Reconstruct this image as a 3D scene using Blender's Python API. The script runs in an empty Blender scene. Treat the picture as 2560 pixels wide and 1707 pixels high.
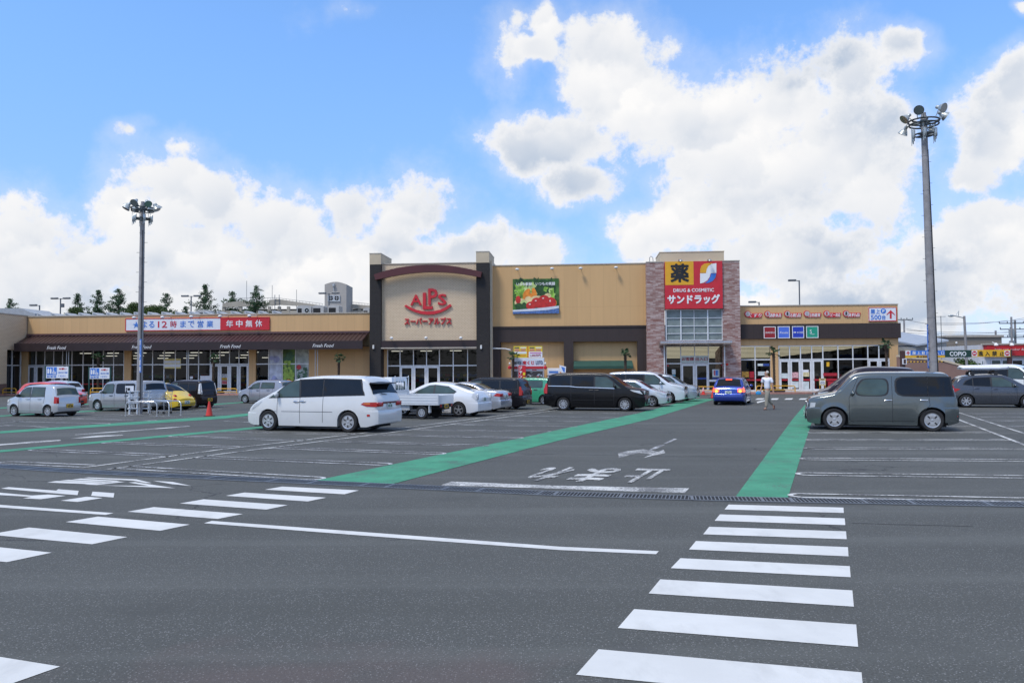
import bpy, bmesh, math, random
from mathutils import Vector, Matrix
R = math.radians
S = bpy.context.scene
C = S.collection
rnd = random.Random(7)

# ------------------------------------------------------------------ camera
EYE = 1.9            # metres above the car park
FPX = 2048.0         # focal length in photo pixels (2560 x 1707 frame)
CAM = Matrix.Rotation(R(90 + 1.972), 3, 'X') @ Matrix.Rotation(-0.005, 3, 'Z')
cam_d = bpy.data.cameras.new('camera')
cam_d.sensor_width = 36.0
cam_d.lens = 36.0 * FPX / 2560.0
cam_d.clip_start = 0.1
cam_d.clip_end = 6000
cam = bpy.data.objects.new('camera', cam_d)
C.objects.link(cam)
cam.matrix_world = Matrix.Translation((0, 0, EYE)) @ CAM.to_4x4()
S.camera = cam


def ray(px, py):
    return CAM @ Vector(((px - 1280) / FPX, (853.5 - py) / FPX, -1.0))


def at(px, py, z=0.0):            # a photo pixel on the plane of height z
    r = ray(px, py)
    t = (z - EYE) / r.z
    return Vector((r.x * t, r.y * t, z))


def atd(px, py, Y):               # a photo pixel at distance Y
    r = ray(px, py)
    t = Y / r.y
    return Vector((r.x * t, Y, EYE + r.z * t))


# ------------------------------------------------------------------ sky, sun, exposure
SUN_EL, SUN_AZ = 60.0, 226.0      # azimuth from north (+Y) clockwise
W = bpy.data.worlds.new('World')
S.world = W
W.use_nodes = True
NT = W.node_tree
NT.nodes.clear()


class NB:
    """tiny node builder"""
    def __init__(s, nt): s.nt = nt

    def n(s, t, **kw):
        o = s.nt.nodes.new(t)
        for k, v in kw.items():
            setattr(o, k, v)
        return o

    def link(s, a, b): s.nt.links.new(a, b)

    def put(s, sock, v):
        if hasattr(v, 'is_output'):
            s.link(v, sock)
        else:
            sock.default_value = v

    def m(s, op, a, b=None, c=None, clamp=False):
        o = s.n('ShaderNodeMath', operation=op, use_clamp=clamp)
        for i, v in enumerate((a, b, c)):
            if v is not None:
                s.put(o.inputs[i], v)
        return o.outputs[0]

    def vm(s, op, a, b=None):
        o = s.n('ShaderNodeVectorMath', operation=op)
        s.put(o.inputs[0], a)
        if b is not None:
            if op == 'SCALE':
                s.put(o.inputs[3], b)
            else:
                s.put(o.inputs[1], b)
        return o.outputs[1] if op in ('LENGTH', 'DOT_PRODUCT', 'DISTANCE') else o.outputs[0]

    def mix(s, f, a, b):
        o = s.n('ShaderNodeMix', data_type='RGBA')
        s.put(o.inputs[0], f)
        s.put(o.inputs[6], a)
        s.put(o.inputs[7], b)
        return o.outputs[2]

    def mapr(s, v, a, b, c, d, smooth=True):
        o = s.n('ShaderNodeMapRange', interpolation_type='SMOOTHSTEP' if smooth else 'LINEAR')
        s.put(o.inputs[0], v)
        for i, x in enumerate((a, b, c, d)):
            s.put(o.inputs[i + 1], x)
        return o.outputs[0]

    def noise(s, vec, scale, detail=2.0, rough=0.5, color=False):
        o = s.n('ShaderNodeTexNoise')
        s.put(o.inputs['Vector'], vec)
        o.inputs['Scale'].default_value = scale
        o.inputs['Detail'].default_value = detail
        o.inputs['Roughness'].default_value = rough
        return o.outputs[1] if color else o.outputs[0]


def sky():
    b = NB(NT)
    tc = b.n('ShaderNodeTexCoord').outputs['Generated']
    sep = b.n('ShaderNodeSeparateXYZ')
    b.link(tc, sep.inputs[0])
    y = b.m('MAXIMUM', sep.outputs[1], 0.12)
    u = b.m('DIVIDE', sep.outputs[0], y)
    v = b.m('DIVIDE', sep.outputs[2], y)
    cmb = b.n('ShaderNodeCombineXYZ')
    b.link(u, cmb.inputs[0]); b.link(v, cmb.inputs[1])
    uv = cmb.outputs[0]
    # gentle warp so that outlines never follow the lobes exactly
    wn = b.noise(tc, 9.0, 3.0, 0.55, True)
    warp = b.vm('SCALE', b.vm('SUBTRACT', wn, (0.5, 0.5, 0.5)), 0.055)
    uvw = b.vm('ADD', uv, warp)
    lobes = [  # where the heaps of cloud stand: (x, y, half width, half height) in degrees-like photo units
        (60, 640, 165, 145), (215, 670, 150, 95), (330, 520, 95, 125), (440, 500, 120, 105), (565, 520, 120, 95),
        (690, 590, 115, 95), (480, 660, 260, 120), (720, 670, 240, 105), (895, 540, 85, 90), (1050, 535, 115, 95),
        (1190, 630, 110, 75), (1340, 640, 95, 60), (1000, 660, 250, 95), (640, 745, 620, 70), (1360, 70, 48, 52), (1500, 150, 130, 120),
        (1340, 130, 70, 40), (1590, 250, 165, 140), (1420, 350, 180, 75), (1305, 370, 85, 85), (1450, 455, 115, 60), (1790, 330, 200, 150),
        (1960, 230, 150, 130), (2120, 170, 120, 100), (2250, 130, 85, 55), (1900, 460, 280, 140), (2130, 400, 180, 190), (1740, 545, 190, 80),
        (1620, 570, 65, 75), (1660, 670, 70, 40), (2000, 640, 290, 95), (2340, 690, 290, 120), (2500, 340, 115, 145), (2550, 200, 70, 90),
        (2440, 430, 110, 60), (2500, 560, 160, 110), (1275, 150, 70, 100, .42), (2560, 15, 25, 25), (2100, 775, 560, 75),
        (150, 780, 330, 90), (560, 800, 420, 80), (1100, 740, 330, 60), (1700, 760, 260, 50), (310, 330, 110, 60, .72), (455, 375, 130, 70, .66), (880, 20, 170, 80, .78), (1290, 60, 90, 70, .6), (900, 640, 500, 60, .2)]
    F = None
    for (cx, cy, rx, ry, *sink) in lobes:
        r = ray(cx, cy)
        c = (r.x / r.y, r.z / r.y, 0)
        d = b.vm('SUBTRACT', uvw, c)
        d = b.vm('MULTIPLY', d, (FPX / rx / 1.03, FPX / ry / 1.03, 0))
        l = b.vm('LENGTH', d)
        if sink:
            l = b.m('ADD', l, sink[0])
        F = l if F is None else b.m('SMOOTH_MIN', F, l, 0.28)
    # scattered cloud for the part of the sky behind the photographer
    g = b.mapr(sep.outputs[1], 0.35, 0.62, 1.0, 0.0)
    gz = b.mapr(v, 0.62, 0.95, 0.0, 1.0)
    gen = b.m('MAXIMUM', g, gz)
    back = b.m('ADD', 1.02, b.m('MULTIPLY', b.m('SUBTRACT', b.noise(tc, 2.6, 3.0, 0.5), 0.5), 2.4))
    F = b.m('ADD', b.m('MULTIPLY', F, b.m('SUBTRACT', 1.0, gen)), b.m('MULTIPLY', back, gen))
    n1 = b.noise(tc, 12.0, 10.0, 0.62)
    jit = b.vm('SCALE', b.vm('SUBTRACT', b.noise(tc, 22.0, 4.0, 0.6, True), (0.5,) * 3), 0.055)
    tj = b.vm('ADD', tc, jit)

    def puffs(scale, smooth):
        vo = b.n('ShaderNodeTexVoronoi', feature='SMOOTH_F1')
        b.link(tj, vo.inputs['Vector'])
        vo.inputs['Scale'].default_value = scale
        vo.inputs['Smoothness'].default_value = smooth
        sp = b.n('ShaderNodeSeparateXYZ')
        b.link(b.vm('SUBTRACT', tc, vo.outputs['Position']), sp.inputs[0])
        up = b.m('MULTIPLY', b.m('SUBTRACT', sp.outputs[2], b.m('MULTIPLY', sp.outputs[0], 0.45)), scale)
        return vo.outputs['Distance'], up
    d1, u1 = puffs(8.5, 0.45)
    d2, u2 = puffs(21.0, 0.35)
    D = b.m('ADD', b.m('ADD', F, 0.05), b.m('MULTIPLY', b.m('SUBTRACT', n1, 0.5), 1.55))
    D = b.m('ADD', D, b.m('MULTIPLY', b.m('SUBTRACT', d2, 0.42), 0.40))
    D = b.m('ADD', D, b.m('MULTIPLY', b.m('SUBTRACT', d1, 0.42), 0.30))
    D = b.m('ADD', D, b.m('MULTIPLY', b.m('SUBTRACT', b.noise(tc, 48.0, 7.0, 0.68), 0.5), 0.60))
    dens = b.mapr(D, 1.24, 0.76, 0.0, 1.0)
    wisp = b.mapr(b.m('ADD', F, b.m('MULTIPLY', b.m('SUBTRACT', n1, 0.5), 2.4)), 1.7, 0.7, 0.0, 0.30)
    dens = b.m('MAXIMUM', dens, wisp)
    # every heap is white on its upper side and grey-blue below
    base = b.noise(b.vm('MULTIPLY', tc, (1.0, 1.0, 1.7)), 3.6, 4.0, 0.5)
    inner = b.mapr(D, 0.95, 0.30, 0.0, 1.0)
    grey = b.m('MULTIPLY', b.mapr(base, 0.46, 0.66, 0.0, 1.0), inner)
    relief = b.m('ADD', b.m('MULTIPLY', u1, 0.34), b.m('MULTIPLY', u2, 0.17))
    relief = b.m('MULTIPLY', relief, b.m('ADD', 0.35, b.m('MULTIPLY', inner, 0.65)))
    shade = b.m('SUBTRACT', b.m('ADD', 0.80, b.m('MULTIPLY', relief, 1.25)), b.m('MULTIPLY', grey, 0.60), clamp=True)
    shade = b.m('ADD', shade, b.m('MULTIPLY', b.m('SUBTRACT', n1, 0.5), -0.30), clamp=True)
    ccol = b.mix(shade, (0.50, 0.59, 0.73, 1), (1.0, 0.99, 0.985, 1))
    sk = b.n('ShaderNodeTexSky', sky_type='NISHITA')
    sk.sun_disc = False
    sk.sun_elevation = R(SUN_EL)
    sk.sun_rotation = R(SUN_AZ)
    sk.altitude = 60
    sk.air_density = 1.0
    sk.dust_density = 0.6
    sk.ozone_density = 1.4
    tint = b.n('ShaderNodeMix', data_type='RGBA', blend_type='MULTIPLY')
    tint.inputs[0].default_value = 1.0
    b.link(sk.outputs[0], tint.inputs[6])
    b.link(b.mix(b.mapr(sep.outputs[2], 0.02, 0.42, 0.0, 1.0), SKY_LOW, SKY_HIGH), tint.inputs[7])
    bg1 = b.n('ShaderNodeBackground')
    b.link(tint.outputs[2], bg1.inputs[0]); bg1.inputs[1].default_value = 0.112
    bg2 = b.n('ShaderNodeBackground')
    b.link(ccol, bg2.inputs[0]); bg2.inputs[1].default_value = 0.83
    mx = b.n('ShaderNodeMixShader')
    b.link(dens, mx.inputs[0]); b.link(bg1.outputs[0], mx.inputs[1]); b.link(bg2.outputs[0], mx.inputs[2])
    out = b.n('ShaderNodeOutputWorld')
    b.link(mx.outputs[0], out.inputs[0])


SKY_LOW, SKY_HIGH = (0.86, 0.98, 1.50, 1), (1.22, 1.60, 1.98, 1)
sky()
sun_d = bpy.data.lights.new('sun', 'SUN')
sun_d.energy = 2.4
sun_d.angle = R(12)
sun_d.color = (1.0, 0.94, 0.85)
sun = bpy.data.objects.new('sun', sun_d)
C.objects.link(sun)
sd = Vector((math.sin(R(SUN_AZ)) * math.cos(R(SUN_EL)), math.cos(R(SUN_AZ)) * math.cos(R(SUN_EL)), math.sin(R(SUN_EL))))
sun.rotation_euler = sd.to_track_quat('Z', 'Y').to_euler()
sun.location = sd * 100
S.view_settings.view_transform = 'Standard'
S.view_settings.look = 'None'
S.view_settings.exposure = 0.25
S.view_settings.gamma = 1.0
S.render.film_transparent = False
try:
    S.cycles.max_bounces = 6
    S.cycles.transparent_max_bounces = 12
    S.cycles.use_denoising = True
    S.cycles.caustics_reflective = False
    S.cycles.caustics_refractive = False
except Exception:
    pass

# ------------------------------------------------------------------ materials
_M = {}


def mat(name, col, rough=0.6, metal=0.0, coat=0.0, var=0.08, scale=3.0, bump=0.0, spec=0.5, emit=0.0, fine=0.0):
    if name in _M:
        return _M[name]
    m = bpy.data.materials.new(name)
    m.use_nodes = True
    b = NB(m.node_tree)
    p = m.node_tree.nodes['Principled BSDF']
    tc = b.n('ShaderNodeTexCoord').outputs['Object']
    n = b.noise(tc, scale, 5.0, 0.6)
    c = Vector(col[:3])
    colr = b.mix(b.mapr(n, 0.3, 0.7, 0, 1), (*(c * (1 - var)), 1), (*(c * (1 + var)), 1))
    if fine:
        f = b.noise(tc, scale * 22, 3.0, 0.6)
        colr = b.mix(b.mapr(f, 0.35, 0.65, 0, fine), colr, (*(c * 0.55), 1))
    b.link(colr, p.inputs['Base Color'])
    p.inputs['Metallic'].default_value = metal
    b.link(b.m('ADD', rough, b.m('MULTIPLY', b.m('SUBTRACT', n, 0.5), min(0.2, rough * 0.5))), p.inputs['Roughness'])
    p.inputs['Specular IOR Level'].default_value = spec
    p.inputs['Coat Weight'].default_value = coat
    p.inputs['Coat Roughness'].default_value = 0.04
    if bump:
        bp = b.n('ShaderNodeBump')
        bp.inputs['Strength'].default_value = bump
        bp.inputs['Distance'].default_value = 0.02
        b.link(b.noise(tc, scale * 8, 4.0, 0.6), bp.inputs['Height'])
        b.link(bp.outputs[0], p.inputs['Normal'])
    if emit:
        p.inputs['Emission Color'].default_value = (*col[:3], 1)
        p.inputs['Emission Strength'].default_value = emit
    _M[name] = m
    return m


def paint(name, col, metal=0.0, rough=0.24):
    return mat('paint ' + name, col, rough=rough, metal=metal, coat=0.85 if max(col) > .05 else .22, spec=0.5 if max(col) > .05 else .22, var=0.035, scale=1.3)


def glass_mat(name, tint, refl=0.55, rough=0.02, opaque=None):
    """window glass: tinted see-through plus fresnel reflection"""
    if name in _M:
        return _M[name]
    m = bpy.data.materials.new(name)
    m.use_nodes = True
    nt = m.node_tree
    nt.nodes.clear()
    b = NB(nt)
    fr = b.n('ShaderNodeFresnel')
    fr.inputs[0].default_value = 1.5
    tc = b.n('ShaderNodeTexCoord').outputs['Object']
    bp = b.n('ShaderNodeBump')
    bp.inputs['Strength'].default_value = 0.06
    bp.inputs['Distance'].default_value = 0.05
    b.link(b.noise(tc, 0.7, 2.0), bp.inputs['Height'])
    gl = b.n('ShaderNodeBsdfGlossy')
    gl.inputs['Roughness'].default_value = rough
    gl.inputs['Color'].default_value = (0.95, 0.97, 1, 1)
    b.link(bp.outputs[0], gl.inputs['Normal'])
    if opaque is None:
        under = b.n('ShaderNodeBsdfTransparent')
        under.inputs[0].default_value = (*tint, 1)
    else:
        under = b.n('ShaderNodeBsdfDiffuse')
        nn = b.noise(tc, 2.2, 2.0)
        b.link(b.mix(nn, (*[x * 0.45 for x in opaque], 1), (*[x * 1.5 for x in opaque], 1)), under.inputs[0])
    mx = b.n('ShaderNodeMixShader')
    b.link(b.m('MULTIPLY', fr.outputs[0], refl * 2.0, clamp=True), mx.inputs[0])
    b.link(under.outputs[0], mx.inputs[1])
    b.link(gl.outputs[0], mx.inputs[2])
    o = b.n('ShaderNodeOutputMaterial')
    b.link(mx.outputs[0], o.inputs[0])
    _M[name] = m
    return m


# ------------------------------------------------------------------ mesh builder
class MB:
    def __init__(s):
        s.v, s.f, s.m = [], [], []

    def add(s, vs, fs, mi=0):
        o = len(s.v)
        s.v += [tuple(p) for p in vs]
        for f in fs:
            s.f.append(tuple(i + o for i in f))
            s.m.append(mi)

    def quad(s, a, b, c, d, mi=0):
        s.add((a, b, c, d), ((0, 1, 2, 3),), mi)

    def poly(s, pts, mi=0):
        s.add(pts, (tuple(range(len(pts))),), mi)

    def box(s, x0, x1, y0, y1, z0, z1, mi=0, bev=0.0):
        if bev:
            return s.bbox(x0, x1, y0, y1, z0, z1, mi, bev)
        vs = [(x, y, z) for z in (z0, z1) for y in (y0, y1) for x in (x0, x1)]
        s.add(vs, ((0, 2, 3, 1), (4, 5, 7, 6), (0, 1, 5, 4), (2, 6, 7, 3), (0, 4, 6, 2), (1, 3, 7, 5)), mi)

    def bbox(s, x0, x1, y0, y1, z0, z1, mi, b):
        def ring(z, i):
            return [(x0 + b + i, y0 + i, z), (x1 - b - i, y0 + i, z), (x1 - i, y0 + b + i, z), (x1 - i, y1 - b - i, z), (x1 - b - i, y1 - i, z), (x0 + b + i, y1 - i, z), (x0 + i, y1 - b - i, z), (x0 + i, y0 + b + i, z)]
        s.loft([ring(z0, b * 0.7), ring(z0 + b, 0), ring(z1 - b, 0), ring(z1, b * 0.7)], mi, True, True)

    def loft(s, rings, mi=0, closed=True, caps=False):
        n = len(rings[0])
        vs = [p for r in rings for p in r]
        fs = []
        for k in range(len(rings) - 1):
            for i in range(n if closed else n - 1):
                j = (i + 1) % n
                fs.append((k * n + i, k * n + j, (k + 1) * n + j, (k + 1) * n + i))
        if caps:
            fs.append(tuple(range(n - 1, -1, -1)))
            fs.append(tuple(range((len(rings) - 1) * n, len(rings) * n)))
        s.add(vs, fs, mi)

    def tube(s, pts, r, n=8, mi=0, caps=True, flat=1.0):
        pts = [Vector(p) for p in pts]
        rs = r if isinstance(r, (list, tuple)) else [r] * len(pts)
        rings = []
        up = None
        for i, p in enumerate(pts):
            d = (pts[min(i + 1, len(pts) - 1)] - pts[max(i - 1, 0)])
            if d.length < 1e-9:
                d = Vector((0, 0, 1))
            d.normalize()
            if up is None:
                up = Vector((0, 0, 1)) if abs(d.z) < 0.9 else Vector((0, 1, 0))
            a = d.cross(up)
            if a.length < 1e-6:
                a = d.orthogonal()
            a.normalize()
            bb = a.cross(d).normalized()
            up = bb
            rings.append([p + (a * math.cos(2 * math.pi * k / n) + bb * math.sin(2 * math.pi * k / n) * flat) * rs[i] for k in range(n)])
        s.loft(rings, mi, True, caps)

    def lathe(s, prof, c=(0, 0, 0), n=20, mi=0, axis='Z', caps=False):
        rings = []
        for (r, h) in prof:
            ring = []
            for k in range(n):
                a = 2 * math.pi * k / n
                x, y = r * math.cos(a), r * math.sin(a)
                p = {'Z': (x, y, h), 'Y': (x, h, y), 'X': (h, x, y)}[axis]
                ring.append((p[0] + c[0], p[1] + c[1], p[2] + c[2]))
            rings.append(ring)
        s.loft(rings, mi, True, caps)

    def ell(s, c, rad, n=12, k=8, mi=0):
        prof = [(max(1e-4, math.sin(math.pi * i / k)), -math.cos(math.pi * i / k)) for i in range(k + 1)]
        rings = [[(c[0] + rad[0] * r * math.cos(2 * math.pi * j / n), c[1] + rad[1] * r * math.sin(2 * math.pi * j / n), c[2] + rad[2] * h) for j in range(n)] for r, h in prof]
        s.loft(rings, mi, True, True)

    def prism(s, poly, y0, y1, mi=0, plane='xz'):
        f = (lambda a, b, d: (a, d, b)) if plane == 'xz' else ((lambda a, b, d: (a, b, d)) if plane == 'xy' else (lambda a, b, d: (d, a, b)))
        s.loft([[f(a, b, y0) for a, b in poly], [f(a, b, y1) for a, b in poly]], mi, True, True)

    def text(s, body, fn, mi=0, bold=0.0, shear=0.0, depth=1.0, sep=False):
        vs, fs, (gw, gh) = glyphs(body, 0.0, shear, depth > 0)
        if bold <= 0:
            return s.add([fn(*p) for p in vs], fs, mi)
        # heavier strokes: the same letters laid down again a hair's breadth apart
        bx, by = bold / (gw + 2 * bold), bold / (gh + 2 * bold)
        k = 0
        for dx, dy in ((0, 0), (-1, 0), (1, 0), (0, -1), (0, 1), (-.7, -.7), (.7, .7), (-.7, .7), (.7, -.7)):
            s.add([fn(bx + u * (1 - 2 * bx) + dx * bx, by + v * (1 - 2 * by) + dy * by, w * (1 + 0.03 * k)) for u, v, w in vs], fs, mi)
            k += 1

    def build(s, name, mats, parent=None, off=(0, 0, 0), smooth=None, recalc=True):
        me = bpy.data.meshes.new(name)
        o = Vector(off)
        me.from_pydata([tuple(Vector(p) - o) for p in s.v], [], s.f)
        if not isinstance(mats, (list, tuple)):
            mats = [mats]
        for m in mats:
            me.materials.append(m)
        me.polygons.foreach_set('material_index', s.m)
        if recalc:
            bm = bmesh.new()
            bm.from_mesh(me)
            bmesh.ops.recalc_face_normals(bm, faces=bm.faces)
            bm.to_mesh(me)
            bm.free()
        if smooth is not None:
            me.shade_smooth()
            me.set_sharp_from_angle(angle=R(smooth))
        me.update()
        ob = bpy.data.objects.new(name, me)
        C.objects.link(ob)
        if parent is not None:
            ob.parent = parent
        return ob


_G = {}


def glyphs(body, bold, shear, solid=True):
    """letter shapes in a unit box: u right, v up, w out"""
    key = (body, bold, shear, solid)
    if key not in _G:
        cu = bpy.data.curves.new('lettering', 'FONT')
        cu.body = body
        cu.size = 1.0
        cu.offset = bold
        cu.shear = shear
        cu.resolution_u = 2
        cu.extrude = 0.05 if solid else 0.0
        cu.space_line = 0.95
        ob = bpy.data.objects.new('lettering', cu)
        C.objects.link(ob)
        dg = bpy.context.evaluated_depsgraph_get()
        me = bpy.data.meshes.new_from_object(ob.evaluated_get(dg))
        vs = [tuple(v.co) for v in me.vertices]
        fs = [tuple(p.vertices) for p in me.polygons]
        bpy.data.objects.remove(ob)
        bpy.data.curves.remove(cu)
        bpy.data.meshes.remove(me)
        if vs:
            x0, x1 = min(v[0] for v in vs), max(v[0] for v in vs)
            y0, y1 = min(v[1] for v in vs), max(v[1] for v in vs)
            z0, z1 = min(v[2] for v in vs), max(v[2] for v in vs)
            vs = [((v[0] - x0) / max(1e-6, x1 - x0), (v[1] - y0) / max(1e-6, y1 - y0), (v[2] - z0) / max(1e-6, z1 - z0) if solid else 1.0) for v in vs]
        _G[key] = (vs, fs, (x1 - x0, y1 - y0) if vs else (1, 1))
    return _G[key]


def tag(o, label=None, cat=None, group=None, kind=None):
    if label: o['label'] = label
    if cat: o['category'] = cat
    if group: o['group'] = group
    if kind: o['kind'] = kind
    return o


def thing(name, label, cat, loc=(0, 0, 0), rz=0.0, group=None):
    o = bpy.data.objects.new(name, None)
    o.empty_display_size = 0.2
    C.objects.link(o)
    o.location = loc
    o.rotation_euler = (0, 0, rz)
    return tag(o, label, cat, group)


def copy_tree(o, parent=None):
    c = o.copy()
    C.objects.link(c)
    if parent is not None:
        c.parent = parent
    for ch in [x for x in C.objects if x.parent == o]:
        copy_tree(ch, c)
    return c
# ------------------------------------------------------------------ ground
def asphalt_mat():
    m = bpy.data.materials.new('asphalt')
    m.use_nodes = True
    b = NB(m.node_tree)
    p = m.node_tree.nodes['Principled BSDF']
    tc = b.n('ShaderNodeTexCoord').outputs['Object']
    big = b.noise(tc, 0.16, 4.0, 0.6)
    mid = b.noise(b.vm('MULTIPLY', tc, (1.0, 0.35, 1.0)), 0.9, 4.0, 0.6)
    fine = b.noise(tc, 55.0, 3.0, 0.7)
    col = b.mix(b.mapr(big, 0.3, 0.7, 0, 1), (0.086, 0.090, 0.085, 1), (0.105, 0.109, 0.103, 1))
    col = b.mix(b.mapr(mid, 0.45, 0.75, 0, 0.30), col, (0.076, 0.078, 0.071, 1))
    col = b.mix(b.mapr(fine, 0.33, 0.67, 0, 0.75), col, (0.050, 0.051, 0.048, 1))
    vo = b.n('ShaderNodeTexVoronoi')
    b.link(tc, vo.inputs['Vector'])
    vo.inputs['Scale'].default_value = 75.0
    stone = b.m('MULTIPLY', b.m('GREATER_THAN', b.n_sep(vo.outputs['Color']), 0.84), b.m('LESS_THAN', vo.outputs['Distance'], 0.42))
    col = b.mix(b.m('MULTIPLY', stone, 0.5), col, (0.30, 0.30, 0.30, 1))
    # reddish worn tarmac lower left of the crossing
    sep = b.n('ShaderNodeSeparateXYZ')
    b.link(tc, sep.inputs[0])
    dx = b.m('ADD', sep.outputs[0], 1.2)
    dy = b.m('SUBTRACT', sep.outputs[1], 4.6)
    d = b.m('SQRT', b.m('ADD', b.m('POWER', b.m('MULTIPLY', dx, 0.55), 2), b.m('POWER', dy, 2)))
    red = b.m('MULTIPLY', b.mapr(b.m('ADD', d, b.m('MULTIPLY', b.noise(tc, 1.6, 4.0), 1.8)), 1.3, 2.3, 0.45, 0.0), 1.0)
    col = b.mix(red, col, (0.115, 0.085, 0.082, 1))
    # oil spots
    sp = b.n('ShaderNodeTexVoronoi')
    b.link(b.vm('ADD', tc, b.vm('SCALE', b.noise(tc, 3.0, 2.0, 0.5, True), 0.3)), sp.inputs['Vector'])
    sp.inputs['Scale'].default_value = 0.40
    col = b.mix(b.mapr(sp.outputs['Distance'], 0.03, 0.13, 0.75, 0.0), col, (0.05, 0.05, 0.052, 1))
    # tyre-polished bands along the driving direction, and a few hairline cracks
    bands = b.noise(b.vm('MULTIPLY', tc, (0.035, 0.85, 1.0)), 1.0, 3.0, 0.55)
    col = b.mix(b.mapr(bands, 0.50, 0.68, 0, 0.38), col, (0.127, 0.132, 0.125, 1))
    col = b.mix(b.mapr(bands, 0.46, 0.30, 0, 0.40), col, (0.066, 0.068, 0.062, 1))
    blot = b.noise(tc, 0.55, 6.0, 0.65)
    col = b.mix(b.mapr(blot, 0.54, 0.70, 0, 0.45), col, (0.064, 0.066, 0.063, 1))
    ck = b.n('ShaderNodeTexVoronoi', feature='DISTANCE_TO_EDGE')
    b.link(b.vm('ADD', tc, b.vm('SCALE', b.noise(tc, 1.3, 5.0, 0.6, True), 0.9)), ck.inputs['Vector'])
    ck.inputs['Scale'].default_value = 0.17
    crack = b.m('MULTIPLY', b.m('LESS_THAN', ck.outputs['Distance'], 0.0022), b.m('GREATER_THAN', b.noise(tc, 0.21, 2.0), 0.52))
    col = b.mix(b.m('MULTIPLY', crack, 0.7), col, (0.03, 0.03, 0.032, 1))
    b.link(col, p.inputs['Base Color'])
    p.inputs['Roughness'].default_value = 0.86
    p.inputs['Specular IOR Level'].default_value = 0.25
    bp = b.n('ShaderNodeBump')
    bp.inputs['Strength'].default_value = 0.5
    bp.inputs['Distance'].default_value = 0.006
    b.link(b.noise(tc, 70.0, 3.0, 0.7), bp.inputs['Height'])
    b.link(bp.outputs[0], p.inputs['Normal'])
    return m


def _n_sep(self, col):
    o = self.n('ShaderNodeSeparateColor')
    self.link(col, o.inputs[0])
    return o.outputs[0]


NB.n_sep = _n_sep


def road_paint(name, col, wear=0.0, var=0.06):
    m = bpy.data.materials.new(name)
    m.use_nodes = True
    b = NB(m.node_tree)
    p = m.node_tree.nodes['Principled BSDF']
    tc = b.n('ShaderNodeTexCoord').outputs['Object']
    n = b.noise(tc, 1.4, 5.0, 0.6)
    c = Vector(col)
    cc = b.mix(b.mapr(n, 0.3, 0.7, 0, 1), (*(c * (1 - var)), 1), (*(c * (1 + var)), 1))
    sm = b.noise(b.vm('MULTIPLY', tc, (1.0, 0.4, 1.0)), 2.6, 6.0, 0.65)
    cc = b.mix(b.mapr(sm, 0.50, 0.72, 0, 0.38), cc, (*(c * 0.66), 1))
    f = b.noise(tc, 60.0, 4.0, 0.7)
    cc = b.mix(b.mapr(f, 0.62, 0.74, 0, 0.45), cc, (*(c * 0.6), 1))
    if wear:
        w = b.m('ADD', b.m('MULTIPLY', b.noise(tc, 24.0, 5.0, 0.75), 0.7), b.m('MULTIPLY', b.noise(tc, 1.1, 3.0, 0.6), 0.45))
        cc = b.mix(b.mapr(w, 0.66 - 0.16 * wear, 0.72 - 0.10 * wear, 0, 0.9), cc, (0.088, 0.089, 0.092, 1))
    b.link(cc, p.inputs['Base Color'])
    p.inputs['Roughness'].default_value = 0.75
    p.inputs['Specular IOR Level'].default_value = 0.3
    return m


ASPH = asphalt_mat()
WHITE = road_paint('white road paint', (0.57, 0.575, 0.56), wear=0.0)
WORN = road_paint('worn white road paint', (0.56, 0.565, 0.55), wear=0.85)
FAINT = road_paint('faint white road paint', (0.52, 0.53, 0.54), wear=1.0)
GREEN = road_paint('green road paint', (0.055, 0.245, 0.145), wear=0.18, var=0.14)

g = MB()
xs = [-2500, -300, -60, -20, 0, 20, 60, 300, 2500]
ys = [-60, 0, 8, 20, 40, 80, 300, 2500, 5000]
for i in range(8):
    for j in range(8):
        g.quad((xs[i], ys[j], 0), (xs[i + 1], ys[j], 0), (xs[i + 1], ys[j + 1], 0), (xs[i], ys[j + 1], 0))
tag(g.build('ground', ASPH, recalc=False), 'dark grey asphalt of the wide car park', None, None, 'structure')


def flat(name, pts, m, z=0.004, kind='structure', group=None):
    """painted sheet from photo pixels lying on the asphalt"""
    b_ = MB()
    b_.poly([at(x, y, z) for x, y in pts])
    o = b_.build(name, m, recalc=False)
    me = o.data
    if me.polygons[0].normal.z < 0:
        me.flip_normals()
    return tag(o, None, None, group, kind)


def zr(pts, k, ox, oy):
    return [(ox + x / k, oy + y / k) for x, y in pts]


for q in ([(1102, 158), (1852, 178), (1854, 213), (1075, 190)], [(1045, 222), (1860, 248), (1864, 292), (1010, 264)],
          [(975, 303), (1869, 333), (1873, 384), (935, 352)], [(888, 396), (1881, 436), (1885, 496), (843, 451)],
          [(787, 508), (1893, 560), (1899, 632), (724, 573)], [(655, 646), (1910, 718), (1920, 824), (579, 738)],
          [(484, 840), (1935, 941), (1948, 1086), (378, 963)], [(252, 1102), (1970, 1253), (1990, 1452), (105, 1268)]):
    flat('crosswalk_stripe', zr(q, 2.6133, 1400, 1200), WHITE, group='crosswalk stripes right')
for q in ([(1845, 93), (2345, 118), (2250, 143), (1730, 113)], [(1597, 132), (2132, 165), (2010, 190), (1475, 153)],
          [(1330, 176), (1880, 214), (1740, 243), (1175, 203)], [(1005, 227), (1587, 272), (1422, 304), (832, 257)],
          [(640, 289), (1240, 341), (1047, 381), (428, 324)], [(190, 360), (833, 422), (602, 469), (-75, 406)],
          [(-330, 455), (337, 524), (45, 586), (-650, 515)], [(-900, 1060), (393, 1267), (-100, 1440), (-1400, 1230)]):
    flat('crosswalk_stripe', zr(q, 2.6133, 0, 1180), WHITE, group='crosswalk stripes left')
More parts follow.
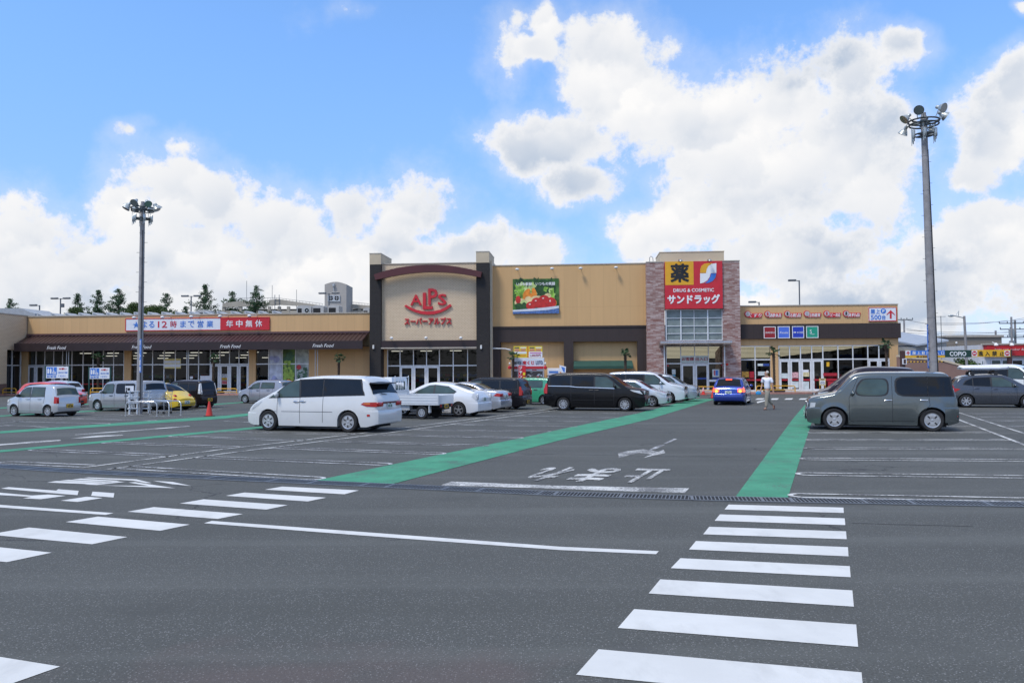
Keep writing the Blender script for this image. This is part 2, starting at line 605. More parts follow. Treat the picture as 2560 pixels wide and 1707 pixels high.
for q in ([(565, 1165), (625, 1132), (810, 1130), (740, 1165)], [(940, 1165), (985, 1132), (1155, 1130), (1105, 1165)],
          [(1275, 1163), (1330, 1132), (1500, 1130), (1455, 1163)], [(1630, 1163), (1680, 1132), (1850, 1130), (1800, 1163)]):
    flat('crosswalk_stripe', zr(q, 9.8, 1830, 880), WHITE, group='crosswalk stripes by the store')
flat('road_arrow', zr([(605, 1215), (800, 1175), (810, 1198), (620, 1250)], 9.8, 1830, 880), WHITE)
flat('road_line', [(530, 1301.3), (900, 1328.5), (1400, 1365.7), (1646.8, 1376.8), (1640.3, 1384.4), (1400, 1374), (900, 1337.3), (509.7, 1307)], WHITE)
flat('stop_line', zr([(150, 478), (230, 450), (535, 462), (1000, 480), (1978, 499), (1945, 533), (1500, 520), (880, 498)], 2.94, 1050, 1050), WORN)
flat('stop_line', zr([(-300, 1388), (0, 1408), (1172, 1493), (1090, 1512), (0, 1435), (-300, 1415)], 4.127, 0, 920), WHITE)
# painted words seen from the wrong side
A0, A1, A2, A3 = zr([(1850, 360), (945, 344), (665, 443), (1690, 464)], 2.94, 1050, 1050)
WA = [at(*p, 0.004) for p in (A0, A1, A2, A3)]


def word_map(u, v, w):            # text right = photo left, text up = towards the camera
    p = WA[0].lerp(WA[1], u)
    q = WA[3].lerp(WA[2], u)
    return tuple(p.lerp(q, v)[:2]) + (0.004 + (w - 1) * 0.03,)


for i, ch in enumerate('止まれ'):
    mb = MB()
    u0 = (0.0, 0.37, 0.73)[i]
    mb.text(ch, lambda u, v, w, a=u0: word_map(a + u * 0.27, v, w), bold=0.028, depth=0)
    tag(mb.build('road_lettering', WORN), None, None, 'painted stop word', 'structure')
flat('road_arrow', zr([(1455, 242), (1530, 226), (1640, 214), (1700, 222), (1745, 232), (1790, 218), (1803, 240), (1640, 276), (1705, 250), (1610, 240), (1540, 256), (1462, 276)], 2.94, 1050, 1050), WORN)
flat('road_arrow', zr([(1675, 222), (1745, 186), (1800, 178), (1790, 188), (1700, 222)], 2.94, 1050, 1050), FAINT, 0.0045)
flat('road_arrow', zr([(1790, 170), (1868, 136), (1892, 138), (1815, 172)], 2.94, 1050, 1050), FAINT, 0.0045)
for q in ([(485, 1178), (580, 1162), (1070, 1183), (900, 1194)], [(615, 1160), (700, 1150), (1160, 1172), (1085, 1181)],
          [(745, 1146), (835, 1137), (1235, 1160), (1180, 1170)], [(860, 1131), (915, 1125), (1410, 1146), (1565, 1183), (1505, 1184), (1370, 1158)],
          [(870, 1199), (1195, 1166), (1290, 1172), (1000, 1204)], [(985, 1206), (1540, 1214), (1325, 1178), (1395, 1174), (1805, 1236)],
          [(1575, 1160), (1780, 1172), (1975, 1213), (1780, 1196)], [(10, 1240), (90, 1226), (580, 1262), (600, 1247), (812, 1264), (800, 1308), (570, 1290)],
          [(-60, 1278), (330, 1312), (500, 1302), (680, 1315), (420, 1350), (240, 1340), (320, 1326), (-60, 1304)],
          [(955, 1272), (1180, 1288), (1172, 1332), (940, 1315)], [(625, 1365), (890, 1325), (1060, 1337), (800, 1378)]):
    flat('road_lettering', zr(q, 4.127, 0, 920), WHITE, group='painted word left')
for q in ([(-20, 784), (140, 773), (340, 753), (620, 738), (630, 748), (400, 766), (200, 780), (-20, 797)], [(730, 726), (1000, 696), (1260, 685), (1275, 692), (960, 714)],
          [(770, 684), (1950, 594), (1962, 600), (785, 691)]):
    flat('road_lettering', zr(q, 4.127, 0, 920), WORN, group='painted marks in the left lane')

GS = [[(782, 1202), (1113, 1133), (1304, 1094), (1400, 1073), (1590, 1034), (1735, 997), (1789, 997), (1780, 999.5), (1625, 1047), (1400, 1100), (974, 1211)],
      [(1839, 1241), (1982, 1047), (2026, 995), (2054, 995), (2028, 1059), (1980, 1210), (1970, 1242.5)],
      [(-60, 1081), (0, 1077.5), (560, 1038.7), (640, 1031), (700, 1025), (700, 1031), (640, 1036.5), (560, 1046), (0, 1083), (-60, 1087)],
      [(-60, 1131), (0, 1124.7), (560, 1074), (712, 1060), (712, 1064.5), (600, 1075.5), (560, 1079), (0, 1130), (-60, 1136)],
      [(-60, 1043), (0, 1038), (220, 1026), (500, 1012), (612, 1004), (612, 1006), (500, 1014.5), (220, 1029), (0, 1041), (-60, 1046)],
      [(-60, 1021), (0, 1018.3), (240, 1008), (430, 1000), (430, 1001.5), (240, 1009.8), (0, 1021), (-60, 1024)]]
for q in GS:
    flat('green_stripe', q, GREEN, 0.006)


def line(name, pts, w, m, z=0.008, group=None):
    P = [at(x, y, z) for x, y in pts]
    mb = MB()
    L_, R_ = [], []
    for i, p in enumerate(P):
        d = P[min(i + 1, len(P) - 1)] - P[max(i - 1, 0)]
        n = Vector((-d.y, d.x, 0)).normalized() * w / 2
        L_.append(p + n); R_.append(p - n)
    for i in range(len(P) - 1):
        mb.quad(R_[i], R_[i + 1], L_[i + 1], L_[i])
    return tag(mb.build(name, m), None, None, group, 'structure')


def bay(a, b_, gap=0.36, w=0.085, m=None, ends=(True, False), z=0.008):
    """double white bay line with a rounded nose"""
    A, B = at(*a, z), at(*b_, z)
    d = (B - A).normalized()
    n = Vector((-d.y, d.x, 0))
    r = gap / 2
    c = []
    c += [B + n * r, A + d * (r if ends[0] else 0) + n * r]
    if ends[0]:
        for k in range(1, 8):
            t = math.pi * k / 8
            c.append(A + d * r + n * (r * math.cos(t)) - d * (r * math.sin(t)))
    c += [A + d * (r if ends[0] else 0) - n * r, B - n * r]
    mb = MB()
    Ls, Rs = [], []
    for i, p in enumerate(c):
        t = (c[min(i + 1, len(c) - 1)] - c[max(i - 1, 0)]).normalized()
        nn = Vector((-t.y, t.x, 0)) * w / 2
        Ls.append(p + nn); Rs.append(p - nn)
    for i in range(len(c) - 1):
        mb.quad(Rs[i], Rs[i + 1], Ls[i + 1], Ls[i])
    tag(mb.build('parking_line', m or FAINT), None, None, 'parking bay lines', 'structure')


for a, b_ in (((1976, 1237), (2600, 1249)), ((1994, 1183.7), (2600, 1191.6)), ((2003, 1146), (2600, 1150.4)), ((2012, 1120), (2600, 1121.2)),
              ((2017, 1099), (2522, 1098.6)), ((2022, 1081), (2476, 1080)), ((2029, 1066.6), (2443, 1065))):
    bay(a, b_, m=WORN)
for a, b_ in (((2424, 1033.8), (2600, 1033.5)), ((2446, 1042), (2600, 1042)), ((2483, 1052.3), (2600, 1051)), ((2513, 1065.5), (2600, 1065))):
    bay(b_, a, m=FAINT, ends=(False, False))
line('parking_line', [(2384.5, 1027), (2560, 1082.6), (2640, 1108)], 0.10, WORN)
line('parking_line', [(2384.5, 1044), (2560, 1111), (2640, 1142)], 0.10, WORN)
line('parking_line', [(201, 1169), (560, 1122), (893, 1083.7), (1056, 1062.6), (1239.5, 1039.5), (1399, 1019)], 0.10, WORN)
line('parking_line', [(264, 1173), (560, 1133), (940, 1085.4), (1141, 1058.5), (1324, 1034.5), (1420, 1021)], 0.10, WORN)
for a, b_ in (((974, 1160), (497, 1141.5)), ((1110, 1133.7), (682, 1118)), ((1219, 1113.6), (821, 1102)), ((1306, 1094), (940, 1086)),
              ((1375, 1078), (1039, 1074)), ((1442, 1066), (1141, 1061)), ((1500, 1054), (1205, 1050)), ((1545, 1044), (1290, 1039)), ((1590, 1034), (1400, 1031))):
    bay(a, b_)
bay((805, 1196), (303, 1167))
for a, b_ in (((0, 1155), (218, 1164)), ((82, 1123.5), (441, 1139)), ((262, 1106), (590, 1117)), ((429, 1089.6), (768, 1100.7)), ((540, 1078), (889, 1085))):
    bay(a, b_)
line('parking_line', [(-40, 1060), (0, 1057), (310, 1037.5), (560, 1024)], 0.09, FAINT)
line('parking_line', [(-40, 1053.5), (0, 1051), (310, 1034), (560, 1021)], 0.09, FAINT)
for a, b_ in (((140, 1068), (0, 1063)), ((271, 1059), (24, 1053)), ((388, 1051), (184, 1046)), ((470, 1043), (310, 1037)), ((232, 1031), (60, 1028)), ((330, 1023), (200, 1019)), ((560, 1017), (400, 1013))):
    bay(a, b_, gap=0.3)
for q in (((1950, 1004), (1985, 1004)), ((560, 1052), (760, 1062)), ((600, 1043), (750, 1050))):
    line('parking_line', q, 0.09, FAINT)

SEAM = mat('asphalt seam', (0.035, 0.035, 0.037), 0.9, var=.2)
line('asphalt_seam', zr([(740, 247), (1100, 252), (1460, 258), (1800, 266), (2352, 268)], 2.94, 1050, 1050), 0.03, SEAM, 0.003)
line('asphalt_seam', zr([(1905, 280), (2060, 283), (2200, 288), (2352, 291), (2700, 300)], 2.6133, 1400, 1200), 0.018, SEAM, 0.003)

# ------------------------------------------------------------------ trench drain with its gratings
GALV = mat('galvanised steel', (0.19, 0.205, 0.22), 0.45, 0.6, var=0.15, scale=5)
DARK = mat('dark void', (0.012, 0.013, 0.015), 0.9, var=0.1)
BLACK = mat('black plastic', (0.018, 0.018, 0.02), 0.5, var=0.15)
dp = [(-900, 1122), (-80, 1160), (0, 1166), (136, 1175.5), (300, 1184.5), (560, 1196.5), (782, 1206.5), (974, 1215.5), (1200, 1226), (1390, 1235), (1730, 1246), (1980, 1251.5), (2280, 1257), (2560, 1262.6), (2640, 1264), (3400, 1276)]
DP = [at(x, y, 0) for x, y in dp]
floor_ = MB(); frame_ = MB()
HW = 0.19
for i in range(len(DP) - 1):
    a, b_ = DP[i], DP[i + 1]
    d = (b_ - a).normalized()
    n = Vector((-d.y, d.x, 0))
    if n.y < 0: n = -n
    zz = Vector((0, 0, 0.010))
    floor_.quad(a - n * HW + zz, b_ - n * HW + zz, b_ + n * HW + zz, a + n * HW + zz)
    for sgn in (-1, 1):
        e0, e1 = a + n * sgn * HW, b_ + n * sgn * HW
        rail = [Vector((0, 0, 0.004)) - n * 0.014, Vector((0, 0, 0.018)) - n * 0.014, Vector((0, 0, 0.018)) + n * 0.014, Vector((0, 0, 0.004)) + n * 0.014]
        frame_.loft([[e0 + q for q in rail], [e1 + q for q in rail]], 0, True, True)
    L_ = (b_ - a).length
    k = 0.0
    while k < L_:
        c = a + d * k
        wd = 0.022 if int(k / 0.055) % 18 == 0 else 0.008
        q = [c - n * HW - d * wd, c - n * HW + d * wd, c + n * HW + d * wd, c + n * HW - d * wd]
        frame_.loft([[p + Vector((0, 0, 0.012)) for p in q], [p + Vector((0, 0, 0.017)) for p in q]], 0, True, True)
        k += 0.055
dr = floor_.build('drain_channel', DARK)
tag(dr, 'long straight steel grating over the trench drain across the car park', None, None, 'structure')
frame_.build('drain_grating', GALV, dr)
# ------------------------------------------------------------------ store front: local frame (s right, -n back, z up)
FYAW = R(-5.0)
FO = Vector((0, 66.0, 0))
FX = Vector((math.cos(FYAW), math.sin(FYAW), 0))
FY = Vector((-math.sin(FYAW), math.cos(FYAW), 0))
FM = Matrix.Translation(FO) @ Matrix.Rotation(FYAW, 4, 'Z')


def F(px, py, n=0.0):
    r = ray(px, py)
    t = (FO.dot(FY) - n) / Vector((r.x, r.y, 0)).dot(FY)
    P = Vector((r.x * t, r.y * t, 0))
    return (P - FO).dot(FX), EYE + r.z * t


def fr(x0, y0, x1, y1, n=0.0):
    """photo rectangle on the plane n metres in front of the facade -> s0, s1, z0, z1"""
    ym, xm = (y0 + y1) / 2, (x0 + x1) / 2
    return F(x0, ym, n)[0], F(x1, ym, n)[0], F(xm, y1, n)[1], F(xm, y0, n)[1]


def fbox(mb, rect, n0, n1, mi=0, bev=0.0):
    mb.box(rect[0], rect[1], -n1, -n0, rect[2], rect[3], mi, bev)


def fthing(name, label, cat, s, n, z, group=None):
    return thing(name, label, cat, FM @ Vector((s, -n, z)), FYAW, group), (s, -n, z)


def ftext(mb, body, rect, n, depth=0.03, mi=0, bold=0.02, shear=0.0, sep=False):
    s0, s1, z0, z1 = rect
    mb.text(body, lambda u, v, w: (s0 + u * (s1 - s0), -(n + w * depth), z0 + v * (z1 - z0)), mi, bold, shear, depth)


def panel_mat(name, col, pitch=0.72, hline=None, dark=0.86):
    m = bpy.data.materials.new(name)
    m.use_nodes = True
    b = NB(m.node_tree)
    p = m.node_tree.nodes['Principled BSDF']
    tc = b.n('ShaderNodeTexCoord').outputs['Object']
    sp = b.n('ShaderNodeSeparateXYZ')
    b.link(tc, sp.inputs[0])
    fx = b.m('FRACT', b.m('DIVIDE', sp.outputs[0], pitch))
    seam = b.m('LESS_THAN', fx, 0.035)
    if hline:
        seam = b.m('MAXIMUM', seam, b.m('LESS_THAN', b.m('ABSOLUTE', b.m('SUBTRACT', sp.outputs[2], hline)), 0.018))
    cell = b.n('ShaderNodeTexWhiteNoise', noise_dimensions='1D')
    b.link(b.m('FLOOR', b.m('DIVIDE', sp.outputs[0], pitch)), cell.inputs['W'])
    streak = b.noise(b.vm('MULTIPLY', tc, (3.0, 3.0, 0.25)), 1.2, 4.0, 0.6)
    c = Vector(col)
    cc = b.mix(b.m('ADD', b.m('MULTIPLY', streak, 0.7), b.m('MULTIPLY', cell.outputs[0], 0.3)), (*(c * 0.90), 1), (*(c * 1.10), 1))
    cc = b.mix(seam, cc, (*(c * dark), 1))
    b.link(cc, p.inputs['Base Color'])
    p.inputs['Roughness'].default_value = 0.65
    bp = b.n('ShaderNodeBump')
    bp.inputs['Strength'].default_value = 0.2
    bp.inputs['Distance'].default_value = 0.01
    b.link(b.m('SUBTRACT', 1.0, seam), bp.inputs['Height'])
    b.link(bp.outputs[0], p.inputs['Normal'])
    return m


def brick_mat(name, c1, c2, mort, bw, bh, ms=0.012, axis='xz', mixn=None, rough=0.8):
    m = bpy.data.materials.new(name)
    m.use_nodes = True
    b = NB(m.node_tree)
    p = m.node_tree.nodes['Principled BSDF']
    tc = b.n('ShaderNodeTexCoord').outputs['Object']
    sp = b.n('ShaderNodeSeparateXYZ')
    b.link(tc, sp.inputs[0])
    cb = b.n('ShaderNodeCombineXYZ')
    b.link(b.m('ADD', sp.outputs[0], sp.outputs[1]), cb.inputs[0])
    b.link(sp.outputs[2], cb.inputs[1])
    br = b.n('ShaderNodeTexBrick')
    b.link(cb.outputs[0], br.inputs['Vector'])
    br.inputs['Color1'].default_value = (*c1, 1)
    br.inputs['Color2'].default_value = (*c2, 1)
    br.inputs['Mortar'].default_value = (*mort, 1)
    br.inputs['Scale'].default_value = 1.0
    br.inputs['Brick Width'].default_value = bw
    br.inputs['Row Height'].default_value = bh
    br.inputs['Mortar Size'].default_value = ms
    col = br.outputs[0]
    if mixn:
        # some stones pale, some dark
        nn = b.noise(b.vm('MULTIPLY', cb.outputs[0], (1.1 / bw, 0.9 / bh, 1.0)), 0.55, 2.0, 0.6)
        col = b.mix(b.mapr(nn, 0.55, 0.66, 0, 0.6), col, (*mixn[0], 1))
        n3 = b.noise(b.vm('ADD', b.vm('MULTIPLY', cb.outputs[0], (1.1 / bw, 0.9 / bh, 1.0)), (31.0, 7.0, 3.0)), 0.5, 2.0, 0.6)
        col = b.mix(b.mapr(n3, 0.56, 0.68, 0, 0.6), col, (*mixn[1], 1))
    n2 = b.noise(tc, 0.5, 3.0)
    col = b.mix(b.mapr(n2, 0.3, 0.75, 0, 0.18), col, (*(Vector(mort) * 0.8), 1))
    b.link(col, p.inputs['Base Color'])
    p.inputs['Roughness'].default_value = rough
    bp = b.n('ShaderNodeBump')
    bp.inputs['Strength'].default_value = 0.5
    bp.inputs['Distance'].default_value = 0.01
    b.link(b.m('SUBTRACT', 1.0, br.outputs[1]), bp.inputs['Height'])
    b.link(bp.outputs[0], p.inputs['Normal'])
    return m


TAN = panel_mat('tan wall panel', (0.60, 0.375, 0.175))
TAN2 = panel_mat('tan wall panel tall', (0.585, 0.365, 0.165), 1.05, hline=6.9, dark=0.91)
BROWN = panel_mat('dark brown panel', (0.034, 0.022, 0.020), 0.95, dark=0.7)
TILE = brick_mat('cream tile', (0.68, 0.53, 0.36), (0.73, 0.58, 0.40), (0.48, 0.36, 0.24), 0.24, 0.105, 0.014)
DTILE = brick_mat('charcoal tile', (0.020, 0.017, 0.017), (0.028, 0.024, 0.023), (0.012, 0.011, 0.011), 0.24, 0.105, 0.012)
STONE = brick_mat('split brick', (0.24, 0.095, 0.075), (0.52, 0.40, 0.37), (0.24, 0.18, 0.16), 0.42, 0.10, 0.010, mixn=((0.50, 0.41, 0.38), (0.22, 0.10, 0.08)))
BEIGE = mat('beige render', (0.53, 0.44, 0.31), 0.8, var=0.06, scale=0.8)
CREAMED = mat('cream edge', (0.62, 0.52, 0.38), 0.7, var=0.06)
ARCHM = mat('burgundy metal', (0.085, 0.018, 0.020), 0.5, var=0.12, scale=1)
AWN = mat('maroon awning metal', (0.032, 0.013, 0.014), 0.45, var=0.15, scale=1.5)
VAL = mat('dark valance', (0.024, 0.012, 0.013), 0.5, var=0.15, scale=1)
CAP = mat('parapet cap', (0.45, 0.40, 0.33), 0.5, 0.2, var=0.1)
ALU = mat('aluminium frame', (0.70, 0.72, 0.74), 0.4, 0.1, var=0.08)
GREYW = mat('grey roof sheet', (0.36, 0.37, 0.38), 0.6, var=0.12)
REDL = mat('red sign', (0.55, 0.018, 0.030), 0.4, var=0.06)
BOARDW = mat('white board', (0.72, 0.74, 0.78), 0.45, var=0.03)
BLUEL = mat('blue lettering', (0.045, 0.18, 0.58), 0.45, var=0.05)
WHITEL = mat('white lettering', (0.78, 0.78, 0.78), 0.5, var=0.03)
YELL = mat('yellow sign', (0.75, 0.42, 0.02), 0.45, var=0.05)
NAVY = mat('navy lettering', (0.02, 0.03, 0.12), 0.5)
INKY = mat('black lettering', (0.012, 0.012, 0.014), 0.5)
LAMPW = mat('white lamp housing', (0.70, 0.70, 0.68), 0.35, var=0.05)
SHOPG = glass_mat('shop glass', (0.50, 0.53, 0.53), 0.26)
FACEG = glass_mat('frosted curtain glass', (0.3, 0.34, 0.34), 0.30, 0.12, opaque=(0.20, 0.24, 0.235))
CONC = mat('pale concrete', (0.36, 0.34, 0.31), 0.85, var=0.14, scale=1.5, fine=0.25)
TUBE = mat('ceiling light tube', (1.0, 0.93, 0.80), 0.5, emit=1.3)

# ------------------------------------------------------------------ pavement with kerb along the front
pv = MB()
s0, s1 = -60, 31
pv.box(s0, s1, -3.2, 0.6, -0.2, 0.12)
kb = MB()
k = s0
while k < s1:
    kb.box(k, min(k + 1.98, s1), -3.38, -3.2, -0.2, 0.14)
    k += 2.0
o = pv.build('pavement', mat('pavement slabs', (0.40, 0.33, 0.28), 0.85, var=0.15, scale=2))
o.matrix_world = FM
tag(o, 'pale raised pavement along the store front', None, None, 'structure')
o = kb.build('kerb', mat('reddish kerb', (0.40, 0.20, 0.16), 0.8, var=0.2, scale=2))
o.matrix_world = FM
tag(o, 'reddish kerb edge in front of the stores', None, None, 'structure')

# ------------------------------------------------------------------ supermarket
SUP, _ = fthing('supermarket_building', 'long tan supermarket with maroon awning and tall cream tiled entrance tower', 'building', 0, 0, 0)
zc = F(500, 785)[1] - 0.09
sL, sA = F(70, 835)[0], F(924, 835)[0]
zh = F(500, 869)[1]          # window head behind the awning
zb_ = 0.12
mb = MB()
mb.box(sL, sA, 0, 0.35, zh, zc)
mb.build('wall', TAN, SUP)
mb = MB()
mb.box(sL - 0.02, sA, -0.06, 0.45, zc, zc + 0.09)
mb.build('parapet_cap', CAP, SUP)


def pillar(parent, x0, x1, m, z1=None, n0=-0.35, n1=0.0, name='pillar', yb=None):
    a, b_ = F(x0, 930)[0], F(x1, 930)[0]
    q = MB()
    q.box(a, b_, -n1, -n0, zb_, zh if z1 is None else z1)
    return q.build(name, m, parent)


pillar(SUP, 53, 69.5, TAN)
pillar(SUP, 310, 327, TAN)
pillar(SUP, 622, 639, TAN)
pillar(SUP, 772, 924, TAN)


def window_bay(parent, mull, zt, ztr, zbot, n=-0.12, doors=(), fw=0.07, panes=True, glass=None, yref=900, trans_h=0.09, label=None):
    ss = [F(x, yref, n)[0] for x in mull]
    fm = MB()
    d0, d1 = -n - 0.05, -n + 0.05
    for i, s in enumerate(ss):
        fm.box(s - fw / 2, s + fw / 2, d0, d1, zbot, zt)
    for i in range(len(ss) - 1):
        a, b_ = ss[i] + fw / 2, ss[i + 1] - fw / 2
        fm.box(a, b_, d0 + 0.004, d1 - 0.004, zt - 0.08, zt)
        fm.box(a, b_, d0 + 0.004, d1 - 0.004, ztr - trans_h / 2, ztr + trans_h / 2)
        if i not in doors:
            fm.box(a, b_, d0 + 0.004, d1 - 0.004, zbot, zbot + 0.10)
    w = fm.build('window', ALU, parent)
    if panes:
        for i in range(len(ss) - 1):
            a, b_ = ss[i] + fw / 2, ss[i + 1] - fw / 2
            p = MB()
            p.quad((a, -n, ztr), (b_, -n, ztr), (b_, -n, zt), (a, -n, zt))
            if i not in doors:
                p.quad((a, -n, zbot), (b_, -n, zbot), (b_, -n, ztr), (a, -n, ztr))
            p.build('pane', glass or SHOPG, w, recalc=False)
    for i in doors:
        a, b_ = ss[i] + fw / 2 + 0.015, ss[i + 1] - fw / 2 - 0.015
        q = MB()
        zt2 = ztr - trans_h / 2 - 0.02
        st = 0.11
        q.box(a, a + st, d0 - 0.02, d1 - 0.02, zbot + 0.01, zt2)
        q.box(b_ - st, b_, d0 - 0.02, d1 - 0.02, zbot + 0.01, zt2)
        q.box(a + st, b_ - st, d0 - 0.018, d1 - 0.022, zt2 - 0.12, zt2)
        q.box(a + st, b_ - st, d0 - 0.018, d1 - 0.022, zbot + 0.01, zbot + 0.16)
        dd = q.build('door', ALU, parent)
        p = MB()
        p.quad((a + st, -n - 0.03, zbot + 0.16), (b_ - st, -n - 0.03, zbot + 0.16), (b_ - st, -n - 0.03, zt2 - 0.12), (a + st, -n - 0.03, zt2 - 0.12))
        p.build('pane', glass or SHOPG, dd, recalc=False)
    return w, ss


ztr = F(450, 911)[1]
z4 = lambda L_, k, o: [o + x / k for x in L_]
w1, ss1 = window_bay(SUP, z4([260, 333, 413, 495, 577, 663, 765, 857, 950, 1045, 1140], 3.672, 0), zh, ztr, zb_, doors=(0, 1, 2, 3))
w2, ss2 = window_bay(SUP, z4([1200, 1300, 1403, 1508, 1612, 1720, 1825, 1932, 2020, 2108, 2195, 2285], 3.672, 0), zh, ztr, zb_, doors=(7, 8, 9, 10))
w3, ss3 = window_bay(SUP, z4([292, 412, 537, 658, 782], 3.672, 560), zh, ztr, zb_)

# printed films inside three panes of the third bay: plums, grapes and leaves
film_cols = [mat('film lilac', (0.52, 0.56, 0.66), 0.6, var=0.25, scale=1.5), mat('film green', (0.10, 0.20, 0.05), 0.6, var=0.6, scale=1.2),
             mat('film pale leaf', (0.42, 0.48, 0.46), 0.6, var=0.3, scale=2.0), mat('film grape', (0.28, 0.42, 0.06), 0.4, var=0.3, scale=4),
             mat('film orange', (0.75, 0.34, 0.03), 0.4, var=0.2), mat('film violet', (0.33, 0.36, 0.58), 0.5, var=0.3, scale=3),
             mat('film dark leaf', (0.05, 0.13, 0.07), 0.5, var=0.4, scale=5), mat('film red', (0.50, 0.04, 0.05), 0.5)]


def blob(mb, s, z, r, n, mi, k=14, sx=1.0, sz=1.0, rot=0.0, jag=0.0):
    pts = []
    for i in range(k):
        a = 2 * math.pi * i / k
        q = r * (1 + rnd.uniform(-jag, jag))
        x, y = q * sx * math.cos(a), q * sz * math.sin(a)
        pts.append((s + x * math.cos(rot) - y * math.sin(rot), -n, z + x * math.sin(rot) + y * math.cos(rot)))
    mb.poly(pts, mi)


for i, kind in ((1, 0), (2, 1), (3, 2)):
    q = MB()
    a, b_ = ss3[i] + 0.06, ss3[i + 1] - 0.06
    q.box(a, b_, 0.100, 0.106, zb_ + 0.15, zh - 0.12, kind)
    n_ = -0.098
    clip = lambda s_, r_: min(max(s_, a + r_), b_ - r_)
    if kind == 0:
        for z_ in (2.9, 1.2, 0.75):
            for j in range(4):
                n_ += 0.002
                r_ = rnd.uniform(0.12, 0.28)
                blob(q, clip(rnd.uniform(a, b_), r_), z_ + rnd.uniform(-.2, .2), r_, n_, 5)
    elif kind == 1:
        for j in range(7):
            n_ += 0.002
            blob(q, clip(rnd.uniform(a, b_), .35), rnd.uniform(2.6, 3.5), 0.33, n_, 6, 9, 1, 0.5, rnd.uniform(0, 3), 0.3)
        for j in range(34):
            n_ += 0.002
            blob(q, clip(a + (b_ - a) * (0.5 + rnd.uniform(-.4, .4)), .14), rnd.uniform(1.2, 2.7), 0.14, n_, 3, 12)
        for j in range(3):
            n_ += 0.002
            blob(q, clip(a + (b_ - a) * (0.2 + 0.3 * j), .26), 0.85 + 0.1 * (j % 2), 0.26, n_, 4)
    else:
        for j in range(46):
            n_ += 0.002
            blob(q, clip(rnd.uniform(a, b_), .2), rnd.uniform(0.5, 2.1), 0.15, n_, 6, 7, 1, 0.45, rnd.uniform(0, 3), 0.35)
        blob(q, a + .25, 2.2, 0.2, n_ + 0.002, 7)
    q.build('window_film', film_cols, w3)

# small notices stuck on the doors
for (x0, y0, x1, y1, cols) in ((2030, 1155, 2085, 1190, (BOARDW,)), (2028, 1190, 2085, 1212, (YELL,)), (2028, 1212, 2085, 1252, (BOARDW, REDL)), (1833, 1172, 1920, 1212, (BOARDW,)), (1500, 1015, 1655, 1105, (mat('pale yellow poster', (0.72, 0.60, 0.22), 0.6), BOARDW)), (1738, 1178, 1765, 1200, (BOARDW,))):
    r_ = fr(x0 / 3.672, 620 + y0 / 3.672, x1 / 3.672, 620 + y1 / 3.672, 0)
    q = MB()
    fbox(q, r_, -0.10, -0.09, 0)
    if len(cols) > 1:
        h_ = r_[3] - r_[2]
        fbox(q, (r_[0] + 0.04, r_[1] - 0.04, r_[2] + h_ * 0.15, r_[2] + h_ * 0.4), -0.09, -0.086, 1)
        fbox(q, (r_[0] + 0.04, r_[1] - 0.04, r_[2] + h_ * 0.55, r_[2] + h_ * 0.8), -0.09, -0.086, 1)
    q.build('notice', list(cols), w2)
# red safety line on the glass
q = MB()
for (x0, x1) in ((663, 1140), (1200, 1825)):
    r_ = fr(x0 / 3.672, 958.5, x1 / 3.672, 961, 0)
    q.box(r_[0], r_[1], 0.105, 0.108, r_[2], r_[3])
q.build('glass_stripe', mat('red glass stripe', (0.35, 0.012, 0.02), 0.5), w2)

# dark side window in the return wall + tiled wing on the left
sW = F(69, 830)[0] - 0.02
ztw = F(69, 790.5)[1]
mb = MB()
mb.box(sW - 9, sW - 0.05, -11, -2.35, 0.95, ztw)
mb.box(sW - 9, sW - 0.05, -2.35, 0.4, 3.75, ztw)
mb.build('wall', TILE, SUP).name = 'tiled_wall'
mb = MB()
mb.box(sW - 9, sW - 0.03, -11.02, -2.33, 0.0, 0.95)
mb.build('plinth', brick_mat('brown plinth tile', (0.20, 0.12, 0.10), (0.24, 0.15, 0.12), (0.13, 0.08, 0.07), 0.24, 0.105, 0.014), SUP)
mb = MB()
mb.box(sW - 9.05, sW + 0.0, -11.05, 0.45, ztw, ztw + 0.08)
mb.build('parapet_cap', CAP, SUP)
mb = MB()
mb.box(sW - 1.0, sW - 0.5, -2.3, 0.3, 0.1, 3.75, 0)
for yy in (-2.3, -1.2, -0.15):
    mb.box(sW - 0.5, sW - 0.42, yy - 0.04, yy + 0.04, 0.1, 3.75, 1)
mb.box(sW - 0.5, sW - 0.42, -2.26, -0.11, ztr - 0.04, ztr + 0.04, 1)
mb.build('side_window', [glass_mat('dark side glass', (0.1, 0.1, 0.1), 0.4, opaque=(0.012, 0.013, 0.015)), ALU], SUP)

# awning: ribbed roof, valance, hipped left end
AN = 2.1
zt_a = F(500, 836)[1]
zt_f, zb_f = F(500, 857, AN)[1], F(500, 875, AN)[1]
sAL = F(36, 868, AN)[0]
sAR = sA
mb = MB()
pitch = 0.36
nr = int((sAR - sL) / pitch)
prof = ((0, 0), (0.10, 0), (0.16, 0.055), (0.24, 0.055), (0.30, 0))
top, bot = [], []
for i in range(nr + 1):
    for dx, dz in prof:
        s_ = sL + (i + dx / 0.36) * (sAR - sL) / (nr + 1)
        top.append((s_, -0.02, zt_a - 0.03 + dz))
        bot.append((sAL + (s_ - sL) * (sAR - sAL) / (sAR - sL), -AN, zt_f + dz))
mb.loft([bot, top], 0, closed=False)
mb.poly([(sAL, -AN, zt_f), (sL, -0.02, zt_a), (sL - 0.25, 0.0, zt_f)], 0)
aw = mb.build('awning', AWN, SUP)
mb = MB()
mb.box(sAL, sAR, -AN - 0.05, -AN, zb_f, zt_f + 0.07)
mb.box(sAL, sAL + 0.05, -AN, -0.02, zb_f, zt_f)
mb.box(sAL + 0.05, sAR, -AN + 0.003, -0.02, zb_f + 0.25, zb_f + 0.29)
mb.build('valance', VAL, aw)
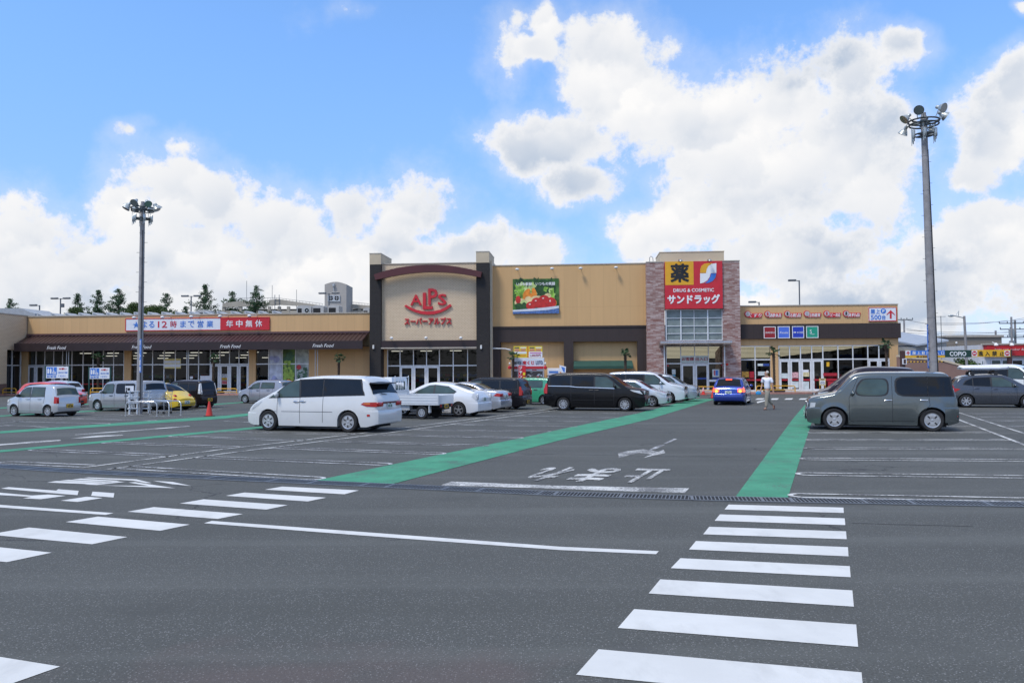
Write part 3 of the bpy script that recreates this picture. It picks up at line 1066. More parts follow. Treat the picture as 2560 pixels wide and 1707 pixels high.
mb = MB()
mb.box(sL, sAR, -0.16, 0, zt_a, zt_a + 0.17)
mb.build('flashing', mat('awning flashing', (0.095, 0.048, 0.048), 0.45, var=0.1), aw)
for (x0, x1, y0, y1) in ((435, 612, 900, 930), (1213, 1395, 893, 923), (2022, 2215, 887, 917)):
    r_ = fr(x0 / 3.672, 620 + y0 / 3.672, x1 / 3.672, 620 + y1 / 3.672, AN)
    q = MB()
    ftext(q, 'Fresh Food', r_, AN + 0.05, 0.02, 0, -0.004, 0.35)
    q.build('awning_lettering', WHITEL, aw)
r_ = fr(560 + 815 / 3.672, 620 + 880 / 3.672, 560 + 1012 / 3.672, 620 + 910 / 3.672, AN)
q = MB()
ftext(q, 'Fresh Food', r_, AN + 0.05, 0.02, 0, -0.004, 0.35)
q.build('awning_lettering', WHITEL, aw)
# paired downpipes that carry the awning
for x in (166, 171.5, 467, 471.5, 788, 794):
    s_ = F(x, 920, 1.7)[0]
    q = MB()
    q.tube([(s_, -1.7, zb_), (s_, -1.7, zb_f + 0.3)], 0.035, 10)
    for z_ in (1.0, 2.4):
        q.lathe([(0.035, z_), (0.05, z_), (0.05, z_ + 0.05), (0.035, z_ + 0.05)], (s_, -1.7, 0), 10)
    q.build('downpipe', mat('steel post', (0.42, 0.42, 0.42), 0.4, 0.5), SUP, smooth=40)

# entrance tower
TN = 1.15
s_pl0, s_pl1 = F(924, 800, TN)[0], F(952, 800, TN)[0]
s_pr0, s_pr1 = F(1191, 800, TN)[0], F(1223, 800, TN)[0]
zPd, zPt = F(1073, 659, TN)[1], F(1073, 632.5, TN)[1]
zTt = F(1073, 659.5, TN - .35)[1]
zTb, zBb = F(1073, 851, TN - .3)[1], F(1073, 868, TN - .2)[1]
for a, b_ in ((s_pl0, s_pl1), (s_pr0, s_pr1)):
    mb = MB()
    mb.box(a, b_, -TN, 2.5, 0.1, zPd, 0)
    t_ = mb.build('tower_pillar', DTILE, SUP)
    mb = MB()
    mb.box(a - 0.01, b_ + 0.01, -TN - 0.01, 2.5, zPd + 0.002, zPt, 0)
    mb.box(a - 0.03, b_ + 0.03, -TN - 0.03, 2.52, zPt, zPt + 0.07, 1)
    mb.build('pillar_head', [BEIGE, CAP], t_)
mb = MB()
mb.box(s_pr1 + 0.002, s_pr1 + 0.17, -0.6, 2.3, 0.12, zTt + 0.2)
mb.build('side_return', CREAMED, SUP)
mb = MB()
mb.box(s_pl1, s_pr0, -(TN - .35), 0.4, zTb, zTt)
tw = mb.build('tower_wall', TILE, SUP)
mb = MB()
mb.box(s_pl1, s_pr0, -(TN - .30), 0.42, zTt, zTt + 0.07)
mb.build('parapet_cap', CAP, tw)
mb = MB()
mb.box(s_pl1, s_pr0, -(TN - .05), 0.4, zBb, zTb - 0.003)
mb.build('beam', VAL, SUP)
mb = MB()
mb.box(s_pl1, s_pr0, -(TN - .02), 0.38, zBb - 0.09, zBb - 0.003)
mb.build('soffit', CAP, SUP)
zz = lambda pts, n: [F(900 + x / 6.533, 630 + y / 6.533, n) for x, y in pts]
up = zz([(225, 368), (330, 332), (460, 295), (600, 262), (750, 237), (900, 221), (1050, 211), (1170, 209), (1300, 212), (1450, 223), (1580, 240), (1700, 262), (1850, 292), (1990, 325)], TN + .35)
lo = zz([(1970, 415), (1850, 390), (1700, 363), (1580, 347), (1450, 335), (1300, 327), (1170, 325), (1050, 329), (900, 341), (750, 357), (640, 374), (500, 400), (380, 427), (252, 456)], TN + .35)
mb = MB()
mb.loft([[(s_, -TN - .38, z_) for s_, z_ in up], [(s_, -TN + .02, z_) for s_, z_ in up]], 0, False)
lo_r = lo[::-1]
mb.loft([[(s_, -TN - .38, z_) for s_, z_ in lo_r], [(s_, -TN + .02, z_) for s_, z_ in lo_r]], 0, False)
mb.loft([[(s_, -TN - .38, z_) for s_, z_ in up], [(s_, -TN - .38, z_) for s_, z_ in lo_r]], 0, False)
mb.loft([[(s_, -TN + .02, z_) for s_, z_ in up], [(s_, -TN + .02, z_) for s_, z_ in lo_r]], 0, False)
for e in (0, -1):
    u_, l_ = up[e], lo_r[e]
    mb.quad((u_[0], -TN - .38, u_[1]), (l_[0], -TN - .38, l_[1]), (l_[0], -TN + .02, l_[1]), (u_[0], -TN + .02, u_[1]))
mb.build('arch_band', ARCHM, SUP)
mb = MB()
for x0, x1 in ((955, 968.5),):
    a, b_ = F(x0, 930)[0], F(x1, 930)[0]
    mb.box(a, b_, -0.1, 0.3, zb_, zBb - 0.09)
mb.build('pillar', TAN, SUP)
window_bay(SUP, z4([1503, 1617, 1740, 1860, 1978, 2105, 2237, 2325], 3.672, 560), zBb - 0.09, F(1070, 914)[1], zb_, n=0.05, doors=(1, 2, 3))
for i, (x, y) in enumerate(((1545, 828), (1860, 826), (2178, 826))):
    s_, z_ = F(560 + x / 3.672, 620 + y / 3.672, TN)
    q = MB()
    q.ell((s_, -TN - .25, z_), (0.14, 0.14, 0.12))
    q.tube([(s_, -TN - .2, z_ - .1), (s_, -TN + .1, zTb)], 0.025, 6)
    q.build('wall_lamp', LAMPW, SUP, smooth=50)
for px in (924 + 12, 1205):
    s_, z_ = F(px - 2, 867.5, TN)
    q = MB()
    q.box(s_ - .07, s_ + .07, -TN - .12, -TN, z_ - .15, z_ + .15, 0, 0.02)
    q.build('wall_lamp', LAMPW, SUP)

# middle section with recessed bays
zMt = F(1420, 662.5)[1]
zMb = F(1420, 815.5)[1]
zMr = F(1420, 854)[1]
sM0, sM1 = F(1223.5, 740)[0], F(1619, 740)[0]
mb = MB()
mb.box(sM0, sM1, 0, 0.4, zMb, zMt)
mb.build('wall', TAN2, SUP)
mb = MB()
mb.box(sM0, sM1, -0.04, 0.45, zMt, zMt + 0.08)
mb.build('parapet_cap', CAP, SUP)
mb = MB()
mb.box(sM0, sM1, -0.06, 0.4, zMr, zMb - 0.003)
mb.box(sM0, sM1, -0.12, -0.061, zMb - 0.12, zMb + 0.02)
mb.build('brown_band', BROWN, SUP)
for x0, x1 in ((1227, 1251.6), (1410, 1434), (1594, 1619)):
    pillar(SUP, x0, x1, BROWN, zMr - 0.002, -0.4, 0.06)
mb = MB()
mb.box(F(1251.6, 900)[0], sM1 - .3, 0.55, 0.8, zb_, zMr + 0.3)
mb.build('recessed_wall', TAN, SUP)
for x, y in ((525, 197), (845, 190), (1107, 187), (1432, 180)):
    s_, z_ = F(1150 + x / 3.672, 620 + y / 3.672, 0.35)
    q = MB()
    q.ell((s_, -0.42, z_), (0.16, 0.16, 0.10))
    q.tube([(s_, -0.35, z_ + .02), (s_, 0.0, z_ + .06)], 0.025, 6)
    q.build('wall_lamp', LAMPW, SUP, smooth=50)
mb = MB()
a, b_ = F(1434, 915, 1.3)[0], F(1583, 915, 1.3)[0]
zq0, zq1 = F(1500, 922, 1.3)[1], F(1500, 908.7, 1.3)[1]
mb.loft([[(a, -1.3, zq0), (b_, -1.3, zq0)], [(a, -1.3, zq0 + .22), (b_, -1.3, zq0 + .22)], [(a, -0.1, zq1 + .2), (b_, -0.1, zq1 + .2)], [(a, 0.54, zq1 + .25), (b_, 0.54, zq1 + .25)]], 0, False)
for e in (a, b_):
    mb.poly([(e, -1.3, zq0), (e, -1.3, zq0 + .22), (e, 0.5, zq1 + .2), (e, 0.5, zq0)])
mb.build('green_awning', mat('dark green canvas', (0.018, 0.065, 0.048), 0.8, var=0.15, scale=2), SUP)
mb = MB()
mb.tube([F_ for F_ in ((F(1224, 871)[0], -0.5, F(1224, 871)[1]), (F(1265, 872)[0], -0.5, F(1265, 872)[1]), (F(1278, 875)[0], -0.5, F(1278, 875)[1]))], 0.045, 8)
mb.tube([(F(1225, 600)[0], -0.55, 0.2), (F(1225, 600)[0], -0.55, F(1225, 871)[1])], 0.05, 8)
mb.build('downpipe', ALU, SUP, smooth=40)
mb = MB()
mb.box(sW, sA, 0.4, 0.6, zc - 1.0, zc - 0.02)
mb.box(sW, sM1, 28, 28.4, 0, zc)
mb.box(sW, sW + .3, 0.4, 28, 0, zc - .02)
mb.box(sW, sA, 0.6, 28, zc - 0.9, zc - 0.7)
mb.box(sA, sM1, 2.6, 28, zMt - 0.9, zMt - 0.7)
mb.box(sM1 - .3, sM1, 0.4, 28, 0.1, zMt - 0.02)
mb.box(sA, sA + .3, 2.5, 28, zc - .7, zMt - .02)
mb.build('roof', GREYW, SUP)
mb = MB()
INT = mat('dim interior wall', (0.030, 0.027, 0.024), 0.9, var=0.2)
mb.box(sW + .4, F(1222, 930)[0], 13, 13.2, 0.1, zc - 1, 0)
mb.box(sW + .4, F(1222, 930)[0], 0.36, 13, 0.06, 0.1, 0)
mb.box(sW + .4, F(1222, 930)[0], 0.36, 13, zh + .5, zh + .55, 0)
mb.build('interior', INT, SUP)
k = 0
for row, yy in enumerate((2.2, 4.6, 7.2, 10.0)):
    s_ = sL + 0.8 + 0.9 * row
    while s_ < F(1180 if row == 1 else 910, 930)[0] and k < 60:
        q = MB()
        q.box(s_, s_ + 1.0, yy, yy + 0.16, zh - .12 - .20 * row, zh - .07 - .20 * row)
        q.build('ceiling_light', TUBE, SUP)
        k += 1
        s_ += 2.6
goods = [mat('goods red', (0.40, 0.03, 0.03), 0.6, var=0.4, scale=6), mat('goods yellow', (0.55, 0.38, 0.06), 0.6, var=0.4, scale=6), mat('goods white', (0.5, 0.5, 0.48), 0.6, var=0.4, scale=6),
         mat('goods blue', (0.06, 0.14, 0.34), 0.6, var=0.4, scale=6), mat('goods green', (0.08, 0.22, 0.06), 0.6, var=0.4, scale=6), mat('shelf grey', (0.2, 0.2, 0.2), 0.6)]


def shelf(s, y, w, h, label, group, rows=4, dark=False):
    t = thing('store_shelf', label, 'shelf', FM @ Vector((s, y, 0.1)), FYAW, group)
    q = MB()
    for r__ in range(rows + 1):
        q.box(0, w, 0, 0.5, h * r__ / rows, h * r__ / rows + 0.04, 5)
    q.box(0, w, 0.5, 0.54, 0, h, 5)
    q.build('rack', goods, t)
    q = MB()
    for r__ in range(rows):
        x = 0.03
        while x < w - 0.2:
            ww = rnd.uniform(0.12, 0.3)
            q.box(x, min(x + ww, w - .02), 0.05, 0.4, h * r__ / rows + 0.045, h * r__ / rows + rnd.uniform(0.5, 0.85) * h / rows, rnd.randrange(5))
            x += ww + 0.02
    tag(q.build('goods', goods, t), kind='stuff')
    return t


for i, x in enumerate((95, 185, 262, 345, 430, 520, 650, 985, 1070, 1150)):
    shelf(F(x, 930)[0], 1.6 + (i % 3) * 1.7, 2.1, 1.6, 'shelf of coloured goods inside the supermarket, seen through its dark front glass', 'shelves inside the supermarket')

# ------------------------------------------------------------------ drugstore
DRU, _ = fthing('drugstore_building', 'drugstore with split brick entrance tower and low tan wing under a brown band', 'building', 0, 0, 0)
BN = 0.9
sb = [F(x, 740, BN)[0] for x in (1616.5, 1661, 1806, 1850)]
zKt = F(1733, 654.5, BN)[1]
for a, b_ in ((sb[0], sb[1]), (sb[2], sb[3])):
    mb = MB()
    mb.box(a, b_, -BN, 3.0, 0.1, zKt)
    t_ = mb.build('brick_pier', STONE, DRU)
    mb = MB()
    mb.box(a - .02, b_ + .02, -BN - .03, 3.02, zKt, zKt + 0.07)
    mb.build('pier_cap', CAP, t_)
mb = MB()
a, b_, c_, d_ = fr(1649.5, 630.5, 1810, 656, 0.2)
mb.box(a, b_, -0.2, 3.4, zKt - 1.2, d_)
mb.box(a - .03, b_ + .03, -0.23, 3.43, d_, d_ + .06)
mb.build('roof_box', BEIGE, DRU)
r_ = fr(1661, 774, 1806, 851, BN - .2)
zCb = r_[2]
mb = MB()
mb.box(sb[1], sb[2], -(BN - .3), 0.3, r_[3], zKt - 0.02)
mb.build('wall', BEIGE, DRU)
mul = z4([275, 411, 658, 792], 3.672, 1590)
cm = MB()
for x in mul:
    s_ = F(x, 812, BN - .2)[0]
    cm.box(s_ - .045, s_ + .045, -(BN - .12), -(BN - .3), zCb, r_[3])
s_ = F(1590 + 533 / 3.672, 812, BN - .2)[0]
cm.box(s_ - .02, s_ + .02, -(BN - .15), -(BN - .3), zCb, r_[3])
for y in (774.5, 795, 814.7, 833.5, 850.5):
    z_ = F(1733, y, BN - .2)[1]
    cm.box(F(mul[0], 812, BN - .2)[0] + .03, F(mul[-1], 812, BN - .2)[0] - .03, -(BN - .16), -(BN - .3), z_ - .025, z_ + .025)
cw = cm.build('curtain_frame', ALU, DRU)
for i in range(3):
    a, b_ = F(mul[i], 812, BN - .2)[0] + .03, F(mul[i + 1], 812, BN - .2)[0] - .03
    p = MB()
    p.quad((a, -(BN - .22), zCb), (b_, -(BN - .22), zCb), (b_, -(BN - .22), r_[3]), (a, -(BN - .22), r_[3]))
    p.build('pane', FACEG, cw, recalc=False)
# steel canopy
cr = fr(1651, 851.5, 1830, 862.5, 2.1)
hh = cr[3] - cr[2]
mb = MB()
pr = [(-2.1, cr[2] + hh * .25), (-2.2, cr[2] + hh * .5), (-2.2, cr[2] + hh * .8), (-2.1, cr[3]), (-0.6, cr[3]), (-0.6, cr[2] - .05), (-1.6, cr[2])]
mb.loft([[(cr[0], y, z) for y, z in pr], [(cr[1], y, z) for y, z in pr]], 0, True, True)
cn = mb.build('canopy', mat('brushed steel', (0.50, 0.52, 0.55), 0.28, 0.85, var=0.08, scale=1.5), DRU)
for x in (1590 + 262 / 3.672, 1590 + 815 / 3.672):
    s_ = F(x, 930, 1.2)[0]
    q = MB()
    q.tube([(s_, -1.2, zb_), (s_, -1.2, cr[2])], 0.05, 10)
    q.build('canopy_post', ALU, DRU, smooth=40)
zD1 = F(1733, 864.5, 0.3)[1]
zDt = F(1733, 908.5, 0.3)[1]
we, se = window_bay(DRU, z4([278, 412, 540, 665, 800], 3.672, 1590), zD1, zDt, zb_, n=0.3, doors=(1, 2), yref=920)
mb = MB()
mb.box(sb[1], sb[2], -(BN - .35), 0.2, zD1, zCb - .01)
mb.build('lintel', CAP, DRU)
for a, b_ in ((sb[1], se[0] - .035), (se[-1] + .035, sb[2])):
    mb = MB()
    mb.box(a, b_, -0.34, 0.2, zb_, zD1 - .002)
    mb.build('jamb', mat('grey jamb', (0.2, 0.17, 0.15), 0.6), DRU)
# entrance words on two panes
r_ = fr(1590 + 416 / 3.672, 620 + 985 / 3.672, 1590 + 660 / 3.672, 620 + 1050 / 3.672, 0.3)
q = MB()
q.box(se[1] + .05, se[2] - .05, -0.315, -0.31, r_[2], r_[3] - .02, 0)
q.box(se[2] + .05, se[3] - .05, -0.315, -0.31, r_[2], r_[3] - .02, 0)
for (x0, x1, tx) in ((421, 530, 'お客様'), (544, 656, '出入口')):
    ftext(q, tx, fr(1590 + x0 / 3.672, 620 + 1003 / 3.672, 1590 + x1 / 3.672, 620 + 1034 / 3.672, 0.3), 0.318, 0.015, 1, 0.02)
q.build('window_lettering', [mat('pale green film', (0.50, 0.58, 0.55), 0.6), mat('dark red lettering', (0.34, 0.03, 0.04), 0.5)], we)
# stickers and bands on the entrance glass (px in zoom of 1650,850 x10.45)
ze = lambda x0, y0, x1, y1, n=0.3: fr(1650 + x0 / 10.45, 850 + y0 / 10.45, 1650 + x1 / 10.45, 850 + y1 / 10.45, n)
BAND = mat('blue band', (0.02, 0.06, 0.28), 0.5)
PALE = mat('pale poster', (0.55, 0.62, 0.63), 0.6, var=0.15)
for (r_, m_) in ((ze(310, 765, 405, 895), PALE), (ze(310, 910, 400, 955), mat('cyan sticker', (0.05, 0.32, 0.5), 0.5)), (ze(1365, 762, 1552, 965), PALE),
                 (ze(1450, 790, 1510, 925), BLUEL), (ze(1405, 790, 1442, 925), mat('pink print', (0.5, 0.08, 0.12), 0.5)),
                 (ze(935, 980, 1240, 1025), BAND), (ze(1368, 982, 1560, 1020), BAND), (ze(1275, 1030, 1640, 1085), BOARDW), (ze(200, 1040, 545, 1095), BOARDW),
                 (ze(178, 650, 230, 685), REDL), (ze(1590, 640, 1640, 670), REDL), (ze(300, 985, 480, 1015), mat('yellow print', (0.5, 0.42, 0.05), 0.5))):
    q = MB()
    n_ = 0.345 if m_ not in (BLUEL, _M['pink print']) else 0.352
    fbox(q, r_, n_, n_ + 0.004)
    q.build('sticker', m_, we)
q = MB()
s_, z_ = F(1650 + 1752 / 10.45, 850 + 632 / 10.45, BN)
q.lathe([(0.10, 0), (0.10, -.04), (0.05, -.10), (0.001, -.11)], (s_, -BN, z_), 14, axis='Y')
q.build('alarm_lamp', mat('alarm red', (0.5, 0.03, 0.02), 0.3), DRU, smooth=40)
# low wing
s0, s1 = F(1850.5, 790)[0], F(2245, 800)[0]
zRt = F(2048, 764)[1]
zR1, zR2, zR3 = F(2048, 809.3)[1], F(2048, 846.3)[1], F(2048, 862.5)[1]
mb = MB()
mb.box(s0, s1, 0, 0.35, zR1, zRt)
mb.build('wall', TAN, DRU)
mb = MB()
mb.box(s0, s1 + .03, -.05, 0.45, zRt, zRt + .08)
mb.build('parapet_cap', CAP, DRU)
mb = MB()
mb.box(s0, s1 + .12, -0.22, 0.35, zR2, zR1 - .003)
mb.build('brown_band', BROWN, DRU)
mb = MB()
mb.box(s0, s1, 0.02, 0.35, zR3, zR2 - .003)
mb.build('wall', TAN, DRU)
z6 = lambda L_: [1840 + x / 5.6 for x in L_]
zR3c = zR3 - .003
for x0, x1 in ((487, 597), (2160, 2278)):
    a, b_ = z6([x0, x1])
    q = MB()
    q.box(F(a, 930)[0], F(b_, 930)[0], 0.02, 0.35, zb_, zR3c)
    q.build('pillar', TAN, DRU)
zW = F(2048, 898)[1]
wl, sl_ = window_bay(DRU, z6([62, 266, 484]), zR3c, zW, zb_)
wr_, sr_ = window_bay(DRU, z6([600, 750, 903, 1060, 1215, 1427, 1635, 1845, 2000, 2155]), zR3c, zW, zb_, doors=(0, 1, 2, 3, 7, 8))
z6r = lambda x0, y0, x1, y1, n=0.0: fr(1840 + x0 / 5.6, 750 + y0 / 5.6, 1840 + x1 / 5.6, 750 + y1 / 5.6, n)
RB = mat('red window band', (0.38, 0.012, 0.025), 0.5, var=0.1)
PINK = mat('pink poster', (0.60, 0.34, 0.36), 0.6, var=0.35, scale=7)
for (q_, m_, par) in (((140, 1105, 262, 1130), RB, wl), ((275, 1105, 480, 1130), RB, wl), ((85, 1000, 180, 1080), mat('orange poster', (0.55, 0.30, 0.05), 0.6, var=0.5, scale=6), wl), ((190, 1000, 255, 1090), RB, wl),
                      ((310, 1000, 405, 1055), PALE, wl), ((305, 890, 380, 922), PALE, wl), ((382, 890, 470, 922), BAND, wl),
                      ((628, 1025, 728, 1095), PALE, wr_), ((630, 1105, 728, 1128), RB, wr_), ((785, 1010, 878, 1090), PINK, wr_), ((782, 1105, 880, 1128), RB, wr_),
                      ((942, 975, 1020, 1010), BOARDW, wr_), ((942, 1010, 1028, 1070), mat('cream poster', (0.62, 0.55, 0.32), 0.6, var=0.3, scale=6), wr_), ((942, 1105, 1040, 1128), RB, wr_),
                      ((1085, 1105, 1165, 1128), RB, wr_), ((1225, 1100, 1420, 1130), RB, wr_), ((1290, 1140, 1420, 1240), RB, wr_), ((1225, 1020, 1420, 1062), RB, wr_), ((1270, 868, 1310, 930), YELL, wr_), ((790, 1140, 880, 1230), PALE, wr_), ((945, 1140, 1025, 1250), PALE, wr_)):
    q = MB()
    r_ = z6r(*q_, 0.0)
    nn = -0.10 if q_[1] < 1090 and False else -0.05
    fbox(q, r_, nn - .005, nn)
    q.build('window_poster', m_, par)
for (x0, x1) in ((1090, 1165), (1230, 1420), (1440, 1620)):
    q = MB()
    r_ = z6r(x0, 1068, x1, 1268)
    fbox(q, r_, -1.3, -0.75)
    q.build('red_counter', mat('red display', (0.45, 0.02, 0.03), 0.5, var=0.4, scale=5), DRU)
# interior with cream louvred ceiling; its lit look is emission set in the material
mb = MB()
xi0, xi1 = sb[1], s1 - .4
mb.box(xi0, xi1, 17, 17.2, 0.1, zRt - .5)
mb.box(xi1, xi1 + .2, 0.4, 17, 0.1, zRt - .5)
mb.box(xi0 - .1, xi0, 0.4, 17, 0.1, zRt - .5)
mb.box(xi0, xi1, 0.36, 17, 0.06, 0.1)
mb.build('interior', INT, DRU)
mb = MB()
CEIL = mat('glowing cream ceiling', (0.80, 0.70, 0.50), 0.8, emit=0.9)
LOUV = mat('dark louvre', (0.05, 0.045, 0.035), 0.8)
y0_, y1_, zt0, zt1 = 0.8, 5.6, zR3 - .06, F(1960, 893)[1] + .02
xt, xb_ = F(2200, 870)[0], F(1955, 890)[0]
nL = 9
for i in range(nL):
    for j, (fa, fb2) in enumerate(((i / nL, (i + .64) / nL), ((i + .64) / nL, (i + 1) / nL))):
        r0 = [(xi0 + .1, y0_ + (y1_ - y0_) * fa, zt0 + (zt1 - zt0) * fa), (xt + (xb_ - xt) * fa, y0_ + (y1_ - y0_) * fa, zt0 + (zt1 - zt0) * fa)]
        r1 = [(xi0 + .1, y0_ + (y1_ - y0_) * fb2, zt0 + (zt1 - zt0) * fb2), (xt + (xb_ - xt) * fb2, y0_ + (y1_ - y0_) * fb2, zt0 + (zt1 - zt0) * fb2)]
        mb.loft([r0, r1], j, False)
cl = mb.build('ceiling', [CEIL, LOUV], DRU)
for i in range(9):
    shelf(F(1880 + i * 38, 930)[0], 2.4 + (i % 3) * 1.6, 1.7, 1.5, 'shelf of coloured goods inside the drugstore, seen through its front glass', 'shelves inside the drugstore')
mb = MB()
mb.box(s0, s1 - .02, 0.5, 28, zRt - .9, zRt - .7)
mb.box(s1 - .35, s1 - .03, 0.36, 28, 0.1, zRt - .02)
mb.box(s0, s1, 28, 28.3, 0.1, zRt)
mb.build('roof', GREYW, DRU)
q = MB()
s_, z_ = F(1626, 655, 0.2)
q.tube([(s_, 0.5, z_ - .6), (s_, 0.5, z_ + .45), (s_ + .1, 0.5, z_ + .55), (s_ + .25, 0.5, z_ + .45), (s_ + .32, 0.4, z_ - .6)], 0.025, 6)
q.build('roof_hatch_rail', GALV, DRU, smooth=50)

# ------------------------------------------------------------------ wall signs
def board(name, label, cat, rect, n, m, th=0.08, edge=None, group=None):
    t, off = fthing(name, label, cat, (rect[0] + rect[1]) / 2, n, rect[2], group)
    q = MB()
    if edge:
        fbox(q, rect, n, n + th, 0)
        e = 0.05
        for r_ in ((rect[0], rect[0] + e, rect[2], rect[3]), (rect[1] - e, rect[1], rect[2], rect[3]), (rect[0] + e, rect[1] - e, rect[2], rect[2] + e), (rect[0] + e, rect[1] - e, rect[3] - e, rect[3])):
            fbox(q, r_, n + th, n + th + .012, 1)
        q.build('panel', [m, edge], t, off)
    else:
        fbox(q, rect, n, n + th)
        q.build('panel', m, t, off)
    return t, off


# big capital letters with a smile below
LN = TN - .35
t, off = fthing('letter_sign', 'raised red capital letters above a curved smile on the cream tiled tower', 'sign', F(1070, 800, LN)[0], LN, F(1070, 813, LN)[1])
for ch, (x0, x1, y0, y1), b_ in (('A', (828, 1014, 700, 872), 0.018), ('L', (1030, 1192, 665, 938), 0.026), ('P', (1118, 1272, 598, 868), 0.020), ('S', (1275, 1417, 685, 872), 0.022)):
    q = MB()
    ftext(q, ch, fr(900 + x0 / 6.533, 630 + y0 / 6.533, 900 + x1 / 6.533, 630 + y1 / 6.533, LN), LN + .03, 0.10, 0, b_)
    q.build('letter', REDL, t, off)
u_ = zz([(755, 862), (830, 905), (920, 943), (1010, 964), (1110, 972), (1210, 966), (1310, 945), (1400, 905), (1475, 850)], LN)
l_ = zz([(728, 888), (810, 940), (900, 982), (1000, 1012), (1110, 1025), (1220, 1016), (1330, 985), (1420, 940), (1502, 882)], LN)
q = MB()
for y in (-LN - .13, -LN - .03):
    q.loft([[(s_, y, z_) for s_, z_ in u_], [(s_, y, z_) for s_, z_ in l_]], 0, False)
for c_ in (u_, l_):
    q.loft([[(s_, -LN - .13, z_) for s_, z_ in c_], [(s_, -LN - .03, z_) for s_, z_ in c_]], 0, False)
for e in (0, -1):
    q.quad((u_[e][0], -LN - .13, u_[e][1]), (l_[e][0], -LN - .13, l_[e][1]), (l_[e][0], -LN - .03, l_[e][1]), (u_[e][0], -LN - .03, u_[e][1]))
q.build('smile_curve', REDL, t, off)
t, off = fthing('katakana_sign', 'row of small raised red katakana under the smile curve on the tower', 'sign', F(1070, 805, LN)[0], LN, F(1070, 812, LN)[1])
q = MB()
ftext(q, 'スーパーアルプス', fr(900 + 730 / 6.533, 630 + 1070 / 6.533, 900 + 1497 / 6.533, 630 + 1186 / 6.533, LN), LN + .03, 0.08, 0, 0.028)
q.build('letter', REDL, t, off)

# opening hours board
k_ = 3.672
ra = fr(1163 / k_, 620 + 650 / k_, 2027 / k_, 620 + 753 / k_, 0)
rb = fr(2027 / k_, 620 + 650 / k_, 560 + 415 / k_, 620 + 746 / k_, 0)
rb = (ra[1], rb[1], ra[2], ra[3])
t, off = fthing('opening_hours_sign', 'long white and red board with blue Japanese writing above the maroon awning', 'sign', ra[0], 0, ra[2])
q = MB()
fbox(q, ra, 0.0, 0.10, 0)
q.build('white_panel', BOARDW, t, off)
q = MB()
fbox(q, rb, 0.0, 0.10, 0)
q.build('red_panel', REDL, t, off)
q = MB()
for r_ in ((ra[0] - .06, rb[1] + .06, ra[3], ra[3] + .06), (ra[0] - .06, rb[1] + .06, ra[2] - .06, ra[2]), (ra[0] - .06, ra[0], ra[2], ra[3]), (rb[1], rb[1] + .06, ra[2], ra[3])):
    fbox(q, r_, 0.0, 0.12, 0)
q.build('frame', REDL, t, off)
hz = ra[3] - ra[2]


def along(x0, x1, lo=0.22, hi=0.80):
    return (F(x0 / k_, 810)[0], F(x1 / k_, 810)[0], ra[2] + hz * lo, ra[2] + hz * hi)


q = MB()
for tx, x0, x1, mi in (('★', 1226, 1288, 0), ('よ', 1310, 1358, 0), ('る', 1372, 1424, 0), ('12', 1455, 1540, 1), ('時', 1570, 1628, 1), ('ま', 1660, 1712, 0), ('で', 1732, 1790, 0), ('営', 1818, 1874, 0), ('業', 1902, 1962, 0)):
    ftext(q, tx, along(x0, x1), 0.10, 0.012, mi, 0.012)
q.build('lettering', [BLUEL, mat('sign red ink', (0.50, 0.02, 0.05), 0.5)], t, off)
q = MB()
for tx, x0, x1 in (('年', 25, 88), ('中', 115, 175), ('無', 203, 265), ('休', 290, 354)):
    r_ = (F(560 + x0 / k_, 810)[0], F(560 + x1 / k_, 810)[0], ra[2] + hz * .20, ra[2] + hz * .82)
    q = MB()
    ftext(q, tx, r_, 0.10, 0.012, 0, 0.018)
    q.build('kanji', WHITEL, t, off)
for x, y in ((1240, 640), (1500, 637), (1763, 632), (2027, 628), (2297, 625), (560 * k_ + 240, 624)):
    s_, z_ = F(x / k_, 620 + y / k_, 0.6)
    q = MB()
    q.ell((s_, -0.75, z_), (0.17, 0.17, 0.11))
    q.tube([(s_, -0.7, z_ + .03), (s_ + .35, -0.3, z_ + .05), (s_ + .35, 0.0, z_ + .05)], 0.03, 6)
    q.build('wall_lamp', LAMPW, SUP, smooth=50)

# vegetable picture
r_ = fr(1150 + 485 / k_, 620 + 283 / k_, 1150 + 908 / k_, 620 + 603 / k_, 0.05)
t, off = board('vegetable_banner', 'large printed picture of tomatoes, carrots and lettuce on the tan wall', 'banner', r_, 0.02, mat('banner green', (0.05, 0.14, 0.02), 0.5, var=0.5, scale=1.5), 0.05)
pm = [mat('print lettuce', (0.22, 0.42, 0.05), 0.5, var=0.5, scale=4), mat('print dark leaf', (0.02, 0.075, 0.015), 0.5, var=0.4, scale=5), mat('print tomato', (0.50, 0.02, 0.015), 0.4, var=0.25, scale=3),
      mat('print carrot', (0.72, 0.23, 0.02), 0.4, var=0.2), mat('print onion', (0.72, 0.56, 0.28), 0.4, var=0.2), mat('print dish', (0.07, 0.14, 0.34), 0.4, var=0.4, scale=6), mat('print rim', (0.62, 0.66, 0.72), 0.4, var=0.1), mat('print shine', (0.8, 0.6, 0.55), 0.4), mat('print pale lettuce', (0.50, 0.62, 0.22), 0.5, var=0.3, scale=5)]
bx = lambda u: r_[0] + (r_[1] - r_[0]) * u
bz = lambda v: r_[2] + (r_[3] - r_[2]) * v
q = MB()
n_ = 0.071
hB = r_[3] - r_[2]
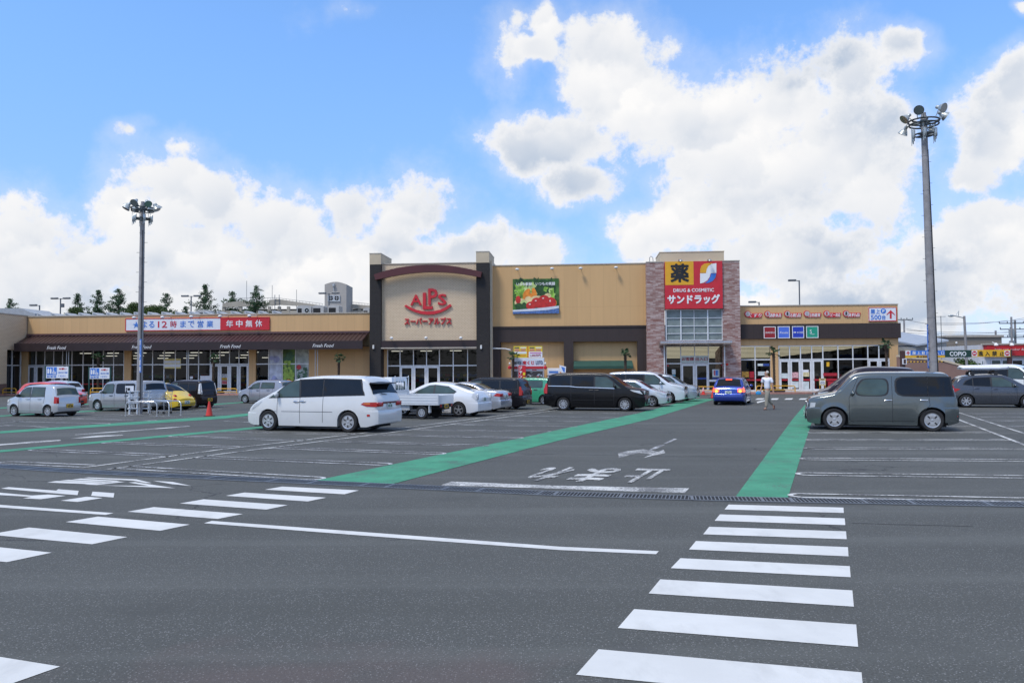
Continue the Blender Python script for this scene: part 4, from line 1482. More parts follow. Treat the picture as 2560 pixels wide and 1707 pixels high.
for (u, v, rr, mi, sx, sz, rot, jag) in [(rnd.uniform(.06, .94), rnd.uniform(.82, .93), .16, 1, 1.0, .5, rnd.uniform(0, 3), .35) for _ in range(16)] + \
        [(rnd.uniform(.08, .5), rnd.uniform(.5, .78), .14, rnd.choice((0, 0, 8)), 1.1, .5, rnd.uniform(0, 3), .35) for _ in range(22)] + \
        [(rnd.uniform(.55, .92), rnd.uniform(.5, .82), .14, rnd.choice((1, 1, 0)), 1.1, .5, rnd.uniform(0, 3), .35) for _ in range(20)] + \
        [(rnd.uniform(.84, .93), rnd.uniform(.42, .7), .12, rnd.choice((0, 8)), .5, 1.2, rnd.uniform(-.5, .5), .35) for _ in range(7)] + \
        [(.30, .60, .13, 3, .55, 1.1, -.7, 0), (.47, .55, .17, 3, .42, 1.15, .15, .03), (.36, .5, .1, 3, 1, 1, 0, 0), (.27, .42, .1, 3, .7, 1, .3, 0), (.14, .33, .13, 4, 1.2, .8, .2, .05), (.34, .38, .12, 4, .9, 1, 0, 0), (.24, .30, .10, 8, 1, .9, 0, .1),
         (.52, .42, .14, 4, 1.3, .7, .1, .04), (.76, .5, .1, 4, 1, .8, 0, 0), (.05, .40, .12, 2, .6, 1, 0, 0), (.92, .3, .09, 3, .6, 1, 0, 0), (.25, .2, .1, 1, .8, 1.3, 0, .05), (.08, .2, .13, 1, 1.2, .7, -.5, .1),
         (.52, .32, .155, 2, 1, .92, 0, .02), (.68, .38, .16, 2, 1, .92, 0, .02), (.83, .31, .155, 2, .95, 1, 0, .02), (.40, .23, .14, 2, 1.05, .85, 0, .02), (.65, .2, .13, 2, 1.15, .75, 0, .02), (.50, .37, .03, 7, 1, .6, 0, 0), (.66, .44, .03, 7, 1, .6, 0, 0), (.81, .36, .02, 7, 1, 1.5, 0, 0), (.37, .27, .03, 7, 1, .6, 0, 0)]:
    n_ += 0.0012
    rad = rr * hB
    uu = bx(u)
    ext = rad * max(sx, sz) * 1.3
    uu = min(max(uu, r_[0] + min(ext, .6)), r_[1] - min(ext, .6))
    vv = min(bz(v), r_[3] - rad * 0.75)
    blob(q, uu, vv, rad, n_, mi, 16, sx, sz, rot, jag)
n_ += 0.002
q.poly([(bx(0), -n_, bz(0)), (bx(1), -n_, bz(0)), (bx(1), -n_, bz(.15)), (bx(.75), -n_, bz(.10)), (bx(.4), -n_, bz(.075)), (bx(0), -n_, bz(.06))], 5)
n_ += 0.002
q.poly([(bx(0), -n_, bz(.06)), (bx(.4), -n_, bz(.075)), (bx(.75), -n_, bz(.10)), (bx(1), -n_, bz(.15)), (bx(1), -n_, bz(.22)), (bx(.75), -n_, bz(.18)), (bx(.4), -n_, bz(.14)), (bx(0), -n_, bz(.11))], 6)
q.build('vegetable_print', pm, t, off, recalc=False)
q = MB()
ftext(q, 'いつも新鮮', (bx(.08), bx(.42), bz(.80), bz(.90)), n_ + .003, 0.006, 0, 0.02)
ftext(q, 'いつもの笑顔', (bx(.50), bx(.92), bz(.80), bz(.90)), n_ + .003, 0.006, 0, 0.02)
q.build('lettering', WHITEL, t, off)

# red and yellow drugstore sign
zq = lambda x0, y0, x1, y1, n=BN + .02: fr(1590 + x0 / k_, 620 + y0 / k_, 1590 + x1 / k_, 620 + y1 / k_, n)
r_ = zq(263, 124, 792, 558)
SN = BN + .02
t, off = board('drugstore_sign', 'big square red sign with yellow corner and white leaf emblem on the brick tower', 'sign', r_, SN, REDL, 0.14)
q = MB()
fbox(q, zq(266, 126, 526, 341), SN + .14, SN + .15)
q.build('yellow_panel', mat('deep yellow sign', (0.72, 0.36, 0.012), 0.4, var=0.05), t, off)
q = MB()
ftext(q, '薬', zq(313, 146, 484, 316), SN + .15, 0.02, 0, 0.030)
q.build('kanji', INKY, t, off)
def P2(pts): return [F(1590 + x / k_, 620 + y / k_, SN) for x, y in pts]
q = MB()
e_ = SN + .152
wh = [(735, 141), (735, 232), (683, 233), (672, 270), (650, 300), (620, 320), (586, 327), (586, 235), (640, 234), (645, 200), (660, 170), (690, 148)]
ye = [(700, 141), (668, 160), (648, 190), (640, 231), (586, 232), (588, 195), (600, 165), (625, 147), (655, 141)]
bl = [(735, 235), (686, 236), (678, 270), (655, 305), (630, 325), (665, 322), (700, 305), (725, 275)]
for pts, mi in ((wh, 0), (ye, 1), (bl, 2)):
    pp = P2(pts)
    q.loft([[(s_, -e_ + .02, z_) for s_, z_ in pp], [(s_, -e_ - .004 * mi - .003, z_) for s_, z_ in pp]], mi, True, True)
q.build('emblem', [WHITEL, _M['deep yellow sign'], BLUEL], t, off)
q = MB()
ftext(q, 'DRUG & COSMETIC', zq(341, 373, 713, 405), SN + .14, 0.02, 0, 0.022)
q.build('lettering', WHITEL, t, off)
q = MB()
ftext(q, 'サンドラッグ', zq(287, 428, 768, 515), SN + .14, 0.02, 0, 0.045)
q.build('lettering', WHITEL, t, off)
for x, y in ((410, 118), (678, 115)):
    s_, z_ = F(1590 + x / k_, 620 + y / k_, SN + .5)
    q = MB()
    q.lathe([(0.02, .12), (0.10, .08), (0.16, -.05), (0.15, -.06)], (s_, -SN - .55, z_), 12)
    q.tube([(s_, -SN - .5, z_ + .1), (s_ - .1, -SN - .1, z_ + .15), (s_ - .1, -SN + .1, z_ - .05)], 0.025, 6)
    q.build('wall_lamp', mat('grey lamp housing', (0.3, 0.3, 0.3), 0.4, 0.4), DRU, smooth=45)

# six category signs
cats = [('くすり', 118, 370, 0), ('健康食品', 395, 645, 0), ('化粧品', 672, 920, 0), ('日用雑貨', 945, 1195, 0), ('ベビー用品', 1222, 1470, 0), ('食料品', 1495, 1745, 0)]
desc = ['reading medicine, leftmost of the six on the tan wing', 'reading health food, second of the six', 'reading cosmetics, third of the six', 'reading household goods, fourth of the six', 'reading baby goods, fifth of the six', 'reading groceries, rightmost of the six']
icons = [mat('icon grey', (0.35, 0.36, 0.38), 0.5), mat('icon red', (0.5, 0.05, 0.06), 0.5), mat('icon black', (0.03, 0.03, 0.03), 0.5)]
for i, (tx, x0, x1, _) in enumerate(cats):
    dy = -7 * i / 5.0
    r_ = z6r(x0, 148 + dy, x1, 246 + dy, 0.05)
    w_, h_ = r_[1] - r_[0], r_[3] - r_[2]
    t, off = fthing('category_sign', 'red slanted sign ' + desc[i], 'sign', r_[0], 0.02, r_[2], 'slanted category signs')
    q = MB()
    q.prism([(r_[0] + w_ * .20, r_[2]), (r_[1] - w_ * .06, r_[2]), (r_[1], r_[2] + h_ * .62), (r_[0] + w_ * .26, r_[2] + h_ * .62)], -0.06, 0.0)
    q.build('panel', REDL, t, off)
    q = MB()
    cx_, cz_, R0 = r_[0] + h_ * .45, r_[2] + h_ * .53, h_ * .44
    q.lathe([(R0, 0.0), (R0, -.075), (R0 * .001, -.075)], (cx_, 0, cz_), 24, 0, 'Y')
    q.lathe([(R0 * .80, -.075), (R0 * .80, -.085), (R0 * .001, -.085)], (cx_ + .02, 0, cz_), 24, 1, 'Y')
    q.build('disc', [REDL, mat('disc pale', (0.50, 0.44, 0.45), .5)], t, off)
    q = MB()
    q.box(cx_ - R0 * .25, cx_ + R0 * .3, -.095, -.086, cz_ - R0 * .5, cz_ + R0 * .35, 0)
    q.box(cx_ - R0 * .12, cx_ + R0 * .17, -.094, -.086, cz_ + R0 * .36, cz_ + R0 * .6, 0)
    q.build('icon', icons[i % 3], t, off)
    q = MB()
    s_a, s_b = r_[0] + w_ * .27, r_[1] - w_ * .055
    q.text(tx, lambda u, v, w: (s_a + u * (s_b - s_a), -.06 - w * .012, r_[2] + h_ * (.06 + .5 * v)), 0, 0.012, 0.2)
    q.build('lettering', WHITEL, t, off)
# roof parking sign
r_ = z6r(1853, 100, 2246, 297, 0.05)
t, off = board('roof_parking_sign', 'white sign with red border, blue writing and red up arrow at the right corner', 'sign', r_, 0.01, BOARDW, 0.08, REDL)
q = MB()
for tx, x0, y0, x1, y1 in (('屋', 1882, 130, 1942, 192), ('上', 1955, 128, 2012, 190), ('500', 1885, 207, 2030, 277), ('台', 2040, 210, 2092, 277)):
    ftext(q, tx, z6r(x0, y0, x1, y1, 0.05), 0.09, 0.012, 0, 0.018)
q.build('lettering', BLUEL, t, off)
q = MB()
rp = z6r(2022, 117, 2098, 193, 0.05)
cx_, cz_, R0 = (rp[0] + rp[1]) / 2, (rp[2] + rp[3]) / 2, (rp[1] - rp[0]) / 2
q.lathe([(R0, -.09), (R0, -.10), (0.001, -.10)], (cx_, 0, cz_), 24, 0, 'Y')
ftext(q, 'P', (cx_ - R0 * .36, cx_ + R0 * .42, cz_ - R0 * .6, cz_ + R0 * .6), 0.101, 0.01, 1, 0.03)
q.build('parking_disc', [BLUEL, WHITEL], t, off)
q = MB()
ap = [F(1840 + x / 5.6, 750 + y / 5.6, .05) for x, y in ((2163, 140), (2220, 200), (2220, 213), (2176, 178), (2176, 260), (2150, 260), (2150, 178), (2106, 213), (2106, 200))]
q.prism(ap, -0.105, -0.09)
q.build('arrow', REDL, t, off)
# four brand squares
for i, (x0, y0, x1, y1, col, lab) in enumerate(((388, 371, 555, 537, (0.28, 0.012, 0.016), 'dark red'), (585, 368, 752, 535, (0.075, 0.16, 0.62), 'light blue'), (785, 366, 952, 533, (0.018, 0.045, 0.42), 'deep blue'), (982, 365, 1152, 531, (0.015, 0.30, 0.19), 'green'))):
    r_ = z6r(x0, y0, x1, y1, 0.3)
    t, off = board('brand_sign', lab + ' square sign with white rim and writing on the brown band', 'sign', r_, 0.23, mat('brand ' + lab, col, 0.4, var=0.04), 0.09, WHITEL, 'square brand signs on the brown band')
    q = MB()
    if i == 0:
        ftext(q, 'SHISEIDO', z6r(408, 443, 542, 468, .3), 0.32, 0.01, 0, 0.0, 0.25)
    elif i == 1:
        ftext(q, 'Kanebo', z6r(612, 440, 732, 470, .3), 0.32, 0.01, 0, 0.0, 0.3)
    elif i == 2:
        ftext(q, 'KOSE', z6r(858, 440, 938, 466, .3), 0.32, 0.01, 0, 0.0)
        for xx in (812, 832):
            rr = z6r(xx - 9, 438, xx + 9, 466, .3)
            q.lathe([((rr[1] - rr[0]) / 2, -.32), ((rr[1] - rr[0]) / 2, -.335), (0.001, -.335)], ((rr[0] + rr[1]) / 2, 0, (rr[2] + rr[3]) / 2), 14, 0, 'Y')
    else:
        ftext(q, 'S', z6r(1032, 415, 1062, 466, .3), 0.32, 0.01, 0, -0.008)
        rr = z6r(1040, 476, 1100, 481, .3)
        fbox(q, rr, 0.32, 0.33)
    q.build('lettering', WHITEL, t, off)
# ------------------------------------------------------------------ vehicles
TYRE = mat('tyre rubber', (0.016, 0.016, 0.017), 0.8, var=0.2, scale=6)
RIM = mat('alloy rim', (0.55, 0.56, 0.58), 0.3, 0.75, var=0.06)
CHROME = mat('chrome', (0.75, 0.76, 0.78), 0.12, 0.95, var=0.03)
CARG = glass_mat('dark car glass', (0.1, 0.1, 0.1), 0.32, 0.02, opaque=(0.007, 0.008, 0.010))
CARL = glass_mat('light car glass', (0.1, 0.1, 0.1), 0.42, 0.02, opaque=(0.055, 0.085, 0.080))
LENS = glass_mat('clear lens', (0.1, 0.1, 0.1), 0.8, 0.05, opaque=(0.55, 0.57, 0.60))
TAIL = glass_mat('red lens', (0.1, 0.1, 0.1), 0.5, 0.06, opaque=(0.40, 0.012, 0.012))
AMB = glass_mat('amber lens', (0.1, 0.1, 0.1), 0.5, 0.06, opaque=(0.60, 0.16, 0.02))
BRAKE = mat('lit brake lamp', (1.0, 0.10, 0.04), 0.3, emit=2.2)
BLINK = mat('lit indicator', (1.0, 0.50, 0.05), 0.3, emit=3.0)
PLW = mat('white plate', (0.62, 0.66, 0.66), 0.5, var=0.05)
PLY = mat('yellow plate', (0.62, 0.38, 0.02), 0.5, var=0.05)
PLD = mat('plate ink', (0.05, 0.14, 0.08), 0.5)
PLK = mat('plate ink dark', (0.03, 0.03, 0.03), 0.5)


def chaikin(p, n=2):
    for _ in range(n):
        q = [p[0]]
        for a, b_ in zip(p[:-1], p[1:]):
            q.append((a[0] * .75 + b_[0] * .25, a[1] * .75 + b_[1] * .25))
            q.append((a[0] * .25 + b_[0] * .75, a[1] * .25 + b_[1] * .75))
        q.append(p[-1])
        p = q
    return p


def rounded(poly, n=2):
    for _ in range(n):
        q = []
        for i in range(len(poly)):
            a, b_ = poly[i], poly[(i + 1) % len(poly)]
            k = .18 if n == 1 else .22
            q.append((a[0] * (1 - k) + b_[0] * k, a[1] * (1 - k) + b_[1] * k))
            q.append((a[0] * k + b_[0] * (1 - k), a[1] * k + b_[1] * (1 - k)))
        poly = q
    return poly


def interp(pts, x):
    if x <= pts[0][0]: return pts[0][1]
    for a, b_ in zip(pts[:-1], pts[1:]):
        if x <= b_[0]:
            if b_[0] - a[0] < 1e-9: return b_[1]
            return a[1] + (b_[1] - a[1]) * (x - a[0]) / (b_[0] - a[0])
    return pts[-1][1]


DEF = dict(belt=0.60, tum=0.20, tf=0.14, tr=0.09, lf=0.20, lr=0.12, wf=0.19, wr=0.80, rw=0.19, sill=0.115, rc=0.075, crown=0.02,
           bump_f=0.40, bump_r=0.42, handles=((0.50, 0.555), (0.69, 0.565)), seams=(), mirror=(0.30, 0.62), spokes=5, style='spoke',
           head=((0.005, 0.42), (0.085, 0.50), (0.085, 0.56), (0.03, 0.53)), headf=(0.52, 0.98, 0.42, 0.53), tail=((0.945, 0.46), (0.998, 0.46), (0.998, 0.60), (0.95, 0.60)), tailr=(0.62, 1.0, 0.46, 0.60),
           tail_h=0, ws=(0.24, 0.40), rg=(0.90, 0.985), plate='w', plate_z=0.44, front_plate=True, grille=(0.55, 0.40, 0.50), lower=True, W=1.695, L=4.0, rub=True, flare=0.0, wsv=0.98, rgv=0.93)


class Car:
    def __init__(s, spec, L, H_, W_):
        s.p = dict(DEF); s.p.update(spec)
        s.p['panes'] = tuple((rounded(e[0], e[2]) if len(e) > 2 else e[0], e[1]) for e in s.p.get('panes', ()))
        s.L, s.H, s.W = L, H_, W_
        p = s.p
        s.tc = chaikin(p['top'], 2)
        s.mid = (p['wf'] + p['wr']) / 2
        s.rw = p['rw'] * H_

    def X(s, x): return (s.mid - x) * s.L

    def half(s, x, z):            # half width in metres at normalised x, z
        p = s.p
        w = s.W / 2
        if x < p['lf']: w *= 1 - p['tf'] * max(0.0, 1 - x / p['lf']) ** 2.4
        if x > 1 - p['lr']: w *= 1 - p['tr'] * max(0.0, 1 - (1 - x) / p['lr']) ** 2.2
        zb = p['belt']
        if z < zb:
            k = (zb - z) / zb
            w *= 1 - 0.034 * ((z - .36) / .24) ** 2 * (1 if z > .36 else .75)
            if p['flare']:
                for xw in (p['wf'], p['wr']):
                    d = math.hypot((x - xw) * s.L, (z * s.H - s.rw)) / (s.rw * 1.55)
                    if d < 1: w += p['flare'] * (1 - d * d) * s.W * .5
        else:
            w *= (1 - 0.034 * ((zb - .36) / .24) ** 2) * (1 - p['tum'] * ((z - zb) / (1 - zb)) ** 1.15)
        return w

    def sect(s, x):
        """half outline from the sill to the roof centre at station x (metres y, z)"""
        p = s.p
        H_ = s.H
        t = interp(s.tc, x) * H_
        Ra = s.rw * 1.20
        bot = p['sill'] * H_
        if x < .06: bot += (0.06 - x) * 0.5 * H_
        if x > .93: bot += (x - .93) * 0.7 * H_
        for xw in (p['wf'], p['wr']):
            dx = abs(x - xw) * s.L
            if dx <= Ra:
                bot = max(bot, s.rw + math.sqrt(max(0, Ra * Ra - dx * dx)) * 0.98)
        bot = min(bot, t * 0.8)
        r = min(p['rc'] * H_ * (0.6 if t < .72 * H_ else 1.0), (t - bot) * 0.35)
        zs = t - r
        out = [(0.0, bot), (s.half(x, bot / H_) * 0.9, bot)]
        n = 11
        for i in range(n + 1):
            z = bot + (zs - bot) * i / n
            out.append((s.half(x, z / H_), z))
        ys = out[-1][0]
        rw_ = min(r * 1.35, ys * .5)
        for i in range(1, 6):
            a = math.pi / 2 * i / 5
            out.append((ys - rw_ + rw_ * math.cos(a), zs + r * math.sin(a)))
        ye = ys - rw_
        c = p['crown'] * H_
        for f in (0.75, 0.5, 0.25, 0.0):
            out.append((ye * f, t + c * (1 - f * f)))
        return out, ye, t, c

    def body(s, paint_m, name='body', parent=None):
        p = s.p
        xs = set(x for x, _ in s.tc)
        for a, b_ in zip(s.tc[:-1], s.tc[1:]):
            k = int((b_[0] - a[0]) / 0.03)
            for i in range(1, k + 1):
                xs.add(a[0] + (b_[0] - a[0]) * i / (k + 1))
        Ra = s.rw * 1.20 / s.L
        for xw in (p['wf'], p['wr']):
            for i in range(13):
                xs.add(xw + Ra * math.cos(math.pi * i / 12))
            xs.add(xw - Ra * 1.012); xs.add(xw + Ra * 1.012)
        xs |= {0.0, .008, .02, .04, 1.0, .99, .975}
        xs = sorted(x for x in xs if 0 <= x <= 1)
        xx = [xs[0]]
        for x in xs[1:]:
            if x - xx[-1] > 0.0012: xx.append(x)
        rings = []
        for x in xx:
            h, _, _, _ = s.sect(x)
            # rounded plan corners at both ends
            f = 1.0
            if x < .02: f = 1 - 0.05 * (1 - x / .02) ** 2
            if x > .98: f = 1 - 0.04 * (1 - (1 - x) / .02) ** 2
            ring = [(s.X(x), y * f, z) for y, z in h] + [(s.X(x), -y * f, z) for y, z in h[-2:0:-1]]
            rings.append(ring)
        mb = MB()
        mb.loft(rings, 0, True, True)
        # door seams, black window surround
        for pts in p['seams']:
            for sd_ in (1, -1):
                s.strip(mb, pts, 0.012, sd_, 0.0035, 1)
        for pts, _ in p['panes']:
            cx = sum(q[0] for q in pts) / len(pts); cz = sum(q[1] for q in pts) / len(pts)
            big = [(cx + (x - cx) * 1.0 + math.copysign(0.011, x - cx), cz + (z - cz) + math.copysign(0.016, z - cz)) for x, z in pts]
            if not p.get('nosurround'):
                for sd_ in (1, -1):
                    s.patch(mb, big, sd_, 0.003, 1)
        return mb.build(name, [paint_m, BLACK], parent, smooth=32)

    def pt(s, x, z, side, off):
        """a point on the body side"""
        return (s.X(x), side * (s.half(x, z) + off), z * s.H)

    def patch(s, mb, poly, side, off, mi=0, nx=10, nz=5):
        x0, x1 = min(q[0] for q in poly), max(q[0] for q in poly)
        cols = sorted(set([x0 + (x1 - x0) * i / nx for i in range(nx + 1)] + [q[0] for q in poly]))
        ring = []
        n = len(poly)
        for x in cols:
            zs = []
            for i in range(n):
                a, b_ = poly[i], poly[(i + 1) % n]
                if abs(a[0] - b_[0]) < 1e-9:
                    if abs(x - a[0]) < 1e-9: zs += [a[1], b_[1]]
                elif min(a[0], b_[0]) - 1e-9 <= x <= max(a[0], b_[0]) + 1e-9:
                    zs.append(a[1] + (b_[1] - a[1]) * (x - a[0]) / (b_[0] - a[0]))
            lo, hi = min(zs), max(zs)
            ring.append([s.pt(x, lo + (hi - lo) * j / nz, side, off) for j in range(nz + 1)])
        mb.loft(ring, mi, False)

    def strip(s, mb, pts, w, side, off, mi=0):
        dense = []
        for a, b_ in zip(pts[:-1], pts[1:]):
            k = 6
            dense += [(a[0] + (b_[0] - a[0]) * i / k, a[1] + (b_[1] - a[1]) * i / k) for i in range(k)]
        dense.append(pts[-1])
        A, B = [], []
        for i, (x, z) in enumerate(dense):
            d0, d1 = dense[max(i - 1, 0)], dense[min(i + 1, len(dense) - 1)]
            dx, dz = (d1[0] - d0[0]) * s.L, (d1[1] - d0[1]) * s.H
            l = math.hypot(dx, dz) or 1
            nx_, nz_ = -dz / l * w / 2, dx / l * w / 2
            A.append(s.pt(x + nx_ / s.L, z + nz_ / s.H, side, off)); B.append(s.pt(x - nx_ / s.L, z - nz_ / s.H, side, off))
        mb.loft([A, B], mi, False)

    def sheet(s, mb, x0, x1, v, off, mi=0):
        """part of the upper skin between two stations (wind screen, rear window)"""
        pts = [q for q in s.tc if x0 < q[0] < x1]
        pts = [(x0, interp(s.tc, x0))] + pts + [(x1, interp(s.tc, x1))]
        rows = []
        for i, (x, z) in enumerate(pts):
            d0, d1 = pts[max(i - 1, 0)], pts[min(i + 1, len(pts) - 1)]
            dx, dz = -(d1[0] - d0[0]) * s.L, (d1[1] - d0[1]) * s.H
            l = math.hypot(dx, dz) or 1
            nx_, nz_ = dz / l, -dx / l
            if nz_ < 0: nx_, nz_ = -nx_, -nz_
            if abs(nz_) < 1e-3: nx_ = 1 if x < .5 else -1
            _, ye, t, c = s.sect(x)
            row = []
            for k in range(-6, 7):
                f = k / 6
                y = ye * v * f
                row.append((s.X(x) + nx_ * off, y, t + c * (1 - (v * f) ** 2) + nz_ * off))
            rows.append(row)
        mb.loft(rows, mi, False)

    def bumper(s, front, paint_m, parent):
        p = s.p
        zt = p['bump_f'] if front else p['bump_r']
        e = 0.0 if front else 1.0
        sg = 1 if front else -1
        z0 = p['sill'] + 0.03 + (.005 if front else .02)
        zs = [z0, z0 + .03, z0 + (zt - z0) * .45, zt - .04, zt - .01, zt]
        bul = [.35, .8, 1.0, .95, .6, .05]
        rows = []
        ins = [0.085, 0.05, 0.025, 0.008]
        for z, bu in zip(zs, bul):
            w0 = [s.half(abs(e - d), z) + 0.002 * bu + (-.004 if bu < .1 else 0) for d in ins]
            side_pts = [(s.X(abs(e - d)), w) for d, w in zip(ins, w0)]
            arc = [(s.X(e) + sg * 0.045 * bu * (0.55 + 0.45 * math.cos(f * math.pi / 2)) * s.H * .8, w0[-1] * f * .985) for f in (0.97, .85, .6, .3, 0.0)]
            half_ = side_pts + arc
            row = [(x, y, z * s.H) for x, y in half_] + [(x, -y, z * s.H) for x, y in half_[-2::-1]]
            rows.append(row)
        mb = MB()
        mb.loft(rows, 0, False)
        if front and p['lower']:
            # dark intake
            q = []
            for z in (z0 + .03, zt - .13):
                q.append([(s.X(e) + sg * (0.045 * s.H * .8 * (0.55 + 0.45 * math.cos(f * math.pi / 2)) + 0.008), s.half(0.008, z) * f, z * s.H) for f in (-.6, -.3, 0, .3, .6)])
            mb.loft(q, 1, False)
        return mb.build('bumper', [paint_m, BLACK], parent, smooth=40)

    def wheel(s, x, side, parent, rim_m=RIM):
        p = s.p
        r, w = s.rw, 0.185
        t = MB()
        yo = side * (s.W / 2 * 0.985)
        yi = yo - side * w
        prof = [(r * .62, yo - side * .02), (r * .72, yo), (r * .90, yo), (r * .975, yo - side * .022), (r, yo - side * .05), (r, yi + side * .05), (r * .97, yi), (r * .6, yi), (0.01, yi)]
        t.lathe(prof, (s.X(x), 0, r), 28, 0, 'Y')
        t.lathe([(r * .62, yo - side * .02), (r * .60, yo - side * .06), (0.002, yo - side * .06)], (s.X(x), 0, r), 24, 0, 'Y')
        wo = t.build('wheel', TYRE, parent, smooth=40)
        m = MB()
        R1 = r * (.66 if p['style'] != 'steel' else .58)
        y1 = yo + side * .004
        m.lathe([(R1, y1 - side * .015), (R1, y1), (R1 * .90, y1 - side * .004), (R1 * .87, y1 - side * .03)], (s.X(x), 0, r), 28, 0, 'Y')
        m.lathe([(R1 * .22, y1 - side * .02), (R1 * .20, y1 - side * .002), (0.002, y1 + side * .003)], (s.X(x), 0, r), 14, 0, 'Y')
        ns = p['spokes']
        if p['style'] == 'spoke':
            for k in range(ns):
                a = 2 * math.pi * (k + .25) / ns
                ca, sa = math.cos(a), math.sin(a)
                hw0, hw1 = R1 * .11 * (5 / ns) ** .6 * 1.35, R1 * .15 * (5 / ns) ** .6 * 1.1
                f = lambda rr, tt, yy: (s.X(x) + rr * ca - tt * sa, yy, r + rr * sa + tt * ca)
                m.loft([[f(R1 * .12, -hw0, y1 - side * .006), f(R1 * .12, hw0, y1 - side * .006), f(R1 * .12, hw0, y1 - side * .03), f(R1 * .12, -hw0, y1 - side * .03)],
                        [f(R1 * .92, -hw1, y1 - side * .004), f(R1 * .92, hw1, y1 - side * .004), f(R1 * .92, hw1, y1 - side * .03), f(R1 * .92, -hw1, y1 - side * .03)]], 0, True, True)
        else:
            m.lathe([(R1 * .9, y1 - side * .012), (R1 * .5, y1 - side * .004), (R1 * .3, y1 - side * .010), (0.002, y1 - side * .008)], (s.X(x), 0, r), 28, 0, 'Y')
            for k in range(ns):
                a = 2 * math.pi * (k + .5) / ns
                ca, sa = math.cos(a), math.sin(a)
                f = lambda rr, tt, yy: (s.X(x) + rr * ca - tt * sa, yy, r + rr * sa + tt * ca)
                r0, r1, hw = (.42, .80, .085) if p['style'] == 'slot' else (.55, .78, .09)
                m.loft([[f(R1 * r0, -hw * R1, y1 - side * .02), f(R1 * r1, -hw * R1, y1 - side * .02), f(R1 * r1, hw * R1, y1 - side * .02), f(R1 * r0, hw * R1, y1 - side * .02)],
                        [f(R1 * r0, -hw * R1, y1 + side * .002), f(R1 * r1, -hw * R1, y1 + side * .002), f(R1 * r1, hw * R1, y1 + side * .002), f(R1 * r0, hw * R1, y1 + side * .002)]], 1, True, True)
        m.build('rim', [rim_m, BLACK], wo, smooth=35)

    def make(s, t, paint_m, handle_m=None, mirror_m=None, low_m=None):
        p = s.p
        s.body(paint_m, 'body', t)
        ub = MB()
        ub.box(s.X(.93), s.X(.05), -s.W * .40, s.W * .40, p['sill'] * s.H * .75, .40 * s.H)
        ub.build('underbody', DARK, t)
        for x in (p['wf'], p['wr']):
            for sd_ in (1, -1):
                s.wheel(x, sd_, t)
        for pts, tint in p['panes']:
            for sd_ in (1, -1):
                q = MB()
                s.patch(q, pts, sd_, 0.0065)
                q.build('side_window', CARL if tint else CARG, t, smooth=60)
        q = MB(); s.sheet(q, p['ws'][0], p['ws'][1], p['wsv'], 0.008)
        q.build('windscreen', CARL if p.get('lightws') else CARG, t, smooth=60)
        q = MB(); s.sheet(q, p['rg'][0], p['rg'][1], p['rgv'], 0.008)
        q.build('rear_window', CARL if p.get('lightrg') else CARG, t, smooth=60)
        s.bumper(True, low_m or paint_m, t)
        s.bumper(False, low_m or paint_m, t)
        fy = s.half(0.0, .45) * .95
        for sd_ in (1, -1):
            q = MB()
            s.patch(q, p['head'], sd_, 0.010, 0, 6, 4)
            y0, y1, z0, z1 = p['headf']
            if y1 > 0:
                q.box(s.X(.004), s.X(0) + .02, min(sd_ * fy * y0, sd_ * fy * y1), max(sd_ * fy * y0, sd_ * fy * y1), z0 * s.H, z1 * s.H, 0, .012)
            q.build('headlight', LENS, t, smooth=40)
            q = MB()
            s.patch(q, p['tail'], sd_, 0.010, 0, 6, 4)
            y0, y1, z0, z1 = p['tailr']
            ry = s.half(1.0, (z0 + z1) / 2) * .99
            if y1 > 0:
                xr = min(1.0, max(x for x, z in s.tc if z >= min(z0, .99) - .02))
                q.box(s.X(1.0) - .025, s.X(.985), min(sd_ * ry * y0, sd_ * ry * y1), max(sd_ * ry * y0, sd_ * ry * y1), z0 * s.H, z1 * s.H, 0, .012)
            q.build('tail_light', p.get('tail_m', TAIL), t, smooth=40)
            mx, mz = p['mirror']
            q = MB()
            w_ = s.half(mx, mz)
            q.ell((s.X(mx), sd_ * (w_ + .11), (mz + .035) * s.H), (0.06, 0.105, 0.075), 10, 8)
            q.tube([(s.X(mx) + .02, sd_ * (w_ - .03), mz * s.H), (s.X(mx), sd_ * (w_ + .08), (mz + .015) * s.H)], 0.028, 6)
            q.build('mirror', mirror_m or paint_m, t, smooth=60)
            for hx, hz in p['handles']:
                q = MB()
                a, b_ = s.pt(hx - .10 / s.L, hz, sd_, .012), s.pt(hx + .10 / s.L, hz, sd_, .012)
                q.tube([s.pt(hx - .10 / s.L, hz, sd_, 0), a, s.pt(hx, hz, sd_, .03), b_, s.pt(hx + .10 / s.L, hz, sd_, 0)], 0.017, 6)
                s.patch(q, [(hx - .07 / s.L, hz - .014), (hx + .07 / s.L, hz - .014), (hx + .07 / s.L, hz + .012), (hx - .07 / s.L, hz + .012)], sd_, .002, 1, 2, 2)
                q.build('door_handle', [handle_m or paint_m, BLACK], t, smooth=50)
        gw, g0, g1 = p['grille']
        if gw:
            q = MB()
            q.box(s.X(.004), s.X(0) + .03, -fy * gw, fy * gw, g0 * s.H, g1 * s.H, 0, .015)
            for k in range(3):
                z = (g0 + (g1 - g0) * (.25 + .25 * k)) * s.H
                q.box(s.X(0) + .028, s.X(0) + .036, -fy * gw * .95, fy * gw * .95, z - .006, z + .006, 1)
            q.build('grille', [BLACK, CHROME], t)
